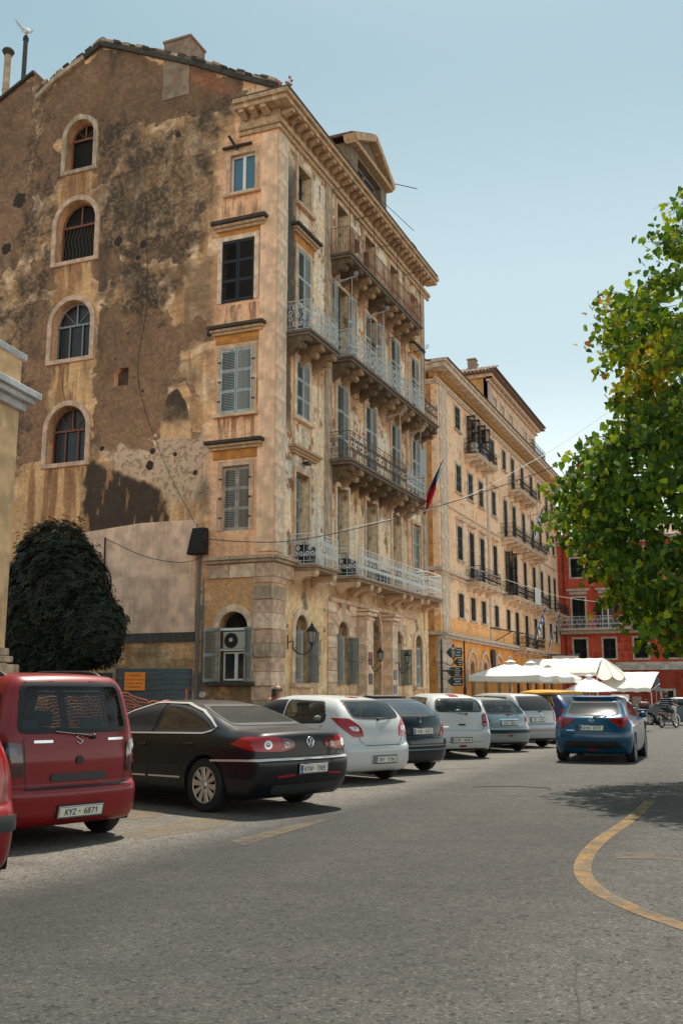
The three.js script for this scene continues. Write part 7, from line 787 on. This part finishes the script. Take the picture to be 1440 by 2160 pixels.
buildCar(hatch({
  name: 'taxi', category: 'taxi', label: 'dark blue taxi with bright yellow roof at the far end of the parked row', heading: 54, rr: [-5.35, -33.5], paint: paint(.010, .045, .14, { rough: .3 }), len: 4.36, w: .90, h: 1.6, wheel: .33, track: .77, axF: -1.4, axR: 1.3, belt: 1.03, rim: five,
  rear: [[.15, 1.95], [.25, 2.1], [.4, 2.16], [.6, 2.18], [.7, 2.13], [.95, 2.08], [1.1, 2.0], [1.3, 1.78], [1.5, 1.5], [1.6, 1.35]],
  windows: [...hatchWin(-1.1, .1, 1.45, 1.6, 1.04), { deg: 0, pts: symm([.66, 1.1], [.54, 1.46]), r: .1, frit: .03, mat: privacyM, name: 'rear_window' }, { deg: 180, pts: symm([.66, 1.06], [.54, 1.5]), r: .08, name: 'windscreen' }],
  lamps: both({ deg: -36, pts: [[.3, 1.05, .05], [.55, 1.03, .05], [.62, .88, .06], [.42, .85, .05]] }),
  lines: [...hatchSeams(.12, 1.35), ...bothLines({ name: 'chrome_strip', pts: [[-1.1, 1.02], [1.3, 1.07], [1.42, 1.16], [1.2, 1.44]], w: .03, off: .012, mat: chromeM })], panels: [{ name: 'yellow_roof', deg: 'top', pts: [[-.58, -.42], [.58, -.42], [.62, .6], [.56, 1.36], [-.56, 1.36], [-.62, .6]], r: .1, off: .075, skirt: .09, mat: paint(.75, .36, .02, { rough: .5 }) }],
  plate: ['TAA-1042', 0, .82, true], mirror: [-.8, 1.06], cabin: [-.6, 1.2],
}));
// the blue car on the move
{
  const paintB = paint(.004, .066, .135, { rough: .3, metal: .15 }), track = .76, axR = 1.22;
  const rim = { n: 5, pair: true, w: .06, flare: 1.2 };
  buildCar(hatch({
    name: 'moving_car', label: 'bright blue hatchback driving away along the road', heading: 1, rr: [-2.88, -23.9], paint: paintB, len: 4.0, w: .875, h: 1.455, wheel: .315, tw: .215, track, axF: -1.32, axR, belt: .95, rim, rimMat: M(.18, .18, .18, .4, { metalness: .6 }), arch: .36,
    half: [[.15, .78], [.25, .835], [.42, .865], [.62, .875], [.8, .868], [.92, .82], [1.05, .725], [1.3, .625], [1.455, .54]],
    rear: [[.15, 1.74], [.26, 1.86], [.4, 1.96], [.55, 2.0], [.68, 1.99], [.76, 1.95], [.9, 1.90], [.98, 1.86], [1.08, 1.70], [1.25, 1.46], [1.38, 1.33], [1.455, 1.25]],
    windows: [...sides({ pts: [[-1.12, .95, .03], [.05, .97, .03], [.05, 1.36, .03], [-.45, 1.34, .15]], frit: .03 }), ...sides({ pts: [[.11, .97, .03], [.95, 1.05, .1], [.72, 1.3, .15], [.11, 1.36, .03]], frit: .03 }), { deg: 0, pts: [[-.6, 1.07, .04], [-.45, 1.02, .05], [.45, 1.02, .05], [.6, 1.07, .04], [.52, 1.34, .05], [-.52, 1.34, .05]], frit: .03, mat: dustGlassM, name: 'rear_window' }, { deg: 180, pts: symm([.66, 1.0], [.54, 1.4]), r: .08, name: 'windscreen' }],
    lamps: both({ deg: -38, pts: [[.40, 1.0, .02], [.66, .975, .03], [.86, .955, .02], [.80, .90, .03], [.68, .80, .03], [.58, .755, .04], [.52, .86, .03]], inner: [{ pts: [[.60, .94], [.70, .93], [.66, .84], [.61, .81]], mat: darkLensM }, { pts: [[.48, .97], [.56, .96], [.58, .92], [.53, .92]], mat: M(.5, .1, .1, .15, { clearcoat: 1 }), name: 'bright_lens' }] }),
    lines: [...hatchSeams(.08, 1.05), { deg: 0, pts: [[-.68, .98], [-.62, .78], [-.46, .64], [.46, .64], [.62, .78], [.68, .98]], w: .012 }, { deg: 0, pts: [[-.36, .82], [-.31, .70]], w: .02 }, ...bothLines({ name: 'panel_crease', pts: [[-1.6, .80], [-.6, .70], [.4, .74], [1.5, .86]], w: .012, mat: M(.005, .05, .09, .4) })],
    panels: [{ name: 'diffuser', deg: 0, pts: [[-.68, .335], [.68, .335], [.56, .48], [-.56, .48]], mat: blackM, r: .03, off: .012 }, { name: 'plate_recess', deg: 0, pts: symm([.31, .70], [.36, .84]), mat: M(.004, .05, .09, .5), r: .03, off: .002 }, { name: 'brake_lamp', deg: 0, pts: symm([.14, 1.37], [.13, 1.39]), mat: redLensM, r: .008 }, { name: 'roof_spoiler', deg: 0, pts: symm([.56, 1.385], [.52, 1.41]), mat: paintB, off: .07, skirt: .08, r: .012 }, { name: 'name_badge', deg: 0, pts: [[-.56, .70], [-.38, .70], [-.38, .72], [-.56, .72]], mat: chromeM, r: .006, off: .004 }, { name: 'reflector_strip', deg: 0, pts: symm([.12, .27], [.12, .3]), mat: redLensM, r: .008 }],
    plate: ['KYN-8777', 0, .765, true], emblem: ['ring', 0, .935, .05], wiper: [.06, 1.0, .34, 1.04], mirror: [-.85, .99], handles: [[.0, .84]], cabin: [-.65, 1.2], antenna: [1.05, .14],
  }));
}
buildCar(hatch({
  label: 'dark red car at the left edge, only its tail lamp and rear bumper showing', heading: 58, rr: [-5.74, -6.42], paint: paint(.22, .008, .008, { rough: .4, coat: .4 }), len: 3.95, w: .84, h: 1.5, wheel: .30, track: .72, axF: -1.3, axR: 1.2, belt: .98, rim: cover, grid: .06,
  rear: [[.15, 1.76], [.25, 1.9], [.4, 1.96], [.55, 1.98], [.63, 1.96], [.67, 1.9], [.9, 1.87], [1.1, 1.8], [1.3, 1.6], [1.5, 1.3]],
  windows: [{ deg: 0, pts: symm([.62, 1.06], [.52, 1.4]), r: .1, mat: privacyM, name: 'rear_window' }, ...hatchWin(-1.0, .12, 1.3, 1.5, .98).map(w => ({ ...w, mat: privacyM }))],
  lamps: both({ deg: -36, pts: [[.40, 1.1, .05], [.58, 1.05, .05], [.66, .74, .05], [.5, .70, .05]], inner: [{ pts: [[.53, .9], [.6, .88], [.62, .8], [.55, .8]] }] }), panels: [{ name: 'bumper_strip', deg: 0, pts: symm([.82, .49], [.82, .60]), off: .018, r: .03 }, { name: 'bumper_strip', deg: 40, pts: [[-1.7, .49], [-.66, .49], [-.66, .60], [-1.7, .60]], off: .018, r: .03 }], mirror: [-.72, 1.0],
}));
for (const [label, pos, heading, p, h] of [['small white car half hidden behind the moving blue hatchback', [-6.9, -57.5], 10, paint(.6, .6, .58, { rough: .4 }), 1.5], ['grey car at the right edge beyond the moped', [-2.9, -55.5], 80, paint(.12, .14, .15, { rough: .3 }), 1.42]]) buildCar(hatch({ name: 'distant_car', label, heading, rr: pos, pos, paint: p, len: 3.9, w: .84, h, wheel: .29, track: .72, axF: -1.25, axR: 1.2, belt: .98, rim: five, grid: .08, rear: [[.15, 1.74], [.25, 1.88], [.4, 1.94], [.55, 1.95], [.66, 1.9], [.9, 1.85], [1.1, 1.75], [1.3, 1.5], [1.5, 1.25]], windows: [...hatchWin(-1.0, .12, 1.25, h, .98), { deg: 0, pts: symm([.62, 1.05], [.52, h - .1]), r: .1, mat: privacyM, name: 'rear_window' }, { deg: 180, pts: symm([.66, 1.02], [.54, h - .08]), r: .08, name: 'windscreen' }].map(w => ({ ...w, mat: privacyM })), lamps: both({ deg: -36, pts: [[.40, 1.0, .05], [.55, .98, .05], [.62, .76, .05], [.48, .74, .05]] }), plate: ['KYB-2210', 0, .5, true], mirror: [-.72, 1.0] }));
// ---------------------------------------------------------------- people and motorbikes
function blob(bones, res, k = .035) {                               // tapered capsules joined smoothly, meshed as one skin; bones: [ax, ay, az, ra, bx, by, bz, rb]
  const lo = [1e9, 1e9, 1e9], hi = [-1e9, -1e9, -1e9]; for (const b of bones) for (const o of [0, 4]) for (let q = 0; q < 3; q++) { lo[q] = Math.min(lo[q], b[o + q] - b[o + 3] - .05); hi[q] = Math.max(hi[q], b[o + q] + b[o + 3] + .05); }
  const S = Math.max(hi[0] - lo[0], hi[1] - lo[1], hi[2] - lo[2]) / 2 * 1.06, c = [0, 1, 2].map(q => (lo[q] + hi[q]) / 2), mc = new MarchingCubes(res, undefined, false, false, 60000), h = res / 2;
  const d = (x, y, z) => { let r = 1e9; for (const b of bones) { const ex = b[4] - b[0], ey = b[5] - b[1], ez = b[6] - b[2], px = x - b[0], py = y - b[1], pz = z - b[2], t = clamp((px * ex + py * ey + pz * ez) / (ex * ex + ey * ey + ez * ez + 1e-9)), dd = Math.hypot(px - ex * t, py - ey * t, pz - ez * t) - lerp(b[3], b[7], t), m = Math.max(k - Math.abs(r - dd), 0) / k; r = Math.min(r, dd) - m * m * k * .25; } return r; };
  for (let z = 0; z < res; z++) for (let y = 0; y < res; y++) for (let x = 0; x < res; x++) mc.field[x + y * res + z * res * res] = -d(c[0] + (x - h) / h * S, c[1] + (y - h) / h * S, c[2] + (z - h) / h * S);
  mc.isolation = 0; mc.update(); const n = mc.count, P = new Float32Array(n * 3), N = new Float32Array(n * 3); const e = .004; for (let i = 0; i < n; i++) { const x = c[0] + mc.positionArray[i * 3] * S, y = c[1] + mc.positionArray[i * 3 + 1] * S, z = c[2] + mc.positionArray[i * 3 + 2] * S; P.set([x, y, z], i * 3); const g = new V3(d(x + e, y, z) - d(x - e, y, z), d(x, y + e, z) - d(x, y - e, z), d(x, y, z + e) - d(x, y, z - e)).normalize(); N.set([g.x, g.y, g.z], i * 3); }
  const g = new THREE.BufferGeometry(); g.setAttribute('position', new THREE.BufferAttribute(P, 3)); g.setAttribute('normal', new THREE.BufferAttribute(N, 3)); g.setIndex(Array.from({ length: n }, (_, i) => i)); const A = new V3(), B = new V3(), C = new V3(), M_ = new V3(), id = []; for (let i = 0; i < n; i += 3) { A.fromArray(P, i * 3); B.fromArray(P, i * 3 + 3).sub(A); C.fromArray(P, i * 3 + 6).sub(A); M_.fromArray(N, i * 3); id.push(...(B.cross(C).dot(M_) < 0 ? [i, i + 2, i + 1] : [i, i + 1, i + 2])); } g.setIndex(id); return plain(g);
}
const skinM = M(.46, .23, .14, .6), hairM = M(.03, .022, .017, .8);
const hand = (x, y, z, s, dx, dy, dz) => { const b = [[x, y, z, .034, x + dx * .06, y + dy * .06, z + dz * .06, .036]]; const f = new V3(dx, dy, dz).normalize(), side = new V3(0, 0, 1).cross(f).lengthSq() > .01 ? new V3(0, 0, 1).cross(f).normalize() : new V3(1, 0, 0); for (let i = 0; i < 4; i++) { const o = (i - 1.5) * .02, l = [.055, .07, .075, .06][i], px = x + f.x * .075 + side.x * o, py = y + f.y * .075 + side.y * o, pz = z + f.z * .075 + side.z * o; b.push([px, py, pz, .011, px + f.x * l * .6, py + f.y * l * .6, pz + f.z * l * .6, .0095], [px + f.x * l * .6, py + f.y * l * .6, pz + f.z * l * .6, .0095, px + f.x * l * .8 - .0, py + f.y * l * .8 - .03, pz + f.z * l * .8, .008]); } b.push([x, y, z, .013, x + f.x * .05 + side.x * s * .045, y + f.y * .05 + side.y * s * .045, z + f.z * .05 + side.z * s * .045, .011]); return b; };
const headBones = (x, y, z, fx, fz) => [[x, y - .02, z, .078, x + fx * .03, y + .045, z + fz * .03, .09], [x + fx * .02, y - .075, z + fz * .02, .058, x + fx * .045, y - .085, z + fz * .045, .04], [x + fx * .095, y + .005, z + fz * .095, .014, x + fx * .115, y - .025, z + fz * .115, .017], [x - fz * .082, y - .02, z + fx * .082, .016, x - fz * .085, y + .02, z + fx * .085, .02], [x + fz * .082, y - .02, z - fx * .082, .016, x + fz * .085, y + .02, z - fx * .085, .02]];
function face(root, x, y, z, fx, fz) { for (const s of [-1, 1]) { part('eye', new THREE.SphereGeometry(.012, 8, 6).translate(x + fx * .105 - fz * s * .034, y + .012, z + fz * .105 + fx * s * .034), M(.05, .03, .02, .3), root); } part('mouth', mv(rbox(.05, .01, .012, .004, 1).rotateY(Math.atan2(fx, fz)), x + fx * .1, y - .062, z + fz * .1), M(.3, .1, .08, .6), root); }
{ // a walker behind the white hatchback
  const o = thing('person', 'bare-shouldered person in a dark cap walking beside the old house', 'person', [-10.42, 0, -21.1]);
  const fx = .5, fz = .86; part('body', blob([...headBones(0, 1.57, 0, fx, fz), [0, 1.38, 0, .055, 0, 1.5, 0, .055], [0, 1.1, 0, .13, 0, 1.3, 0, .14], [0, .95, 0, .125, 0, 1.1, 0, .125], [-.17, 1.36, .0, .07, .17, 1.36, 0, .07], [-.19, 1.36, 0, .06, -.25, 1.08, .02, .042], [-.25, 1.08, .02, .042, -.22, .84, .08, .03], [.19, 1.36, 0, .06, .26, 1.1, .0, .042], [.26, 1.1, 0, .042, .26, .86, .1, .03], [-.09, .92, 0, .095, -.1, .5, .08, .06], [-.1, .5, .08, .06, -.1, .09, -.02, .04], [.09, .92, 0, .095, .1, .5, -.06, .06], [.1, .5, -.06, .06, .1, .09, -.2, .04], [-.1, .05, -.02, .045, -.1, .03, .16, .035], [.1, .05, -.2, .045, .1, .03, -.04, .035], ...hand(-.22, .84, .08, 1, 0, -1, .15), ...hand(.26, .86, .1, -1, 0, -1, .15)], 84, .03), skinM, o);
  face(o, 0, 1.57, 0, fx, fz); const cap = new THREE.SphereGeometry(.108, 20, 10, 0, 2 * PI, 0, PI * .52); cap.scale(1, .95, 1.08); part('cap', [mv(plain(cap), .005, 1.60, .005), mv(rbox(.15, .015, .11, .006, 1).rotateY(Math.atan2(fx, fz)), fx * .13, 1.605, fz * .13)], M(.015, .017, .022, .8), o);
  const sh = blob([[0, .95, 0, .14, 0, .84, 0, .14], [-.09, .9, 0, .115, -.1, .52, .08, .095], [.09, .9, 0, .115, .1, .52, -.06, .095]], 40, .04); part('shorts', sh, M(.06, .08, .12, .9), o);
}
const tyreG = (r, w) => plain(new THREE.TorusGeometry(r - w / 2, w / 2, 10, 32).rotateY(PI / 2)), spokes = (r, n) => { const g = [plain(new THREE.TorusGeometry(r, .014, 6, 28).rotateY(PI / 2)), plain(new THREE.CylinderGeometry(.045, .045, .12, 14).rotateZ(PI / 2))]; for (let i = 0; i < n; i++) { const a = 2 * PI * i / n; g.push(bar([0, 0, 0], [0, r * Math.sin(a), r * Math.cos(a)], .016, 5, .012)); } return merge(g); };
function bikeWheels(o, r, w, zf, zr, rimM) { for (const z of [zf, zr]) { const t = part('wheel', tyreG(r, w), rubberM, o, { at: [0, r, z] }); part('rim', spokes(r - w, 5), rimM, t); } }
{ // moped with its rider; travels towards -z in its own axes
  const at = [-4.28, 0, -50.25], turn = R(-26), o = thing('moped', 'small pale green and black moped ridden along the road', 'motorbike', at, turn, undefined), rm = M(.6, .58, .52, .4, { metalness: .6 }), pale = M(.50, .62, .58, .4, { clearcoat: .6 });
  bikeWheels(o, .29, .085, -.62, .60, rm); part('frame', [tube([[0, .86, -.42], [0, .62, -.3], [0, .42, -.1], [0, .45, .2], [0, .66, .62]], .035, 24, 7), bar([0, .42, 0], [.0, .29, .6], .03), bar([-.07, .3, .6], [-.07, .66, .5], .02), bar([.07, .3, .6], [.07, .66, .5], .02)], blackM, o); part('engine', [mv(rbox(.24, .2, .3, .05), 0, .36, -.02), bar([.12, .26, .1], [.13, .3, .68], .035, 8)], M(.18, .18, .18, .4, { metalness: .7 }), o); part('seat', mv(rbox(.24, .1, .62, .045), 0, .76, .3), blackM, o); part('tail_fairing', mv(rbox(.2, .14, .42, .05), 0, .66, .5), M(.03, .04, .04, .3, { clearcoat: 1 }), o); part('leg_shield', [mv(rbox(.34, .46, .05, .024).rotateX(-.25), 0, .62, -.42), mv(rbox(.16, .2, .14, .05), 0, .9, -.5)], pale, o); part('front_fork', [bar([-.07, .29, -.62], [-.07, .8, -.46], .024), bar([.07, .29, -.62], [.07, .8, -.46], .024)], rm, o); part('front_fender', plain(new THREE.TorusGeometry(.32, .05, 6, 20, PI * .8).rotateY(PI / 2).rotateX(-.3).translate(0, .29, -.62)), pale, o); part('handlebar', [tube([[-.33, 1.0, -.36], [-.15, 1.02, -.44], [0, .94, -.46], [.15, 1.02, -.44], [.33, 1.0, -.36]], .015, 20, 6), bar([-.2, 1.02, -.42], [-.3, 1.2, -.42], .008), bar([.2, 1.02, -.42], [.3, 1.2, -.42], .008), mv(rbox(.1, .07, .03, .015), -.31, 1.22, -.42), mv(rbox(.1, .07, .03, .015), .31, 1.22, -.42)], blackM, o); part('headlamp', plain(new THREE.SphereGeometry(.085, 14, 10).translate(0, .92, -.6)), clearLensM, o); part('tail_lamp', mv(rbox(.16, .08, .05, .02), 0, .66, .73), redLensM, o); part('number_plate', mv(rbox(.2, .16, .012, .005, 1), 0, .48, .76), plateM, o); part('rear_fender', mv(rbox(.14, .2, .04, .02, 1).rotateX(.3), 0, .5, .73), blackM, o);
  const p = thing('person', 'rider in a black and white striped shirt and dark shorts on the moped', 'person', at, turn), H = [0, 1.56, .1];
  part('body', blob([...headBones(H[0], H[1], H[2], 0, -1), [0, 1.36, .16, .055, 0, 1.48, .13, .055], [0, 1.05, .24, .14, 0, 1.28, .18, .145], [0, .87, .27, .135, 0, 1.05, .24, .13], [-.18, 1.33, .16, .065, .18, 1.33, .16, .065], [-.21, 1.32, .15, .055, -.30, 1.1, -.02, .042], [-.30, 1.1, -.02, .04, -.30, 1.03, -.28, .03], [.21, 1.32, .15, .055, .30, 1.1, -.02, .042], [.30, 1.1, -.02, .04, .30, 1.03, -.28, .03], ...hand(-.3, 1.03, -.29, 1, 0, -.05, -1), ...hand(.3, 1.03, -.29, -1, 0, -.05, -1), [-.1, .86, .24, .1, -.18, .74, -.16, .072], [-.18, .74, -.16, .065, -.17, .38, -.06, .045], [.1, .86, .24, .1, .18, .74, -.16, .072], [.18, .74, -.16, .065, .17, .38, -.06, .045], [-.17, .33, -.04, .045, -.17, .31, -.2, .035], [.17, .33, -.04, .045, .17, .31, -.2, .035]], 88, .03), skinM, p);
  face(p, ...H, 0, -1); const hair = new THREE.SphereGeometry(.112, 18, 12, 0, 2 * PI, 0, PI * .62); hair.rotateX(.45); part('hair', plain(mv(hair, H[0], H[1] + .028, H[2] + .012)), M(.07, .05, .035, .9), p);
  const st = dataTex(8, 64, (i, j, c) => { const v = j % 16 < 3 ? 205 : 22; c[0] = v; c[1] = v; c[2] = v + 4; }); const shirt = blob([[0, 1.06, .24, .158, 0, 1.28, .18, .163], [0, .9, .27, .155, 0, 1.06, .24, .15], [-.18, 1.33, .16, .082, .18, 1.33, .16, .082], [-.21, 1.32, .15, .076, -.26, 1.2, .06, .068], [.21, 1.32, .15, .076, .26, 1.2, .06, .068]], 56, .03); { const q = shirt.attributes.position, uv = shirt.attributes.uv; for (let i = 0; i < q.count; i++) uv.setXY(i, q.getX(i), q.getY(i) * 2.6); } part('striped_shirt', shirt, new THREE.MeshStandardMaterial({ map: st, roughness: .95 }), p);
  part('shorts', blob([[-.1, .86, .25, .125, -.17, .76, -.08, .098], [.1, .86, .25, .125, .17, .76, -.08, .098], [0, .88, .28, .155, 0, .92, .27, .15]], 44, .04), M(.025, .03, .035, .95), p); for (const s of [-1, 1]) part('shoe', mv(rbox(.09, .08, .25, .035), s * .17, .30, -.12), M(.12, .10, .09, .8), p);
}
{ const o = thing('scooter', 'parked dark scooter with a black top box seen from behind', 'motorbike', [-5.02, 0, -45.6], R(18)), rm = M(.5, .5, .48, .4, { metalness: .6 }); bikeWheels(o, .25, .1, -.66, .55, rm); part('rear_body', [mv(rbox(.34, .34, .75, .12, 3), 0, .62, .32), mv(rbox(.26, .3, .3, .08), 0, .42, .3)], M(.04, .045, .05, .3, { clearcoat: 1 }), o); part('seat', mv(rbox(.3, .12, .8, .05), 0, .84, .18), blackM, o); part('footboard', mv(rbox(.34, .08, .5, .03), 0, .34, -.25), blackM, o); part('front_shield', [mv(rbox(.42, .62, .08, .04).rotateX(-.22), 0, .68, -.55), mv(rbox(.22, .3, .2, .08), 0, .98, -.56)], M(.30, .31, .31, .35, { clearcoat: 1 }), o); part('windscreen', mv(rbox(.4, .42, .012, .005, 1).rotateX(-.3), .0, 1.24, -.58), M(.55, .42, .28, .1, { transmission: .6, thickness: 0 }), o); part('handlebar', [tube([[-.32, 1.04, -.42], [0, 1.0, -.52], [.32, 1.04, -.42]], .016, 12, 6), bar([-.2, 1.05, -.45], [-.32, 1.26, -.45], .009), bar([.2, 1.05, -.45], [.32, 1.26, -.45], .009), mv(rbox(.13, .08, .03, .015), -.34, 1.28, -.45), mv(rbox(.13, .08, .03, .015), .34, 1.28, -.45)], blackM, o); part('top_box', [mv(rbox(.44, .3, .42, .1, 3), 0, 1.08, .72), mv(rbox(.45, .03, .43, .012, 1), 0, 1.05, .72)], M(.022, .02, .022, .4), o); part('box_reflector', mv(rbox(.36, .05, .02, .01, 1), 0, 1.14, .935), redLensM, o); part('tail_lamp', mv(rbox(.26, .12, .06, .03), 0, .76, .7), redLensM, o); part('number_plate', mv(rbox(.2, .17, .012, .004, 1), 0, .5, .74), plateM, o); part('exhaust_pipe', bar([.2, .28, .1], [.22, .38, .72], .06, 10), M(.2, .2, .2, .4, { metalness: .8 }), o); part('fork', [bar([-.08, .25, -.66], [-.06, .8, -.55], .025), bar([.08, .25, -.66], [.06, .8, -.55], .025)], rm, o); }
renderer.render(scene, camera);
